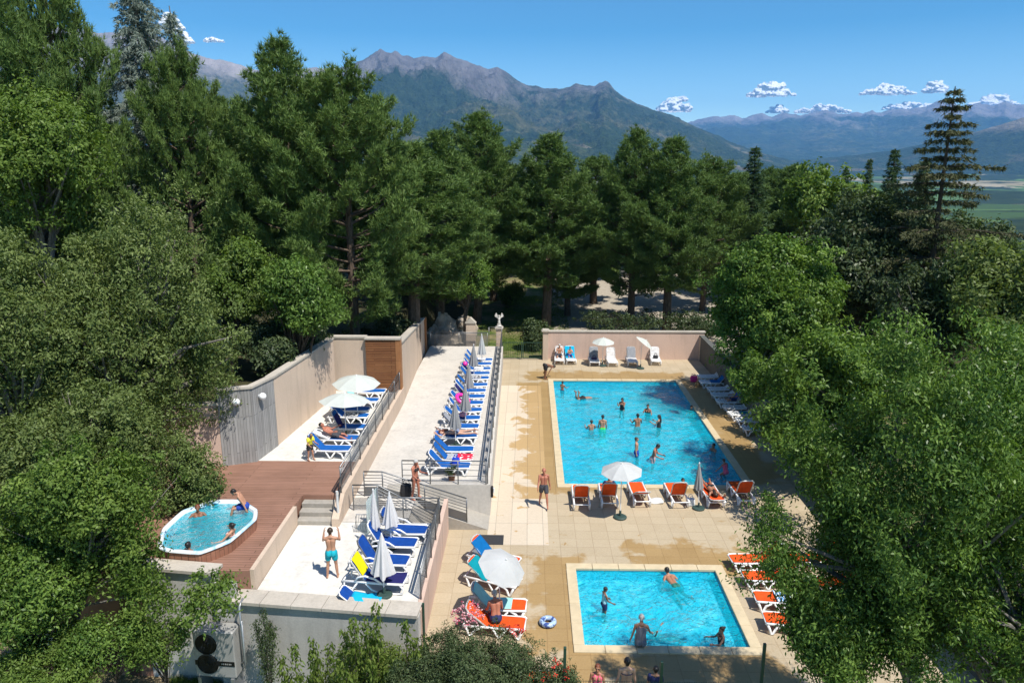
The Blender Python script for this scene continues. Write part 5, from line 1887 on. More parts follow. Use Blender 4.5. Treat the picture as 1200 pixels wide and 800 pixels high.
mbh = torus(0.12, 0.014, 14, 6, 0, math.pi, Matrix.Translation((0, 0, 0.1)) @ Matrix.Rotation(math.pi / 2, 4, 'X')).build('handle', M['t_pink'], o)
o.location = lb[5][0].location + Vector((0.0, 0, 0.51)); tag(o, 'round pale pink beach bag on a walkway lounger', 'bag')
o = MB().ball((0, 0, 0), 0.15, 10, 8).build('ball', M['pinkvinyl'], None, smooth=True); o.location = lb[12][0].location + Vector((-0.62, 0.0, 0.92)); tag(o, 'pink ball on the back of a walkway lounger near the far end', 'ball')


def bag(loc, w, d, h, mat, label, rz=0.0, name='beach_bag'):
    r = thing(name, label, 'bag', loc, rz)
    mb = MB()
    rows = []
    for (s, z) in ((0.85, 0.0), (1.0, 0.04), (1.06, h * 0.5), (0.96, h * 0.92), (0.9, h)):
        ring = []
        for k in range(20):
            a = 2 * math.pi * k / 20
            ca, sa = math.cos(a), math.sin(a)
            ring.append(Vector((w / 2 * s * math.copysign(abs(ca) ** 0.6, ca), d / 2 * s * math.copysign(abs(sa) ** 0.6, sa), z + 0.02 * math.sin(3 * a) * (z > 0))))
        rows.append(ring)
    mb = loft(rows, True)
    mb.f.append(tuple(range(19, -1, -1)))
    mb.build('body', mat, r, smooth=False)
    for s in (-1, 1):
        pts = [(w * 0.28 * math.cos(a), s * d * 0.38, h + 0.16 * math.sin(a)) for a in [math.pi * k / 10 for k in range(11)]]
        MB().tube(pts, 0.012, 6).build('handle', mat, r, smooth=True)
    return r


q = P(813, 447, 0); bag((q.x, q.y, 0.004), 0.45, 0.3, 0.36, plain('pink_canvas', (0.75, 0.03, 0.22), 0.8), 'hot pink beach bag at the far right corner of the big pool')
q = P(483, 582, ZB); bag((q.x - 0.25, q.y + 0.1, ZB + 0.006), 0.42, 0.34, 0.45, plain('black_canvas', (0.02, 0.02, 0.022), 0.8), 'round black bag on the ground behind the woman in the bikini')
q = P(815, 452, 0); bag((q.x + 0.1, q.y - 0.1, 0.004), 0.3, 0.24, 0.24, plain('straw', (0.36, 0.22, 0.10), 0.9), 'small brown straw bag under the second shaded lounger')
q = lw[5][0].location; bag((q.x, q.y - 0.1, SEAT_Z + 0.02), 0.34, 0.24, 0.2, plain('dark_canvas', (0.03, 0.03, 0.035), 0.8), 'dark bag sitting on the white lounger right of the tilted parasol')
q = lw[2][0].location; bag((q.x, q.y - 0.2, SEAT_Z + 0.02), 0.4, 0.26, 0.14, plain('purple_canvas', (0.06, 0.04, 0.10), 0.8), 'dark violet bag on the white lounger left of the far parasol')
q = lb[0][0].location; bag((q.x + 0.25, q.y, ZB + SEAT_Z + 0.02), 0.32, 0.24, 0.26, plain('blue_canvas', (0.01, 0.06, 0.55), 0.7), 'bright blue bag on the near end walkway lounger')
q = P(769, 588, 0)
o = MB().sheet([[Vector((x, y, 0.09 + 0.03 * math.sin(9 * x + 5 * y))) for x in np.linspace(-0.27, 0.27, 9)] for y in np.linspace(-0.2, 0.2, 7)], 0.08).build('folded_towel', M['t_white'], None, smooth=True)
o.location = (q.x, q.y, 0.0); tag(o, 'white folded towel on the slabs beside the lowered orange lounger', 'towel')
q = P(807, 592, 0); bag((q.x + 0.08, q.y, 0.004), 0.34, 0.26, 0.3, M['t_white'], 'white cloth bag at the foot of the closed taupe parasol')
# leafy pot by the cross railing
q = P(534, 556, ZB)
r = thing('potted_plant', 'small bushy potted plant by the cross railing on the walkway', 'plant', (q.x - 0.1, yb0 + 0.35, ZB + 0.004))
MB().lathe([(0.11, 0), (0.15, 0.25), (0.16, 0.27), (0.13, 0.27), (0.12, 0.22)], 14).build('pot', plain('clay', (0.20, 0.09, 0.05), 0.8), r)
POT = r
# ------------------------------------------------------------------ people
def m_skin(name, col):
    t = NT(name)
    o = t.obj()
    v = t.noise(5.0, 4, 0.6, o)
    c = t.ramp(v, [(0.3, tuple(x * 0.85 for x in col)), (0.7, tuple(min(1, x * 1.1) for x in col))])
    return t.done(t.pbsdf(c, 0.48, Specular_IOR_Level=0.4))


SKIN = {'tan': m_skin('tanned_skin', (0.36, 0.165, 0.095)), 'red': m_skin('sunburnt_skin', (0.42, 0.16, 0.10)), 'light': m_skin('light_skin', (0.56, 0.32, 0.22)),
        'dark': m_skin('deep_tanned_skin', (0.22, 0.10, 0.055)), 'mid': m_skin('golden_skin', (0.46, 0.235, 0.145))}
HAIR = {'brown': plain('brown_hair', (0.045, 0.025, 0.015), 0.5, 0, 0.3, 30), 'black': plain('black_hair', (0.012, 0.010, 0.009), 0.45, 0, 0.3, 30),
        'grey': plain('grey_hair', (0.42, 0.41, 0.39), 0.6, 0, 0.2, 30), 'red': plain('auburn_hair', (0.16, 0.045, 0.02), 0.5, 0, 0.3, 30), 'fair': plain('fair_hair', (0.25, 0.16, 0.08), 0.5, 0, 0.3, 30)}
CL = {}


def cloth_m(key, col):
    if key not in CL:
        CL[key] = plain(key, col, 0.8, 0, 0.15, 12, 0.2)
    return CL[key]


CLOTH = {'teal': (0.0, 0.36, 0.44), 'black': (0.015, 0.015, 0.018), 'charcoal': (0.05, 0.05, 0.06), 'blue': (0.01, 0.05, 0.32), 'green': (0.03, 0.55, 0.06), 'navy': (0.012, 0.02, 0.09),
         'yellow': (0.72, 0.68, 0.05), 'pink': (0.72, 0.12, 0.20), 'grey': (0.16, 0.17, 0.20), 'darkgreen': (0.02, 0.16, 0.12), 'white': (0.75, 0.75, 0.74), 'aqua': (0.35, 0.62, 0.66), 'pale': (0.70, 0.42, 0.40), 'stripe': (0.20, 0.24, 0.36)}


def Rx(a):
    return Matrix.Rotation(a, 3, 'X')


def Ry(a):
    return Matrix.Rotation(a, 3, 'Y')


def Rz_(a):
    return Matrix.Rotation(a, 3, 'Z')


def skeleton(p):
    """joint positions of a 1.75 m figure facing +Y, pelvis at the origin"""
    J = {}
    lean, twist, side = RAD(p.get('lean', 0)), RAD(p.get('twist', 0)), RAD(p.get('side', 0))
    T = Ry(side) @ Rx(-lean)
    curl = RAD(p.get('curl', 0))
    J['pel'] = Vector((0, 0, 0))
    J['waist'] = T @ Vector((0, 0, 0.17))
    T2 = T @ Rx(-curl) @ Rz_(twist)
    J['chest'] = J['waist'] + T2 @ Vector((0, 0.0, 0.20))
    J['neck'] = J['waist'] + T2 @ Vector((0, -0.005, 0.365))
    HT = T2 @ Rx(-RAD(p.get('nod', 0))) @ Rz_(RAD(p.get('turn', 0)))
    J['HT'], J['T'], J['T2'] = HT, T, T2
    J['head'] = J['neck'] + HT @ Vector((0, 0.022, 0.165))
    for s, nm in ((-1, 'l'), (1, 'r')):
        hip = Vector((s * 0.092, 0, -0.03))
        f, ab, kn, fo = p.get(nm + 'hip', 0), p.get(nm + 'ab', 4), p.get(nm + 'knee', 4), p.get(nm + 'foot', 0)
        Rl = Rx(RAD(f)) @ Ry(-s * RAD(ab))
        J[nm + 'hip'] = hip
        J[nm + 'knee'] = hip + Rl @ Vector((0, 0.01, -0.42))
        Rk = Rl @ Rx(-RAD(kn))
        J[nm + 'ank'] = J[nm + 'knee'] + Rk @ Vector((0, -0.01, -0.405))
        Rf = Rk @ Rx(-RAD(fo))
        J[nm + 'heel'] = J[nm + 'ank'] + Rf @ Vector((0, -0.035, -0.05))
        J[nm + 'toe'] = J[nm + 'ank'] + Rf @ Vector((0, 0.165, -0.062))
        sh = J['neck'] + T2 @ Vector((s * 0.175, 0, -0.065))
        a, b, e, tw = p.get(nm + 'arm', 5), p.get(nm + 'out', 10), p.get(nm + 'elb', 15), p.get(nm + 'in', 0)
        Ra = T2 @ Rx(RAD(a)) @ Ry(-s * RAD(b)) @ Rz_(s * RAD(tw))
        J[nm + 'sh'] = sh
        J[nm + 'el'] = sh + Ra @ Vector((0, 0, -0.285))
        Re = Ra @ Rx(RAD(e))
        J[nm + 'wr'] = J[nm + 'el'] + Re @ Vector((0, 0, -0.255))
        J[nm + 'RH'] = Re
    return J


def person(label, loc, rotz, pose, skin, hair, hstyle='short', wear=(), h=1.75, base=None, rot=None, fem=False, group=None, eyes=False, floor=True):
    """floor: lower the figure so that its lowest point meets loc.z; else loc is the pelvis"""
    J = skeleton(pose)
    V3 = Vector
    bulk = 0.93 if fem else 1.0
    mb = MB()
    cap = mb.capsule
    T, T2, HT = J['T'], J['T2'], J['HT']
    # trunk
    for s in (-1, 1):
        cap(J['pel'] + T @ V3((s * 0.075, -0.02, -0.03)), 0.10 * (1.06 if fem else 1), J['waist'] + T @ V3((s * 0.052, 0, 0)), 0.086 * bulk)
        cap(J['waist'] + T @ V3((s * 0.052, 0, 0)), 0.086 * bulk, J['chest'] + T2 @ V3((s * 0.072 * bulk, 0.005, 0.02)), 0.098 * bulk)
        cap(J['chest'] + T2 @ V3((s * 0.072 * bulk, 0.005, 0.02)), 0.098 * bulk, J['neck'] + T2 @ V3((s * 0.10, -0.005, -0.075)), 0.062)
        cap(J['neck'] + T2 @ V3((s * 0.02, -0.012, -0.01)), 0.055, J['neck'] + T2 @ V3((s * 0.165 * bulk, -0.004, -0.065)), 0.05)
        if fem:
            cap(J['chest'] + T2 @ V3((s * 0.07, 0.07, 0.03)), 0.055, J['chest'] + T2 @ V3((s * 0.07, 0.085, 0.0)), 0.055)
        cap(J['pel'] + T @ V3((s * 0.07, -0.075, -0.06)), 0.078, J['pel'] + T @ V3((s * 0.07, -0.06, -0.02)), 0.08)
    cap(J['neck'] + T2 @ V3((0, -0.01, -0.02)), 0.058, J['neck'] + HT @ V3((0, 0.005, 0.09)), 0.052)
    # head: skull, face, jaw, nose, brow, ears
    H = J['head']
    cap(H + HT @ V3((0, -0.022, 0.03)), 0.086, H + HT @ V3((0, 0.012, 0.03)), 0.08, 14)
    cap(H + HT @ V3((0, 0.028, -0.01)), 0.066, H + HT @ V3((0, 0.045, -0.075)), 0.042, 12)
    cap(H + HT @ V3((0, 0.088, 0.01)), 0.012, H + HT @ V3((0, 0.106, -0.027)), 0.017, 8)
    cap(H + HT @ V3((-0.024, 0.078, -0.062)), 0.011, H + HT @ V3((0.024, 0.078, -0.062)), 0.011, 8)
    cap(H + HT @ V3((-0.035, 0.078, 0.026)), 0.012, H + HT @ V3((0.035, 0.078, 0.026)), 0.012, 8)
    for s in (-1, 1):
        cap(H + HT @ V3((s * 0.082, -0.008, 0.018)), 0.017, H + HT @ V3((s * 0.08, 0.0, -0.022)), 0.013, 8)
    # limbs
    for s, n in ((-1, 'l'), (1, 'r')):
        cap(J[n + 'hip'], 0.088 * (1.05 if fem else 1), J[n + 'hip'].lerp(J[n + 'knee'], 0.5), 0.073)
        cap(J[n + 'hip'].lerp(J[n + 'knee'], 0.5), 0.073, J[n + 'knee'], 0.053)
        kk, aa = J[n + 'knee'], J[n + 'ank']
        cap(kk, 0.052, kk.lerp(aa, 0.35), 0.053)
        cap(kk.lerp(aa, 0.35), 0.053, aa, 0.035)
        cap(aa, 0.036, J[n + 'heel'], 0.032)
        cap(J[n + 'heel'], 0.031, J[n + 'toe'], 0.026)
        cap(aa + (J[n + 'toe'] - J[n + 'heel']) * 0.15, 0.034, J[n + 'toe'], 0.026)
        ab = bulk * (0.94 if fem else 1)
        cap(J[n + 'sh'], 0.056 * ab, J[n + 'sh'].lerp(J[n + 'el'], 0.45), 0.047 * ab)
        cap(J[n + 'sh'].lerp(J[n + 'el'], 0.45), 0.047 * ab, J[n + 'el'], 0.038 * ab)
        cap(J[n + 'el'], 0.039 * ab, J[n + 'el'].lerp(J[n + 'wr'], 0.3), 0.040 * ab)
        cap(J[n + 'el'].lerp(J[n + 'wr'], 0.3), 0.040 * ab, J[n + 'wr'], 0.026)
        R = J[n + 'RH']
        W_ = J[n + 'wr']
        hp_ = lambda v: W_ + R @ V3(v)
        for q in (-1, 0, 1):
            cap(hp_((0, q * 0.018, -0.02)), 0.017, hp_((0, q * 0.022, -0.085)), 0.015, 8)
        for q, ln in ((-1.5, 0.058), (-0.5, 0.072), (0.5, 0.078), (1.5, 0.070)):
            a0, a1, a2 = hp_((0, q * 0.0175, -0.09)), hp_((-s * 0.012, q * 0.021, -0.09 - ln * 0.55)), hp_((-s * 0.035, q * 0.022, -0.09 - ln))
            cap(a0, 0.0105, a1, 0.0098, 6)
            cap(a1, 0.0098, a2, 0.0088, 6)
        cap(hp_((-s * 0.005, 0.026, -0.035)), 0.013, hp_((-s * 0.02, 0.055, -0.075)), 0.011, 6)
        cap(hp_((-s * 0.02, 0.055, -0.075)), 0.011, hp_((-s * 0.03, 0.058, -0.105)), 0.0095, 6)
    k = h / 1.75
    body = remesh(mb, 'person_body', 0.0085 if h > 1.3 else 0.0085, 3)
    root = bpy.data.objects.new('person', body)
    C.objects.link(root)
    body.materials.append(SKIN[skin])
    tag(root, label, 'person', group)
    root.scale = (k, k, k)

    def child(name, m_, vox, mat, it=3):
        me = remesh(m_, name, vox, it)
        me.materials.append(mat)
        o = bpy.data.objects.new(name, me)
        C.objects.link(o)
        o.parent = root
        return o
    # hair
    if hstyle:
        hb = MB()
        if hstyle == 'bald':
            for s in (-1, 1):
                hb.capsule(H + HT @ V3((s * 0.066, -0.03, 0.0)), 0.028, H + HT @ V3((s * 0.03, -0.085, -0.005)), 0.03)
        else:
            hb.capsule(H + HT @ V3((0, -0.034, 0.045)), 0.088, H + HT @ V3((0, 0.008, 0.055)), 0.078, 14)
            hb.capsule(H + HT @ V3((0, -0.045, 0.0)), 0.078, H + HT @ V3((0, -0.05, -0.03)), 0.06, 12)
            for s in (-1, 1):
                hb.capsule(H + HT @ V3((s * 0.055, 0.005, 0.05)), 0.04, H + HT @ V3((s * 0.07, -0.02, 0.01)), 0.03, 8)
            if hstyle == 'long':
                back = T2 @ V3((0, -0.11, -0.05))
                hb.capsule(H + HT @ V3((0, -0.06, 0.0)), 0.075, J['neck'] + back, 0.055, 10)
                hb.capsule(J['neck'] + back, 0.055, J['chest'] + T2 @ V3((0, -0.125, 0.02)), 0.035, 10)
            if hstyle == 'bun':
                hb.ball(H + HT @ V3((0, -0.115, 0.085)), 0.045, 10, 8)
            if hstyle == 'tail':
                hb.capsule(H + HT @ V3((0, -0.11, 0.05)), 0.035, J['neck'] + T2 @ V3((0, -0.10, -0.02)), 0.022, 8)
        child('hair', hb, 0.011, HAIR[hair], 2)
    if eyes:
        for s in (-1, 1):
            o = MB().ball(H + HT @ V3((s * 0.031, 0.084, 0.006)), 0.0115, 8, 6).build('eye', HAIR['black'], root, smooth=True)
    # clothing
    for w in wear:
        kind, colr = w
        g = MB()
        mat = cloth_m(colr + '_cloth', CLOTH[colr])
        if kind in ('shorts', 'trunks', 'briefs'):
            frac = {'shorts': 0.82, 'trunks': 0.5, 'briefs': 0.06}[kind]
            e = 0.014
            for s, n in ((-1, 'l'), (1, 'r')):
                g.capsule(J['pel'] + T @ V3((s * 0.075, -0.02, -0.05)), 0.10 + e, J['pel'] + T @ V3((s * 0.06, -0.005, 0.045 if kind != 'briefs' else 0.0)), 0.092 + e)
                g.capsule(J['pel'] + T @ V3((s * 0.07, -0.075, -0.06)), 0.08 + e, J['pel'] + T @ V3((s * 0.07, -0.06, -0.02)), 0.08 + e)
                q = J[n + 'hip'].lerp(J[n + 'knee'], frac)
                g.capsule(J[n + 'hip'], 0.088 + e * 1.6, q, lerp(0.092, 0.082, frac) + e)
            child('shorts' if kind != 'briefs' else 'swim_briefs', g, 0.012, mat, 3)
        elif kind == 'bikini':
            for s in (-1, 1):
                g.capsule(J['chest'] + T2 @ V3((s * 0.07, 0.074, 0.03)), 0.060, J['chest'] + T2 @ V3((s * 0.07, 0.09, 0.0)), 0.060)
            n_ = 22
            ringp = [J['chest'] + T2 @ V3((0.158 * math.cos(2 * math.pi * q / n_), 0.104 * math.sin(2 * math.pi * q / n_), 0.01)) for q in range(n_ + 1)]
            for q in range(n_):
                g.capsule(ringp[q], 0.013, ringp[q + 1], 0.013, 6)
            child('bikini_top', g, 0.009, mat, 1)
            g = MB()
            for s, n in ((-1, 'l'), (1, 'r')):
                g.capsule(J['pel'] + T @ V3((s * 0.075, -0.02, -0.06)), 0.113, J['pel'] + T @ V3((s * 0.068, -0.012, -0.015)), 0.11)
                g.capsule(J['pel'] + T @ V3((s * 0.07, -0.075, -0.06)), 0.09, J['pel'] + T @ V3((s * 0.06, -0.06, -0.03)), 0.09)
            child('bikini_bottom', g, 0.012, mat, 2)
        elif kind in ('swimsuit', 'tshirt', 'vest'):
            e = 0.012
            for s, n in ((-1, 'l'), (1, 'r')):
                if kind == 'swimsuit':
                    g.capsule(J['pel'] + T @ V3((s * 0.075, -0.02, -0.06)), 0.10 + e, J['waist'] + T @ V3((s * 0.052, 0, 0)), 0.088 + e)
                    g.capsule(J['pel'] + T @ V3((s * 0.07, -0.075, -0.06)), 0.08 + e, J['pel'] + T @ V3((s * 0.07, -0.06, -0.02)), 0.08 + e)
                else:
                    g.capsule(J['pel'] + T @ V3((s * 0.07, -0.01, 0.06)), 0.098 + e, J['waist'] + T @ V3((s * 0.055, 0, 0)), 0.09 + e)
                g.capsule(J['waist'] + T @ V3((s * 0.052, 0, 0)), 0.088 + e, J['chest'] + T2 @ V3((s * 0.072 * bulk, 0.008, 0.0)), 0.100 * bulk + e)
                if kind != 'swimsuit':
                    g.capsule(J['chest'] + T2 @ V3((s * 0.072, 0.005, 0.0)), 0.10 + e, J['neck'] + T2 @ V3((s * 0.10, -0.005, -0.075)), 0.064 + e)
                    if kind == 'tshirt':
                        g.capsule(J[n + 'sh'], 0.062 + e, J[n + 'sh'].lerp(J[n + 'el'], 0.55), 0.052 + e)
                else:
                    for y0 in (0.085, -0.085):
                        g.capsule(J['chest'] + T2 @ V3((s * 0.075, y0, 0.06)), 0.02, J['neck'] + T2 @ V3((s * 0.085, y0 * 0.3, -0.02)), 0.018, 6)
            child({'swimsuit': 'swimsuit', 'tshirt': 'tshirt', 'vest': 'vest'}[kind], g, 0.012, mat, 3)
        elif kind == 'sunglasses':
            for s in (-1, 1):
                g.ball(H + HT @ V3((s * 0.032, 0.086, 0.008)), 0.024, 10, 8, (1, 0.5, 0.8))
            g.capsule(H + HT @ V3((-0.02, 0.095, 0.012)), 0.006, H + HT @ V3((0.02, 0.095, 0.012)), 0.006, 6)
            g.build('sunglasses', HAIR['black'], root, smooth=True)
    # place
    Rm = Euler((0, 0, rotz)).to_matrix() @ (rot if rot is not None else Matrix.Identity(3))
    root.rotation_euler = Rm.to_euler()
    if floor:
        vs = np.empty(len(body.vertices) * 3, dtype=np.float32)
        body.vertices.foreach_get('co', vs)
        vs = vs.reshape(-1, 3) @ np.array(Rm.transposed()) * k
        root.location = Vector(loc) - Vector((0, 0, float(vs[:, 2].min())))
    else:
        root.location = loc
    return root


STAND = dict(lhip=3, rhip=-2, lknee=4, rknee=4)
WALK = dict(lhip=22, lknee=10, rhip=-16, rknee=14, larm=-16, rarm=20, lelb=18, relb=22, rfoot=10)
D = RAD

# on dry ground
q = P(637, 594, 0)
person('tanned bald man in dark shorts walking on the pale slabs left of the big pool', q, D(182), WALK, 'red', 'brown', 'bald', [('trunks', 'charcoal')], 1.72, eyes=True)
q = P(639, 444, 0)
person('man in dark trunks bending forward at the far left corner of the big pool', q, D(-60), dict(lean=88, curl=22, nod=-10, lhip=4, rhip=-4, larm=62, rarm=66, lelb=10, relb=8, lout=8, rout=8), 'dark', 'black', 'short', [('trunks', 'black')], 1.70)
q = P(390, 676.5, ZB)
person('boy in turquoise shorts seen from behind, hands raised to his face, on the lower terrace', (q.x, q.y, ZB + 0.006), D(8), dict(lhip=2, rhip=2, lab=5, rab=5, larm=52, rarm=52, lelb=112, relb=112, lout=18, rout=18, nod=10), 'mid', 'brown', 'short', [('trunks', 'teal')], 1.66)
q = P(488, 583.5, ZB)
person('woman in a black bikini standing by the ramp railing', (q.x, q.y - 0.1, ZB + 0.006), D(-120), dict(lhip=6, rhip=-4, lknee=8, larm=22, rarm=14, lelb=70, relb=55, lout=6, rout=10, nod=16), 'red', 'grey', 'short', [('bikini', 'black')], 1.62, fem=True)
q = P(364, 539, ZA)
person('small child in a yellow shirt at the head of a blue lounger', (q.x, q.y, ZA + 0.006), D(-130), dict(lean=14, lhip=8, rhip=2, larm=30, rarm=26, lelb=60, relb=60, nod=20), 'mid', 'fair', 'short', [('tshirt', 'yellow'), ('trunks', 'black')], 1.22)
q = P(726, 800, 0)
person('woman with dark tied hair and a bikini seen from behind at the near pool edge', (q.x, 16.25, 0.004), D(0), STAND, 'light', 'black', 'bun', [('bikini', 'navy')], 1.66, fem=True)
q = P(695, 806, 0)
person('person in a pink swimsuit with sunglasses at the near edge of the deck', (q.x, 16.3, 0.004), D(170), dict(lhip=2, nod=-10), 'tan', 'red', 'long', [('swimsuit', 'pink'), ('sunglasses', 'black')], 1.42, fem=True)
q = P(759, 806, 0)
person('dark haired person in a navy top at the near edge of the deck', (q.x, 16.3, 0.004), D(-10), STAND, 'mid', 'black', 'short', [('tshirt', 'navy')], 1.40)


def on_lounger(lab, lo_, kind, skin, hair, hs, wear, h=1.70, fem=False, face=True, shift=0.0):
    """a figure on a lounger: 'recline' on its back, 'front' flat on its stomach, 'sit' upright"""
    o, a = lo_
    rz = o.rotation_euler.z
    k = h / 1.75
    u = Vector((math.cos(rz), math.sin(rz), 0))       # towards the foot end
    face_rot = rz - math.pi / 2                        # figure's +Y along u
    if kind == 'recline':
        ang = RAD(a)
        pose = dict(lean=-(90 - a) + 4, curl=10, nod=14, lhip=84, rhip=78, lknee=40, rknee=8, lab=8, rab=8, larm=16, rarm=12, lelb=40, relb=36, lout=16, rout=16, lfoot=-20, rfoot=-20)
        loc = o.location + u * (HINGE + 0.14 + shift) + Vector((0, 0, SEAT_Z + 0.02 + 0.135 * k))
        return person(lab, loc, face_rot, pose, skin, hair, hs, wear, h, fem=fem, floor=False, eyes=face)
    if kind == 'sit':
        pose = dict(lean=-22, curl=18, nod=16, lhip=86, rhip=84, lknee=70, rknee=62, lab=10, rab=10, larm=40, rarm=36, lelb=60, relb=60, lout=10, rout=10, lfoot=-6, rfoot=-6)
        loc = o.location + u * (HINGE + 0.20 + shift) + Vector((0, 0, SEAT_Z + 0.02 + 0.135 * k))
        return person(lab, loc, face_rot, pose, skin, hair, hs, wear, h, fem=fem, floor=False, eyes=face)
    # face down, head towards the backrest
    pose = dict(lhip=2, rhip=-2, lknee=6, rknee=4, lab=6, rab=6, larm=150, rarm=150, lelb=70, relb=70, lout=25, rout=25, nod=-6, turn=50, lfoot=55, rfoot=55)
    rot = Matrix.Rotation(-math.pi / 2, 3, 'X')        # +Z becomes +Y, face (+Y) turns down
    loc = o.location - u * (0.12 - shift) + Vector((0, 0, SEAT_Z + 0.02 + 0.125 * k))
    return person(lab, loc, rz + math.pi / 2, pose, skin, hair, hs, wear, h, rot=rot, fem=fem, floor=False)


on_lounger('sunbather reclining in dark swimwear on the upper terrace', la[1], 'recline', 'red', 'black', 'short', [('trunks', 'charcoal')], 1.68)
on_lounger('sunbather lying stretched out on the flat lounger of the walkway row', lb[3], 'front', 'light', 'red', 'long', [('bikini', 'stripe')], 1.72, True)
on_lounger('man with white hair reclining on the far wall lounger nearest the gate', lw[0], 'sit', 'mid', 'grey', 'short', [('trunks', 'charcoal')], 1.72)
on_lounger('child sitting on the cyan towel at the far wall', lw[1], 'sit', 'mid', 'brown', 'short', [('trunks', 'blue')], 1.35)
on_lounger('sunbather lying face down on the flat orange lounger by the big pool', lo[4], 'front', 'tan', 'brown', 'long', [('bikini', 'black')], 1.66, True, shift=0.1)
on_lounger('person in blue reclining in the shaded right hand row', ls[4], 'recline', 'mid', 'brown', 'short', [('tshirt', 'blue'), ('trunks', 'navy')], 1.66)
on_lounger('reddish tanned person reclining at the near end of the shaded right row', ls[8], 'recline', 'red', 'brown', 'short', [('trunks', 'navy')], 1.70)
on_lounger('person in dark clothes reclining on the orange lounger under the grey parasol', lo[1], 'recline', 'tan', 'black', 'short', [('tshirt', 'navy'), ('trunks', 'black')], 1.72)
q = ll[3][0].location + Vector((-0.05, -0.02, SEAT_Z + 0.16))
person('grey haired bare backed man sitting behind the dense bush', q, D(12), dict(lean=16, lhip=82, rhip=82, lknee=78, rknee=78, larm=30, rarm=30, lelb=40, relb=40, nod=10), 'red', 'grey', 'short', [('trunks', 'navy')], 1.72, floor=False)


# in the big pool: feet on (or below) the basin floor; px, py = waterline point of the body
def wader(lab, px, py, depth, rotz, pose, skin, hair, hs, wear, h, fem=False, eyes=False, wl=-0.08, group='people in the big pool'):
    """depth: how much of the body (metres) is under the water"""
    q = P(px, py, wl)
    return person(lab, (q.x, q.y, wl - depth), rotz, pose, skin, hair, hs, wear, h, fem=fem, eyes=eyes, group=group)


SW = dict(lhip=10, rhip=-8, lknee=14, rknee=10, larm=36, rarm=28, lelb=66, relb=58, lout=16, rout=20)
wader('child standing in the far left corner of the big pool', 659, 457, 0.72, D(-30), SW, 'tan', 'black', 'short', [('trunks', 'navy')], 1.28)
wader('dark haired woman with folded arms in the middle of the big pool', 729, 480, 0.80, D(150), dict(larm=40, rarm=40, lelb=100, relb=100, lout=5, rout=5, nod=10), 'tan', 'black', 'long', [('swimsuit', 'black')], 1.52, True)
wader('woman shoulder deep in the far middle of the big pool', 759, 483, 1.14, D(165), SW, 'tan', 'black', 'bun', [('swimsuit', 'black')], 1.60, True, True)
wader('boy up to his shoulders left of the man in green shorts', 693, 503, 1.04, D(10), SW, 'mid', 'brown', 'short', [('trunks', 'navy')], 1.55)
wader('man in bright green shorts seen from behind in the big pool', 706, 502, 0.90, D(-5), dict(lout=8, rout=8, larm=8, rarm=6), 'mid', 'black', 'short', [('trunks', 'green')], 1.66)
wader('broad shouldered dark haired man in the middle of the big pool', 747, 499, 1.02, D(10), SW, 'tan', 'black', 'short', [('trunks', 'charcoal')], 1.70)
wader('woman with long hair over her shoulder in the big pool', 772, 500, 0.90, D(60), dict(larm=30, rarm=30, lelb=80, relb=80), 'mid', 'brown', 'long', [('swimsuit', 'black')], 1.58, True)
wader('boy in blue shorts standing in the near half of the big pool', 746, 534, 0.62, D(-100), dict(larm=-10, rarm=-8, lout=10, rout=8, lean=-4, lhip=8), 'mid', 'brown', 'short', [('trunks', 'blue')], 1.58)
wader('man in pale shorts bowing his head in the near half of the big pool', 765, 541, 0.70, D(-110), dict(lean=12, nod=25, larm=28, rarm=28, lelb=60, relb=60), 'red', 'black', 'short', [('trunks', 'pale')], 1.68)
wader('swimmer with only the head out at the right edge of the big pool', 810, 480, 1.36, D(160), SW, 'tan', 'black', 'short', [('trunks', 'navy')], 1.60)
wader('swimmer near the right edge with shoulders above water, closer to the camera', 836, 528, 1.24, D(120), SW, 'tan', 'black', 'short', [('trunks', 'navy')], 1.60)
wader('child in a pink swimsuit at the near right corner of the big pool', 850, 558, 0.36, D(25), dict(lean=18, lhip=50, rhip=46, lknee=84, rknee=80, larm=40, rarm=50, lout=20, rout=36, nod=6), 'red', 'brown', 'short', [('swimsuit', 'pink')], 1.28, True)
wader('dark head of a swimmer at the near edge behind an orange lounger', 800, 567, 1.34, D(180), SW, 'tan', 'black', 'short', [('trunks', 'navy')], 1.60)
# floating figure with raised legs
q = P(684, 467, -0.13)
person('swimmer in dark trunks floating face down with both feet raised in the big pool', (q.x, q.y, -0.10), D(-72), dict(lhip=6, rhip=2, lknee=84, rknee=96, lab=6, rab=4, larm=165, rarm=160, lelb=8, relb=8, lout=12, rout=12, nod=10, lfoot=40, rfoot=40), 'tan', 'black', 'short', [('trunks', 'black')], 1.70,
       rot=Matrix.Rotation(-math.pi / 2 - 0.08, 3, 'X'), floor=False, group='people in the big pool')

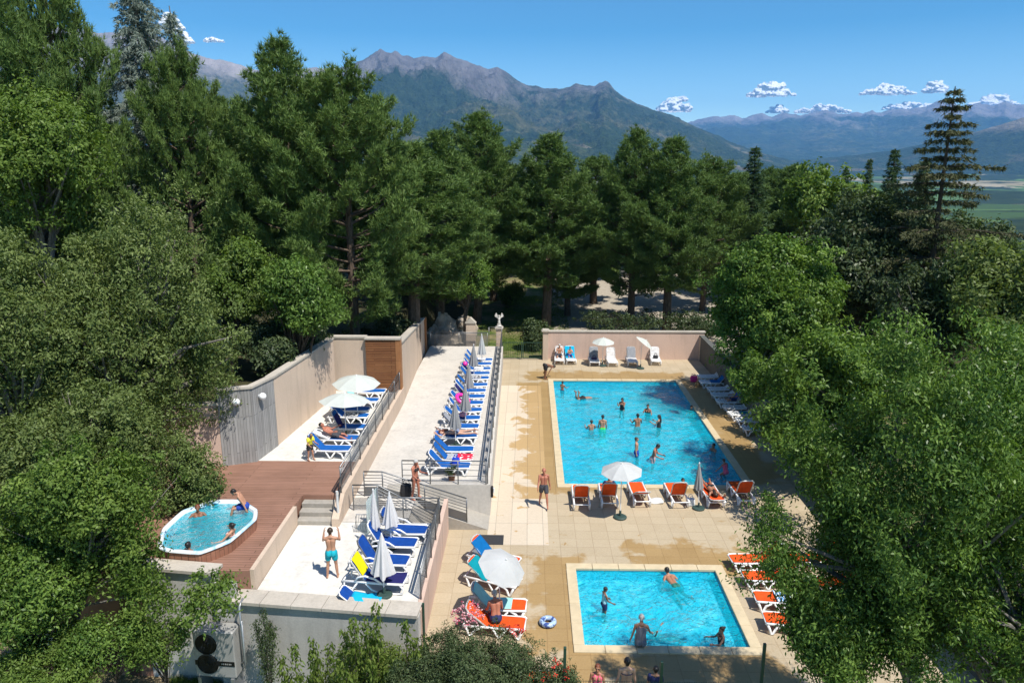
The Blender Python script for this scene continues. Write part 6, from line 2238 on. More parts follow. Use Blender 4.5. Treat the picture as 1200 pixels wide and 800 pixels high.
gP = 'people in the small pool'
wader('child in a pale vest and dark shorts standing at the left of the small pool', 708, 716, 0.34, D(-75), dict(larm=14, rarm=20, lelb=40, relb=40, nod=8), 'dark', 'black', 'short', [('vest', 'aqua'), ('trunks', 'navy')], 1.20, group=gP)
q = P(791, 686, -0.13)
person('swimmer in dark green trunks gliding face down across the small pool', (q.x, q.y, -0.16), D(18), dict(lhip=4, rhip=-6, lknee=10, rknee=24, lab=8, rab=8, larm=30, rarm=26, lelb=30, relb=26, lout=30, rout=34, nod=-38, lfoot=50, rfoot=50), 'tan', 'black', 'short', [('trunks', 'darkgreen')], 1.66,
       rot=Matrix.Rotation(-math.pi / 2 + 0.30, 3, 'X'), floor=False, group=gP)
q = P(751, 757, 0.045)
person('grey haired person in a grey swimsuit sitting on the near edge of the small pool', (q.x, SP[2] + 0.02, 0.055 + 0.165), D(-6), dict(lean=4, curl=10, nod=8, lhip=80, rhip=76, lknee=70, rknee=58, larm=14, rarm=30, lelb=10, relb=34, lout=14, rout=22), 'mid', 'grey', 'short', [('swimsuit', 'grey')], 1.66, fem=True, floor=False, group=gP)
q = P(779, 748, -0.13)
person('person stretched out low in the water right of the grey haired bather', (q.x, q.y + 0.25, -0.24), D(-100), dict(lean=-6, lhip=6, rhip=12, lknee=10, rknee=16, larm=20, rarm=60, lelb=20, relb=20, lout=40, rout=30, nod=30, lfoot=40, rfoot=40), 'mid', 'brown', 'short', [('trunks', 'navy')], 1.2,
       rot=Matrix.Rotation(math.pi / 2 - 0.15, 3, 'X'), floor=False, group=gP)
wader('swimmer with dark tied hair near the right end of the small pool', 845, 752, 0.92, D(100), SW, 'mid', 'brown', 'bun', [('swimsuit', 'black')], 1.42, True, group=gP)

# hot tub
gT = 'people in the hot tub'
wlt = zt - 0.1
ptub = lambda x, y: P(x, y, wlt)
q = P(287, 597.5, zt)
person('boy in blue trunks sitting on the rim of the hot tub', (q.x - 0.02, q.y + 0.05, zt + 0.165), D(105), dict(lean=14, curl=12, nod=28, lhip=84, rhip=80, lknee=66, rknee=60, larm=-6, rarm=6, lelb=8, relb=12, lout=16, rout=14), 'mid', 'black', 'short', [('trunks', 'blue')], 1.55, floor=False, group=gT)
SITW = dict(lean=-18, nod=10, lhip=88, rhip=84, lknee=70, rknee=60, larm=20, rarm=24, lelb=40, relb=50, lout=40, rout=45)
def tubber(lab, px, py, dz, rz, *a, **k):
    q = ptub(px, py)
    return person(lab, (q.x, q.y, wlt - dz), rz, SITW, *a, floor=False, group=gT, **k)
tubber('person at the far side of the hot tub with arms spread in the water', 232, 606, 0.38, D(200), 'dark', 'red', 'short', [('trunks', 'navy')], 1.68)
tubber('woman with dark hair leaning back on the near rim of the hot tub', 267, 628, 0.26, D(80), 'mid', 'black', 'bun', [('bikini', 'pale')], 1.64, fem=True)
tubber('dark haired bather with only head and shoulders above the hot tub water', 226, 641, 0.46, D(-20), 'dark', 'black', 'short', [('trunks', 'navy')], 1.62)
# ------------------------------------------------------------------ trees, shrubs, grass
NR = np.random.RandomState(11)


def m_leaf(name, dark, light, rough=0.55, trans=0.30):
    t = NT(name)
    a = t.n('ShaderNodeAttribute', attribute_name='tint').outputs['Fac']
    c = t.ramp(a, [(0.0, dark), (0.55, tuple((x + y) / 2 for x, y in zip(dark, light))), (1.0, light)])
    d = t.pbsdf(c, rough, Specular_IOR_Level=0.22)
    tc = t.mix(1.0, c, (1.25, 1.35, 0.6), 'MULTIPLY')
    tr = t.n('ShaderNodeBsdfTranslucent', i_Color=tc).outputs[0]
    return t.done(t.n('ShaderNodeMixShader', i_0=trans, i_1=d, i_2=tr).outputs[0])


def m_bark(name, col, sc=6.0):
    t = NT(name)
    p = t.obj()
    n = t.noise(sc, 6, 0.7, t.vscale(p, (2, 2, 0.5)))
    c = t.ramp(n, [(0.3, tuple(x * 0.45 for x in col)), (0.7, tuple(min(1, x * 1.3) for x in col))])
    return t.done(t.pbsdf(c, 0.95, 0, t.bump(n, 0.8, 0.04), Specular_IOR_Level=0.15))


BARK = {'pine': m_bark('pine_bark', (0.13, 0.095, 0.07)), 'grey': m_bark('grey_bark', (0.20, 0.18, 0.155)), 'dark': m_bark('dark_bark', (0.08, 0.065, 0.05))}
LEAF = {
    'pine': m_leaf('pine_needles', (0.042, 0.088, 0.022), (0.150, 0.225, 0.055), 0.5, 0.12),
    'pine2': m_leaf('bright_pine_needles', (0.046, 0.095, 0.023), (0.168, 0.245, 0.060), 0.5, 0.12),
    'spruce': m_leaf('spruce_needles', (0.029, 0.070, 0.027), (0.088, 0.138, 0.046), 0.55, 0.08),
    'oldspruce': m_leaf('brownish_spruce_needles', (0.045, 0.055, 0.022), (0.140, 0.145, 0.060), 0.6, 0.08),
    'cedar': m_leaf('silvery_cedar_needles', (0.128, 0.175, 0.146), (0.281, 0.329, 0.281), 0.6, 0.10),
    'olive': m_leaf('grey_green_leaves', (0.075, 0.115, 0.030), (0.215, 0.270, 0.085), 0.5, 0.30),
    'fresh': m_leaf('fresh_green_leaves', (0.070, 0.130, 0.022), (0.200, 0.285, 0.060), 0.5, 0.33),
    'mid': m_leaf('mid_green_leaves', (0.045, 0.105, 0.022), (0.215, 0.320, 0.062), 0.42, 0.33),
    'ash': m_leaf('ash_leaves', (0.040, 0.095, 0.020), (0.195, 0.300, 0.062), 0.38, 0.30),
    'dark': m_leaf('dark_leaves', (0.027, 0.053, 0.020), (0.109, 0.139, 0.059), 0.42, 0.2),
    'bush': m_leaf('dense_bush_leaves', (0.036, 0.066, 0.025), (0.128, 0.164, 0.067), 0.5, 0.2),
    'sapling': m_leaf('yellow_green_leaves', (0.092, 0.153, 0.024), (0.220, 0.278, 0.066), 0.5, 0.35),
    'flower': m_leaf('red_petals', (0.50, 0.02, 0.02), (0.75, 0.07, 0.04), 0.6, 0.2),
    'flower2': m_leaf('pink_white_petals', (0.55, 0.03, 0.10), (0.85, 0.6, 0.62), 0.6, 0.2),
}


def unit(v):
    return v / np.maximum(np.linalg.norm(v, axis=-1, keepdims=True), 1e-9)


def leaves_mesh(name, pos, nrm, ln, wd, tint, mat, droop=None, fold=True):
    """folded pointed leaves: 6 vertices, two quads each. pos (n,3): leaf base; nrm: upper side"""
    n = len(pos)
    rnd = unit(NR.randn(n, 3))
    ax = unit(np.cross(nrm, rnd))
    if droop is not None:
        ax = unit(ax + np.array([0, 0, -1.0]) * np.asarray(droop).reshape(-1, 1))
    sd_ = unit(np.cross(nrm, ax))
    up = np.cross(ax, sd_)
    ln = np.asarray(ln).reshape(-1, 1)
    wd = np.asarray(wd).reshape(-1, 1)
    base = pos
    mid = pos + ax * ln * 0.45 + up * wd * 0.10
    tip = pos + ax * ln - up * ln * 0.10
    l = pos + ax * ln * 0.42 + sd_ * wd * 0.5 + up * wd * 0.28
    r = pos + ax * ln * 0.42 - sd_ * wd * 0.5 + up * wd * 0.28
    V = np.stack([base, l, tip, r], 1).reshape(-1, 3)
    i = np.arange(n)[:, None] * 4
    F = np.concatenate([i + np.array([[0, 2, 1]]), i + np.array([[0, 3, 2]])], 0) if False else (i + np.array([[0, 3, 2, 1]]))
    return np_mesh(name, V, F, mat, {'tint': np.repeat(np.clip(tint, 0, 1), 4)})


def needle_mesh(name, pos, dirv, ln, wd, tint, mat, per=9, spread=0.75):
    """tufts of thin triangles"""
    n = len(pos)
    p = np.repeat(pos, per, 0)
    d = unit(np.repeat(dirv, per, 0) + NR.randn(n * per, 3) * spread)
    L = np.repeat(np.asarray(ln) * np.ones(n), per)[:, None] * NR.uniform(0.7, 1.15, (n * per, 1))
    s = unit(np.cross(d, unit(NR.randn(n * per, 3)))) * wd * 0.5
    V = np.stack([p - s, p + s, p + d * L], 1).reshape(-1, 3)
    F = np.arange(n * per)[:, None] * 3 + np.array([[0, 1, 2]])
    tt = np.repeat(tint, per) + NR.uniform(-0.12, 0.12, n * per)
    return np_mesh(name, V, F, mat, {'tint': np.repeat(np.clip(tt, 0, 1), 3)})


def branch_tubes(mb, segs, n=5):
    for pts, rs in segs:
        mb.tube(pts, rs, n, False)


def make_crown(name, lobes, nleaf, ln, wd, mat, clump=0.5, per=26, droop=0.4, shell=0.72, tvar=0.28, flat=0.75, gapth=0.38):
    """lobes: list of (centre, radii); leaves sit in clumps spread through the outer part of the lobes"""
    vol = np.array([r[0] * r[1] + r[1] * r[2] + r[0] * r[2] for c, r in lobes])
    nclump = max(4, nleaf // per)
    which = NR.choice(len(lobes), nclump, p=vol / vol.sum())
    cc = np.array([lobes[k][0] for k in range(len(lobes))])[which]
    rr_ = np.array([lobes[k][1] for k in range(len(lobes))])[which]
    d = unit(NR.randn(nclump, 3))
    rad = shell + (1.04 - shell) * NR.rand(nclump) ** 0.7
    nz = fbm(d[:, 0] * 2.3 + d[:, 2] * 1.1 + which * 3.7, d[:, 1] * 2.3 - d[:, 2] * 1.3 + which * 1.9, 3, 5)
    rad = rad * (1 + 0.55 * (nz - 0.5))
    sprig = NR.rand(nclump) < 0.13
    rad[sprig] = rad[sprig] * NR.uniform(1.06, 1.26, sprig.sum())
    inner = NR.rand(nclump) < 0.13
    rad[inner] = NR.uniform(0.25, shell, inner.sum())
    cp = cc + d * rr_ * rad[:, None]
    gap = fbm(cp[:, 0] * 0.9 / clump * 0.5 + cp[:, 2] * 0.4 / clump * 0.5, cp[:, 1] * 0.9 / clump * 0.5 - cp[:, 2] * 0.6 / clump * 0.5, 2, 8)
    keep = gap > gapth
    cp, d, nclump = cp[keep], d[keep], int(keep.sum())
    sprig = sprig[keep]
    out = unit(d * np.array([1, 1, 1.0]) + np.array([0, 0, 0.45]))
    csz = clump * NR.uniform(0.55, 1.3, nclump) * np.where(sprig, 0.6, 1.0)
    # every clump leans outwards and a little down at the rim
    k = np.repeat(np.arange(nclump), per)
    off = unit(NR.randn(len(k), 3)) * (NR.rand(len(k), 1) ** 0.5) * csz[k][:, None]
    off[:, 2] *= flat
    off = off - np.outer(np.linalg.norm(off[:, :2], axis=1) * 0.25, [0, 0, 1])
    pos = cp[k] + off
    nrm = unit(out[k] * 0.9 + NR.randn(len(k), 3) * 0.55)
    tint = 0.5 + NR.uniform(-tvar, tvar, nclump)[k] + NR.uniform(-0.2, 0.2, len(k))
    return leaves_mesh(name, pos, nrm, ln * NR.uniform(0.7, 1.25, len(k)), wd * NR.uniform(0.75, 1.2, len(k)), tint, mat, droop * NR.uniform(0.3, 1.4, len(k))), cp


def limbs(mb, base, fork, targets, r0, n=7):
    """trunk from base to fork, limbs from it to the targets"""
    base, fork = Vector(base), Vector(fork)
    m = base.lerp(fork, 0.5) + Vector((rng.uniform(-0.15, 0.15), rng.uniform(-0.15, 0.15), 0))
    mb.tube([base - Vector((0, 0, 0.4)), base + Vector((0, 0, 0.1)), m, fork], [r0 * 1.35, r0 * 1.1, r0 * 0.85, r0 * 0.6], n, True)
    for t in targets:
        t = Vector(t)
        s = base.lerp(fork, rng.uniform(0.55, 1.0))
        mid = s.lerp(t, 0.5) + Vector((rng.uniform(-0.3, 0.3), rng.uniform(-0.3, 0.3), rng.uniform(0, 0.5)))
        mb.tube([s, mid, t], [r0 * 0.40, r0 * 0.24, r0 * 0.06], 5, False)


def leafy_tree(name, label, base, lobes, nleaf, ln, wd, mat, bark, r0, group=None, cat='tree', extra=None, **kw):
    """lobes in world space; base: foot of the trunk"""
    b = Vector(base)
    root = thing(name, label, cat, b, 0, group)
    L = [(np.array(c) - np.array(b), r) for c, r in lobes]
    me, cp = make_crown('crown', L, nleaf, ln, wd, LEAF[mat], **kw)
    o = bpy.data.objects.new('crown', me)
    C.objects.link(o)
    o.parent = root
    top = max(c[2] for c, r in L)
    ctr = sum((np.array(c) for c, r in L)) / len(L)
    mb = MB()
    idx = NR.choice(len(cp), min(len(cp), 60), replace=False)
    limbs(mb, (0, 0, 0), (ctr[0] * 0.7, ctr[1] * 0.7, ctr[2] * 0.85), [cp[i] for i in idx], r0)
    for (p, q, r_) in (extra or []):
        mb.tube([Vector(p) - b, Vector(q) - b], [r_, r_ * 0.5], 6)
    mb.build('trunk', BARK[bark], root)
    return root


def lobes_from(c, r, n, k=0.55, seed=1, zbias=0.1):
    """an uneven crown: a core and n lobes round it"""
    q = np.random.RandomState(seed)
    c, r = np.array(c), np.array(r)
    out = [(c, r * 0.70)]
    for i in range(n):
        d = unit(q.randn(3))
        d[2] = d[2] * 0.8 + zbias
        f = q.uniform(0.50, 0.68)
        out.append((c + d * r * f, r * k * q.uniform(0.62, 1.05)))
    return out


# ---------------------------------------------------------------- conifers
def pine_mesh(h, w, seed, bare=0.16, mat='pine', dens=1.0, shape=1.0):
    """Austrian pine: whorls of up-curved limbs with puffs of needles; returns crown mesh, trunk MB"""
    q = np.random.RandomState(seed)
    mb = MB()
    bend = q.uniform(-0.35, 0.35, 2)
    ax = lambda z: np.array([bend[0] * math.sin(z / h * 2.4), bend[1] * math.sin(z / h * 2.0), z])
    mb.tube([ax(z) for z in np.linspace(-0.4, h * 0.97, 9)], [h * 0.019 * (1 - 0.93 * k / 8) + 0.02 for k in range(9)], 7)
    P_, D_, T_, S_ = [], [], [], []
    z = h * bare
    while z < h * 0.985:
        f = (z - h * bare) / (h * (1 - bare))
        prof = (math.sin(min(1, (f + 0.16) / 0.42) * math.pi / 2) if f < 0.26 else (1 - ((f - 0.26) / 0.76) ** (1.35 * shape))) * w / 2
        prof = max(prof, 0.35)
        nb = int(round(q.uniform(5, 7.5)))
        a0 = q.uniform(0, 6.28)
        for k in range(nb):
            if q.rand() < 0.10:
                continue
            a = a0 + 6.283 * k / nb + q.uniform(-0.3, 0.3)
            L = prof * q.uniform(0.62, 1.18)
            up0 = -0.10 + 0.75 * f + q.uniform(-0.1, 0.1)
            base = ax(z + q.uniform(-0.15, 0.15))
            dirh = np.array([math.cos(a), math.sin(a), 0])
            pts = [base + dirh * L * s + np.array([0, 0, L * (up0 * s + 0.42 * s * s)]) for s in (0, 0.35, 0.7, 1.0)]
            mb.tube(pts, [0.018 + 0.016 * L, 0.012 + 0.011 * L, 0.016, 0.008], 4, False)
            npf = max(4, int(L * 7.6 * dens))
            for j in range(npf):
                s = 0.30 + 0.74 * math.sqrt((j + q.rand()) / npf)
                side = q.uniform(-1, 1) * L * 0.30 * (1.1 - s * 0.75)
                perp = np.array([-dirh[1], dirh[0], 0])
                pp = base + dirh * L * s + np.array([0, 0, L * (up0 * s + 0.42 * s * s) + q.uniform(-0.1, 0.22)]) + perp * side
                P_.append(pp)
                D_.append(dirh * 0.40 + perp * side * 0.3 + np.array([0, 0, 1.15]))
                S_.append(s)
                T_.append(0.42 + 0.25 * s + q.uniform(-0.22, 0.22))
        z += h * 0.030 + 0.16
    P_, D_, T_ = np.array(P_), unit(np.array(D_)), np.array(T_)
    # each puff is a handful of tufts
    m = 6
    k = np.repeat(np.arange(len(P_)), m)
    pos = P_[k] + NR.randn(len(k), 3) * np.array([0.15, 0.15, 0.15])
    T_ = T_ + 0.0
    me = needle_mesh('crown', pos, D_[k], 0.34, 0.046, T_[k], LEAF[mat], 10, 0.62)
    return me, mb


def spruce_mesh(h, w, seed, mat='spruce', bare=0.04, droop=0.35, sparse=1.0, width=0.05, hang=0.28, step=0.33):
    q = np.random.RandomState(seed)
    mb = MB()
    mb.tube([(0, 0, z) for z in np.linspace(-0.4, h, 7)], [h * 0.016 * (1 - 0.95 * k / 6) + 0.012 for k in range(7)], 7)
    P_, D_, T_ = [], [], []
    z = h * bare
    while z < h * 0.99:
        f = z / h
        prof = (1 - f) ** 0.85 * w / 2 * q.uniform(0.78, 1.12) + 0.12
        nb = int(q.uniform(5, 8))
        a0 = q.uniform(0, 6.28)
        for k in range(nb):
            if q.rand() > sparse:
                continue
            a = a0 + 6.283 * k / nb + q.uniform(-0.25, 0.25)
            L = prof * q.uniform(0.6, 1.15)
            dirh = np.array([math.cos(a), math.sin(a), 0])
            perp = np.array([-dirh[1], dirh[0], 0])
            cur = lambda s: np.array([0, 0, z + L * (0.16 * s - droop * s * s + 0.20 * max(0, s - 0.7))])
            mb.tube([dirh * L * s + cur(s) for s in (0, 0.4, 0.75, 1.0)], [0.012 + 0.012 * L, 0.010 + 0.007 * L, 0.012, 0.006], 4, False)
            npf = max(3, int(L * 11))
            for j in range(npf):
                s = 0.10 + 0.92 * (j + q.rand()) / npf
                side = q.uniform(-1, 1) * L * 0.24 * (1.15 - s)
                P_.append(dirh * L * s + cur(s) + perp * side + np.array([0, 0, q.uniform(-0.05, 0.03)]))
                D_.append(dirh * 0.7 + perp * np.sign(side) * 0.5 + np.array([0, 0, -hang + q.uniform(-0.3, 0.3)]))
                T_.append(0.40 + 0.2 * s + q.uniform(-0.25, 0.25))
        z += step * (0.75 + 0.5 * (1 - f))
    P_, D_, T_ = np.array(P_), unit(np.array(D_)), np.array(T_)
    k = np.repeat(np.arange(len(P_)), 2)
    pos = P_[k] + NR.randn(len(k), 3) * 0.06
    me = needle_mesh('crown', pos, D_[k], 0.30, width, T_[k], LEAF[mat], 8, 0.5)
    return me, mb


def conifer(me_mb, label, loc, rotz=0.0, name='pine_tree', cat='tree', bark='pine', group=None, scale=1.0):
    me, mb = me_mb
    r = thing(name, label, cat, loc, rotz, group)
    o = bpy.data.objects.new('crown', me)
    C.objects.link(o)
    o.parent = r
    mb.build('trunk', BARK[bark], r)
    r.scale = (scale,) * 3
    return r


def top_to(px, ytop, G, wpx):
    """tree whose tip shows at (px, ytop) at distance G: foot, height, width"""
    t = PG(px, ytop, G)
    g = gz(t.x, G)
    dep = G * math.cos(PITCH) + (CAM_H - (t.z + g) / 2) * math.sin(PITCH)
    return Vector((t.x, G, g - 0.15)), t.z - g, wpx * dep / FPX


PINES = [pine_mesh(16.0, 7.6, 21, 0.18, 'pine', 1.0), pine_mesh(16.0, 7.0, 22, 0.22, 'pine', 1.0, 1.25), pine_mesh(16.0, 8.4, 23, 0.15, 'pine2', 1.0, 1.15), pine_mesh(16.0, 6.2, 24, 0.24, 'pine', 1.0, 0.9)]
PINES_ROOT = {}


def put_pine(i, px, ytop, G, wpx, label, group='black pines round the pool', rz=None, zf=None):
    foot, h, w = top_to(px, ytop, G, wpx)
    if zf is not None:
        h += foot.z - zf
        foot.z = zf
    rz = rng.uniform(0, 6.28) if rz is None else rz
    w0 = (7.6, 7.0, 8.4, 6.2)[i]
    if i not in PINES_ROOT:
        r = conifer(PINES[i], label, foot, rz, 'pine_tree', 'tree', 'pine', group)
        PINES_ROOT[i] = r
    else:
        r = dup(PINES_ROOT[i], foot, rz, label, group)
    r.scale = (w / w0 * 1.10, w / w0 * 1.10, h / 16.0)
    return r


for a in [
    (0, 40, -75, 37, 125, 'huge dark pine in the top left corner, cut by the frame'),
    (3, -10, -10, 34, 130, 'dark pine at the left edge behind the leafy tree'),
    (1, 100, 98, 44, 100, 'dark pine between the corner pine and the silvery cedar'),
    (2, 203, 52, 40, 118, 'spiky pale topped pine in front of the silvery cedars'),
    (3, 260, 112, 46, 95, 'lower pine between the cedars and the broad twin pines'),
    (0, 322, 52, 42, 150, 'tall broad pine left of the twin pines above the upper terrace'),
    (2, 400, 73, 41.5, 165, 'massive rounded pine behind the slatted screen'),
    (1, 452, 190, 60, 90, 'lower pine squeezed between the rounded pine and its right neighbour'),
    (3, 508, 152, 55.5, 120, 'pine over the pitched cap post at the end of the walkway'),
    (3, 478, 165, 46, 150, 'bushy pine hanging over the tall walkway wall', 'black pines round the pool', 1.0, 3.0),
    (0, 556, 136, 63, 130, 'tall pine behind the gate pillar with the statue'),
    (1, 578, 175, 72, 100, 'pine behind the gate opening'),
    (3, 642, 156, 61.5, 115, 'pine with dark leaning trunk behind the left end of the far pool wall'),
    (2, 668, 205, 66, 95, 'small pine behind the two loungers at the far wall'),
    (1, 700, 186, 71, 95, 'pine behind the middle of the far pool wall, second row'),
    (0, 748, 155, 62, 105, 'sharp topped pine behind the tilted parasol'),
    (3, 793, 160, 60, 105, 'pine with pale bare trunk behind the right end of the far wall'),
    (2, 834, 182, 68, 95, 'pine right of the pale trunk, partly behind the bright green tree'),
    (1, 866, 205, 78, 90, 'distant pine left of the dark spruce'),
    (1, 930, 195, 85, 80, 'distant pine right of the dark spruce'),
    (3, 720, 215, 84, 80, 'third row pine seen between two pines over the far wall'),
    (0, 620, 205, 88, 100, 'third row pine above the grassy slope'),
    (2, 770, 210, 90, 110, 'third row pine over the gravel yard'),
    (1, 520, 205, 80, 120, 'third row pine above the walkway end'),
    (3, 430, 140, 72, 120, 'second row pine filling the gap right of the rounded pine'),
    (0, 285, 125, 62, 120, 'second row pine left of the tall broad pine'),
    (1, 985, 216, 95, 60, 'distant pine near the small spruces on the right'),
    (2, 905, 215, 92, 90, 'distant pine behind the bright green tree'),
    (0, 1030, 224, 88, 80, 'distant pine behind the dark leafy tree'),
    (3, 1180, 275, 75, 80, 'distant pine at the right edge below the fields'),
    (1, 350, 150, 58, 110, 'second row pine between the two tallest pines'),
]:
    put_pine(*a)

# spruces and cedars
f, h, w = top_to(1120, 98, 44, 310)
conifer(spruce_mesh(h, w, 41, 'oldspruce', 0.03, 0.24, 0.70, 0.06, 0.65, 0.56), 'tall open spruce on the right with drooping layered branches', f, 0.4, 'spruce_tree', bark='dark')
SP0 = None
for (px, yt, G, wpx, lab) in ((886, 170, 72, 80, 'dark pointed spruce behind the bright green tree'), (1050, 172, 62, 70, 'small pointed spruce left of the tall open spruce'), (1020, 184, 70, 45, 'thin spruce tip between the small spruces'),
                              (992, 196, 76, 50, 'little spruce tip over the leafy trees on the right'), (1085, 185, 58, 80, 'spruce just left of the tall open spruce')):
    f, h, w = top_to(px, yt, G, wpx)
    if SP0 is None:
        SP0 = conifer(spruce_mesh(14.0, 4.6, 43, 'spruce', 0.03, 0.22, 0.95, 0.05, 0.3, 0.40), lab, f, 0.1, 'spruce_tree', bark='dark', group='small spruces on the skyline')
        r = SP0
    else:
        r = dup(SP0, f, rng.uniform(0, 6), lab)
    r.scale = (w / 4.6, w / 4.6, h / 14.0)
f, h, w = top_to(150, -75, 43, 250)
conifer(spruce_mesh(h, w, 51, 'cedar', 0.05, 0.40, 0.95, 0.045, 0.9, 0.36), 'big silvery cedar with hanging branches at the top left', f, 0.4, 'cedar_tree', bark='grey')
f, h, w = top_to(226, 8, 44, 120)
cdr = conifer(spruce_mesh(h, w, 52, 'cedar', 0.05, 0.42, 0.9, 0.045, 0.9, 0.34), 'slim silvery cedar with a leaning tip beside the big cedar', f, 1.4, 'cedar_tree', bark='grey')
cdr.rotation_euler = (RAD(2), RAD(-4), 0.6)

# ---------------------------------------------------------------- leafy trees
def crown_at(px, py, G, rpx, rpy, dep=1.0):
    c = PG(px, py, G)
    d = G * math.cos(PITCH) + (CAM_H - c.z) * math.sin(PITCH)
    return np.array(c), np.array([rpx * d / FPX, rpx * d / FPX * dep, rpy * d / FPX])


# right: bright green tree beside the pool
c, r = crown_at(905, 345, 41, 92, 92, 0.9)
lb_ = lobes_from(c, r, 24, 0.36, 3, 0.05) + [(c + np.array([0, 0, -r[2] * 0.75]), r * np.array([0.72, 0.72, 0.6])), (c + np.array([r[0] * 0.5, -1.5, -r[2] * 0.9]), r * 0.5)]
leafy_tree('leafy_tree', 'bright green round tree beside the shaded loungers of the big pool', (c[0] + 0.4, 41, -0.3), lb_, 95000, 0.22, 0.11, 'mid', 'grey', 0.24, clump=0.62, per=60, droop=0.25, shell=0.5, tvar=0.42, gapth=0.45)
# dark elm behind it
c, r = crown_at(1015, 306, 47, 88, 78)
leafy_tree('leafy_tree', 'dull dark green tree right of the bright green one', (c[0], 47, -0.3), lobes_from(c, r, 12, 0.5, 5), 40000, 0.30, 0.14, 'dark', 'dark', 0.26, clump=0.7, per=26, shell=0.68)
c, r = crown_at(965, 232, 62, 48, 50)
leafy_tree('leafy_tree', 'light green tree top between the spruces on the right', (c[0], 62, 0), lobes_from(c, r, 9, 0.5, 6), 14000, 0.36, 0.18, 'fresh', 'grey', 0.2, clump=0.75, per=24, group=None)
c, r = crown_at(1108, 292, 52, 75, 52)
leafy_tree('leafy_tree', 'olive green tree below the tall open spruce', (c[0], 52, -0.3), lobes_from(c, r, 10, 0.5, 7), 26000, 0.30, 0.14, 'bush', 'dark', 0.24, clump=0.7, per=26)
c, r = crown_at(1185, 350, 33, 80, 78)
leafy_tree('leafy_tree', 'yellowish green tree at the right edge above the big ash', (c[0], 33, -0.3), lobes_from(c, r, 11, 0.5, 8), 36000, 0.24, 0.11, 'olive', 'grey', 0.22, clump=0.55, per=28)
c, r = crown_at(1085, 365, 35, 70, 75)
leafy_tree('leafy_tree', 'tangled dark tree with bare twigs in the middle of the right wood', (c[0], 35, -0.3), lobes_from(c, r, 11, 0.5, 9), 26000, 0.24, 0.11, 'dark', 'grey', 0.22, clump=0.5, per=22)
c, r = crown_at(985, 440, 30, 85, 72)
leafy_tree('leafy_tree', 'fresh green tree leaning over the shaded loungers on the right', (c[0] + 1.5, 30, -0.3), lobes_from(c, r, 12, 0.5, 10) + [(np.array(PG(a_, b_, g_)), np.array([q_, q_, q_ * 0.8])) for a_, b_, g_, q_ in ((898, 436, 33, 1.2), (925, 488, 29, 1.35), (955, 535, 26, 1.3), (918, 515, 27, 0.8), (880, 452, 33, 0.7))], 56000, 0.20, 0.095, 'mid', 'grey', 0.2, clump=0.5, per=28, droop=0.5)
c, r = crown_at(920, 510, 27.5, 26, 40)
# big ash at the front right
c, r = crown_at(1085, 585, 14.2, 165, 225, 0.85)
lb_ = lobes_from(c, r, 30, 0.34, 12, 0.0) + [(np.array(PG(938, 560, 14.2)), np.array([0.75, 0.9, 0.9])), (np.array(PG(932, 640, 13.6)), np.array([0.8, 0.85, 0.85])), (np.array(PG(985, 720, 13.2)), np.array([0.8, 0.8, 0.9])), (np.array(PG(1000, 470, 14.6)), np.array([1.0, 1.0, 0.8])),
        (np.array(PG(1060, 770, 12.6)), np.array([1.0, 0.9, 0.8])), (np.array(PG(1150, 420, 14.8)), np.array([1.25, 1.1, 0.8])), (np.array(PG(1015, 760, 12.4)), np.array([0.8, 0.8, 0.75])), (np.array(PG(1045, 700, 13)), np.array([1.0, 1.0, 1.0])), (np.array(PG(1100, 800, 11.8)), np.array([1.0, 0.8, 0.7])), (np.array(PG(1180, 800, 11.8)), np.array([1.1, 0.8, 0.7])), (np.array(PG(1050, 415, 14.8)), np.array([1.0, 1.0, 0.8])), (np.array(PG(900, 645, 13.6)), np.array([0.62, 0.7, 0.85])), (np.array(PG(940, 640, 13.3)), np.array([0.9, 0.8, 1.0])), (np.array(PG(965, 590, 13.6)), np.array([0.95, 0.9, 0.95])), (np.array(PG(985, 650, 13.2)), np.array([0.95, 0.9, 1.0])), (np.array(PG(990, 540, 14)), np.array([0.95, 0.9, 0.9])), (np.array(PG(1010, 600, 13.4)), np.array([1.0, 0.9, 1.1])), (np.array(PG(965, 505, 14.2)), np.array([0.7, 0.8, 0.6])), (np.array(PG(1060, 590, 12.9)), np.array([1.1, 0.9, 1.3])), (np.array(PG(1110, 560, 12.4)), np.array([1.2, 0.8, 1.2])), (np.array(PG(1085, 660, 12.2)), np.array([1.2, 0.8, 1.1])), (np.array(PG(965, 770, 12.6)), np.array([0.6, 0.6, 0.45])), (np.array(PG(1000, 800, 12.2)), np.array([0.8, 0.7, 0.5])), (np.array(PG(968, 690, 13.0)), np.array([0.85, 0.8, 0.8])), (np.array(PG(1005, 715, 12.7)), np.array([0.9, 0.8, 0.9])), (np.array(PG(985, 610, 13.3)), np.array([0.9, 0.8, 0.9])), (np.array(PG(1140, 480, 13)), np.array([1.2, 0.9, 0.9])), (np.array(PG(926, 588, 13.8)), np.array([0.65, 0.7, 0.75])), (np.array(PG(930, 690, 13.4)), np.array([0.65, 0.65, 0.6])), (np.array(PG(955, 745, 12.8)), np.array([0.5, 0.6, 0.5]))]
leafy_tree('ash_tree', 'big ash with dense feathery leaves filling the right foreground', (c[0] + 0.6, 14.4, -0.6), lb_, 250000, 0.102, 0.038, 'ash', 'grey', 0.22, clump=0.42, per=70, droop=0.9, shell=0.48, tvar=0.36, gapth=0.37)
c, r = crown_at(1200, 700, 12.4, 120, 130)
leafy_tree('ash_tree', 'second ash with paler leaves at the bottom right corner', (c[0] + 0.5, 12.4, -0.8), lobes_from(c, r, 13, 0.48, 13), 60000, 0.105, 0.040, 'mid', 'grey', 0.18, clump=0.40, per=60, droop=0.9, shell=0.52, tvar=0.36, gapth=0.42)
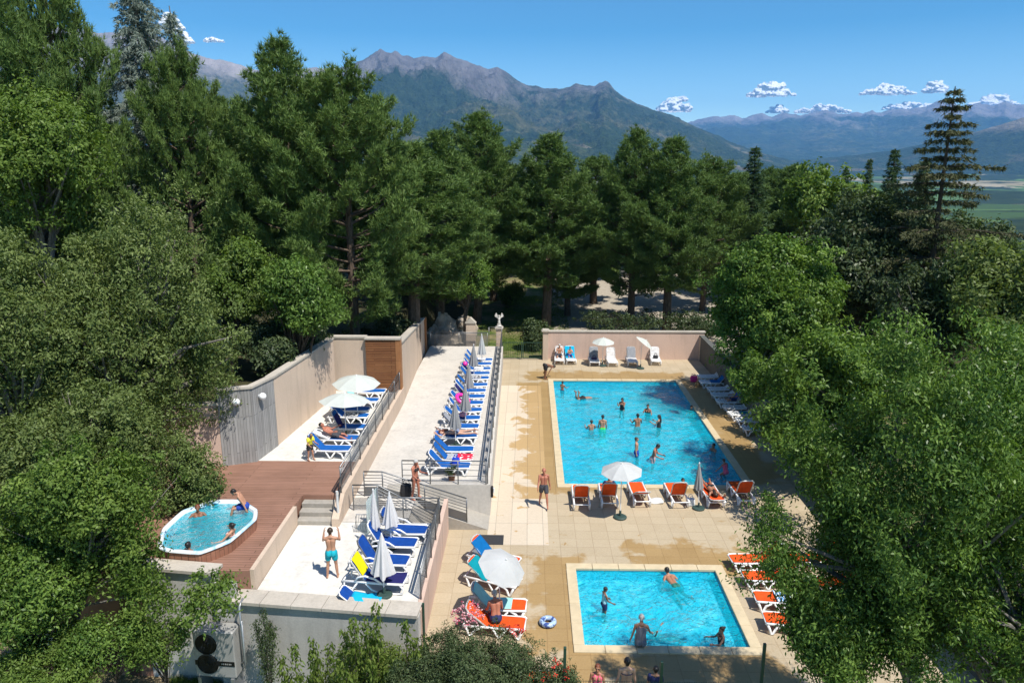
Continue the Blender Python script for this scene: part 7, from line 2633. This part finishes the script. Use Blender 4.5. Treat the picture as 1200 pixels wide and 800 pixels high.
c, r = crown_at(990, 742, 13.0, 62, 62)
leafy_tree('ash_tree', 'small ash under the big one, over the paving at the bottom right', (c[0] + 0.5, 13.0, -0.8), lobes_from(c, r, 9, 0.5, 21), 30000, 0.10, 0.038, 'ash', 'grey', 0.05, clump=0.34, per=40, droop=0.8, shell=0.5, tvar=0.34, gapth=0.33)
c, r = crown_at(1190, 455, 22, 80, 85)
leafy_tree('ash_tree', 'light green ash at the right edge behind the big one', (c[0] + 0.5, 22, -0.5), lobes_from(c, r, 11, 0.5, 14), 42000, 0.16, 0.065, 'fresh', 'grey', 0.2, clump=0.4, per=30, droop=0.7)

# left: big grey green tree
c, r = crown_at(150, 375, 27, 132, 165, 0.85)
lb_ = lobes_from(c, r, 20, 0.44, 15, 0.0) + [(np.array(PG(255, 395, 27)), np.array([1.2, 1.3, 1.5])), (np.array(PG(215, 260, 29)), np.array([1.6, 1.5, 1.6])), (np.array(PG(190, 520, 25)), np.array([1.6, 1.4, 1.2])), (np.array(PG(225, 570, 24)), np.array([0.9, 0.9, 0.9]))]
leafy_tree('leafy_tree', 'big grey green tree left of the grey boarded wall', (c[0] - 0.4, 26.5, -0.8), lb_, 120000, 0.16, 0.060, 'olive', 'grey', 0.3, clump=0.50, per=45, droop=0.7, shell=0.56, tvar=0.36, gapth=0.42)
c, r = crown_at(45, 190, 33, 105, 90)
leafy_tree('leafy_tree', 'lighter green tree at the left edge under the corner pine', (c[0], 33, 3.0), lobes_from(c, r, 12, 0.5, 16), 60000, 0.19, 0.085, 'fresh', 'grey', 0.26, clump=0.5, per=30, droop=0.4)
c, r = crown_at(10, 400, 24, 100, 150)
leafy_tree('leafy_tree', 'dull green tree cut by the left edge of the picture', (c[0], 24, -1), lobes_from(c, r, 13, 0.5, 17), 60000, 0.15, 0.06, 'olive', 'grey', 0.24, clump=0.42, per=30, droop=0.6)
# lower left: fresh green tree in front of the tub
c, r = crown_at(95, 610, 18.6, 92, 125, 0.85)
lb_ = lobes_from(c, r, 14, 0.46, 18, 0.0) + [(np.array(PG(170, 560, 19.5)), np.array([0.9, 0.9, 1.0])), (np.array(PG(215, 705, 17.6)), np.array([1.05, 0.8, 0.55])), (np.array(PG(160, 690, 17.6)), np.array([0.9, 0.8, 0.8])), (np.array(PG(246, 692, 17.5)), np.array([0.72, 0.6, 0.55])), (np.array(PG(228, 722, 17.4)), np.array([0.7, 0.6, 0.3]))]
leafy_tree('leafy_tree', 'yellow green leafy tree in front of the hot tub', (PG(40, 690, 18.6).x, 18.6, -2.0), lb_, 92000, 0.125, 0.060, 'fresh', 'grey', 0.10, clump=0.42, per=50, droop=0.45, shell=0.55, tvar=0.40, gapth=0.42)
c, r = crown_at(20, 690, 17.5, 75, 70)
leafy_tree('leafy_tree', 'dark leafy tree at the left edge below the yellow green one', (c[0], 17.5, -2), lobes_from(c, r, 9, 0.5, 19), 30000, 0.12, 0.055, 'mid', 'dark', 0.08, clump=0.34, per=28, droop=0.5)
c, r = crown_at(25, 545, 21.5, 75, 75)
leafy_tree('leafy_tree', 'grey green tree at the left edge between the tall one and the yellow green one', (c[0], 21.5, -1.4), lobes_from(c, r, 11, 0.5, 27), 36000, 0.13, 0.055, 'olive', 'grey', 0.12, clump=0.42, per=36, droop=0.5)
c, r = crown_at(110, 500, 23, 85, 80)
leafy_tree('leafy_tree', 'pale olive tree filling the gap above the yellow green one', (c[0], 23, -1), lobes_from(c, r, 11, 0.5, 28), 42000, 0.14, 0.058, 'olive', 'grey', 0.12, clump=0.38, per=28, droop=0.5)
c, r = crown_at(215, 565, 23.5, 45, 55)
leafy_tree('leafy_tree', 'small dull green tree beside the far end of the hot tub', (c[0] - 0.6, 23.5, 0), lobes_from(c, r, 7, 0.5, 29), 14000, 0.13, 0.055, 'olive', 'dark', 0.07, clump=0.34, per=26, droop=0.6)
# small broadleaf in front of the pines, above the garden wall
for (px, py, G, rx, ry, m_, lab, sd_) in ((356, 345, 34, 56, 58, 'ash', 'deep green leafy tree above the beige garden wall', 30), (290, 330, 36, 46, 60, 'fresh', 'light green leafy tree behind the boarded wall', 31), (545, 322, 51.7, 38, 36, 'mid', 'leafy green tree hanging over the statue pillar', 32),
                                          (330, 395, 36, 60, 26, 'dark', 'dark undergrowth tree leaning on the garden wall', 33)):
    c, r = crown_at(px, py, G, rx, ry)
    leafy_tree('leafy_tree', lab, (c[0] - (1.2 if px < 400 else 0), G, gz(c[0], G)), lobes_from(c, r, 13, 0.42, sd_), 26000, 0.18, 0.08, m_, 'dark', 0.14, clump=0.42, per=26, droop=0.4)

# bushes in the shade behind the walls
for i, (px, py, G, rx, ry, m_, lab) in enumerate(((628, 392, 54.5, 14, 22, 'bush', 'dark ivy bush beside the right gate pillar'), (735, 378, 58, 60, 18, 'dark', 'dark shrubs in the shade behind the far pool wall'), (815, 378, 58, 40, 16, 'dark', 'dark shrubs behind the right end of the far pool wall'),
                                                  (598, 345, 70, 14, 16, 'mid', 'small green shrub at the top of the grassy slope'), (420, 396, 44, 40, 14, 'dark', 'dark shrubs behind the short beige end wall'),
                                                  (365, 396, 36.5, 34, 22, 'dark', 'dark shrubs leaning over the beige garden wall'), (455, 385, 45, 22, 20, 'dark', 'dark shrubs behind the tall walkway wall'), (315, 412, 32, 26, 20, 'dark', 'dark shrubs behind the corner of the boarded wall'),
                                                  (852, 425, 41, 26, 30, 'mid', 'green shrub growing over the far part of the dark side wall'), (872, 448, 35.5, 30, 30, 'mid', 'green shrub growing over the middle of the dark side wall'), (905, 480, 30, 32, 34, 'mid', 'green shrub over the near part of the dark side wall'))):
    c, r = crown_at(px, py, G, rx, ry)
    if px > 840:
        c[0] = max(c[0], 13.3)
    if px < 400:
        c[0] = min(c[0], -11.6)
    if px == 455:
        c[0] = -8.6
    leafy_tree('shrub', lab, (c[0], c[1], gz(c[0], c[1])), lobes_from(c, r, 5, 0.6, 60 + i), 9000, 0.18, 0.085, m_, 'dark', 0.05, cat='shrub', clump=0.35, per=22, droop=0.3)

# foreground shrubs
def bush_at(px, py, G, rx, ry, n, ln, wd, m_, lab, seed, name='shrub', dep=0.9, **kw):
    c, r = crown_at(px, py, G, rx, ry, dep)
    return leafy_tree(name, lab, (c[0], c[1], gz(c[0], c[1]) - 0.1), lobes_from(c, r, 9, 0.5, seed), n, ln, wd, m_, 'dark', 0.04, cat='shrub', **kw)


BIG = bush_at(575, 782, 16.2, 86, 52, 60000, 0.075, 0.026, 'bush', 'large dense dark green bush at the front left of the deck', 70, clump=0.22, per=26, droop=-0.4, shell=0.62)
bush_at(505, 795, 16.4, 48, 40, 22000, 0.075, 0.028, 'bush', 'smaller dark bush beside the leafy saplings', 71, clump=0.22, per=24, droop=-0.4)
RED = bush_at(648, 800, 15.9, 34, 34, 12000, 0.075, 0.026, 'bush', 'low bush with red flowers beside the green fence post', 72, clump=0.2, per=22, droop=-0.3)
bush_at(50, 775, 17.0, 85, 34, 24000, 0.11, 0.04, 'fresh', 'light green undergrowth in the bottom left corner', 73, clump=0.3, per=24, droop=0.2)
bush_at(430, 790, 17.3, 70, 26, 14000, 0.10, 0.035, 'sapling', 'low yellow green growth under the saplings', 74, clump=0.3, per=22)
bush_at(190, 752, 17.35, 30, 30, 9000, 0.10, 0.045, 'fresh', 'leafy green shrub close to the left side of the heat pump', 76, clump=0.28, per=22, droop=0.4)
bush_at(130, 755, 17.4, 55, 40, 14000, 0.10, 0.045, 'mid', 'shady green shrub left of the heat pump', 75, clump=0.3, per=24)

# flowers on bushes
def flowers(px, py, G, rx, ry, n, mat, lab, root):
    c, r = crown_at(px, py, G, rx, ry)
    d = unit(NR.randn(n, 3)); d[:, 1] = -np.abs(d[:, 1]); d[:, 2] = np.abs(d[:, 2])
    pos = np.repeat(c + d * r * NR.uniform(0.85, 1.1, (n, 1)), 6, 0) + NR.randn(n * 6, 3) * 0.025
    me = leaves_mesh('blossom', pos, unit(NR.randn(len(pos), 3) + np.array([0, -0.4, 0.8])), 0.05 * np.ones(len(pos)), 0.045 * np.ones(len(pos)), NR.rand(len(pos)), LEAF[mat])
    o = bpy.data.objects.new('blossom', me)
    C.objects.link(o)
    o.parent = root
    o.location = -root.location
    o['label'] = lab
    o['kind'] = 'stuff'


flowers(650, 790, 15.8, 18, 22, 13, 'flower', 'bright red blossoms on the bush by the green fence post', RED)
flowers(548, 722, 17.6, 18, 18, 60, 'flower2', 'pink and white blossoms at the left of the dense bush', BIG)
flowers(604, 738, 17.0, 10, 8, 16, 'flower', 'few orange red blossoms on top of the dense bush', BIG)


# saplings with hanging leaves in front of the terrace wall
def sapling(px, ytop, G, lab, seed, mat='sapling', spread=0.55, ln=0.17, wd=0.055, n=700, hgt=None, group='saplings before the terrace wall'):
    q = np.random.RandomState(seed)
    t = PG(px, ytop, G)
    g = gz(t.x, G)
    h = t.z - g
    r = thing('sapling', lab, 'sapling', (t.x, G, g - 0.05), 0, group)
    mb = MB()
    P_, T_ = [], []
    for k in range(5):
        a = q.uniform(0, 6.28)
        s = spread * q.uniform(0.2, 1.0) * (0 if k == 0 else 1)
        hh = h * (1.0 if k == 0 else q.uniform(0.6, 0.92))
        pts = [Vector((s * math.cos(a) * f ** 1.3, s * math.sin(a) * f ** 1.3, hh * f)) for f in (0, 0.3, 0.6, 0.85, 1.0)]
        mb.tube(pts, [0.018, 0.015, 0.011, 0.008, 0.004], 5)
        for j in range(n // 5):
            f = 0.22 + 0.78 * q.rand() ** 0.8
            i = min(3, int(f * 4)); w = f * 4 - i
            b = pts[i].lerp(pts[i + 1], w)
            P_.append(np.array(b) + q.randn(3) * np.array([0.10, 0.10, 0.05]) * (1.2 - 0.6 * f))
            T_.append(0.5 + q.uniform(-0.35, 0.35))
    me = leaves_mesh('foliage', np.array(P_), unit(q.randn(len(P_), 3) + np.array([0, 0, 0.5])), ln * q.uniform(0.7, 1.2, len(P_)), wd * np.ones(len(P_)), np.array(T_), LEAF[mat], 1.3 * np.ones(len(P_)))
    o = bpy.data.objects.new('foliage', me)
    C.objects.link(o)
    o.parent = r
    mb.build('stem', BARK['dark'], r)


sapling(344, 752, 17.2, 'sapling with hanging leaves farthest left before the terrace wall', 80)
sapling(367, 745, 17.2, 'second sapling from the left before the terrace wall, slightly taller', 81)
sapling(414, 720, 17.0, 'tall sapling with hanging leaves rising to the coping', 82, spread=0.75, n=900)
sapling(440, 702, 17.0, 'tallest sapling with hanging leaves overlapping the coping', 83, spread=0.8, n=1000)
sapling(475, 722, 16.9, 'sapling with hanging leaves by the corner of the terrace wall', 84, spread=0.6, n=850)
sapling(458, 765, 16.6, 'low sapling with hanging leaves in front of the tallest one', 85, spread=0.9, n=850)
sapling(308, 712, 18.2, 'slender grey green shrub growing against the terrace wall', 86, 'bush', 0.7, 0.075, 0.03, 2600, group=None)
sapling(395, 768, 16.8, 'young bushy sapling at the foot of the terrace wall', 87, spread=0.9, n=800)
# plant in the pot
c = np.array([0, 0, 0.45]); L = lobes_from(c, np.array([0.24, 0.24, 0.22]), 5, 0.6, 90)
me, _ = make_crown('foliage', L, 900, 0.07, 0.03, LEAF['bush'], clump=0.10, per=15)
o = bpy.data.objects.new('foliage', me); C.objects.link(o); o.parent = POT

# grass at the front left and tufts on the slope
def grass(x0, x1, y0, y1, n, name, ln=0.28, mat='fresh'):
    x, y = NR.uniform(x0, x1, n), NR.uniform(y0, y1, n)
    keep = fbm(x * 0.8, y * 0.8, 3, 77) > 0.36
    x, y = x[keep], y[keep]
    pos = np.stack([x, y, ground_z(x, y) - 0.02], -1)
    me = needle_mesh(name, pos, np.tile([0, 0, 1.0], (len(x), 1)), ln, 0.016, 0.5 + NR.uniform(-0.4, 0.4, len(x)), LEAF[mat], 6, 0.45)
    o = bpy.data.objects.new(name, me)
    C.objects.link(o)
    tag(o, kind='stuff')


grass(-11, -2.8, 14.5, 19.5, 16000, 'grass')
grass(-2.2, 3.5, 53, 74, 9000, 'grass', 0.16, 'sapling')

# more single trees on the slope beyond, thinning out towards the valley
for i in range(46):
    a = RAD(-34 + 56 * ((i * 0.618) % 1.0))
    R_ = 100 + 95 * ((i * 0.381) % 1.0)
    x, y = R_ * math.sin(a), R_ * math.cos(a)
    hgt = rng.uniform(8, 12)
    r = dup(PINES_ROOT[i % 4], (x, y, gz(x, y) - 0.2), rng.uniform(0, 6), 'pine standing with others on the slope beyond the camp', 'pines on the slope beyond the camp')
    k = hgt / 16
    r.scale = (k * 1.2, k * 1.2, k)
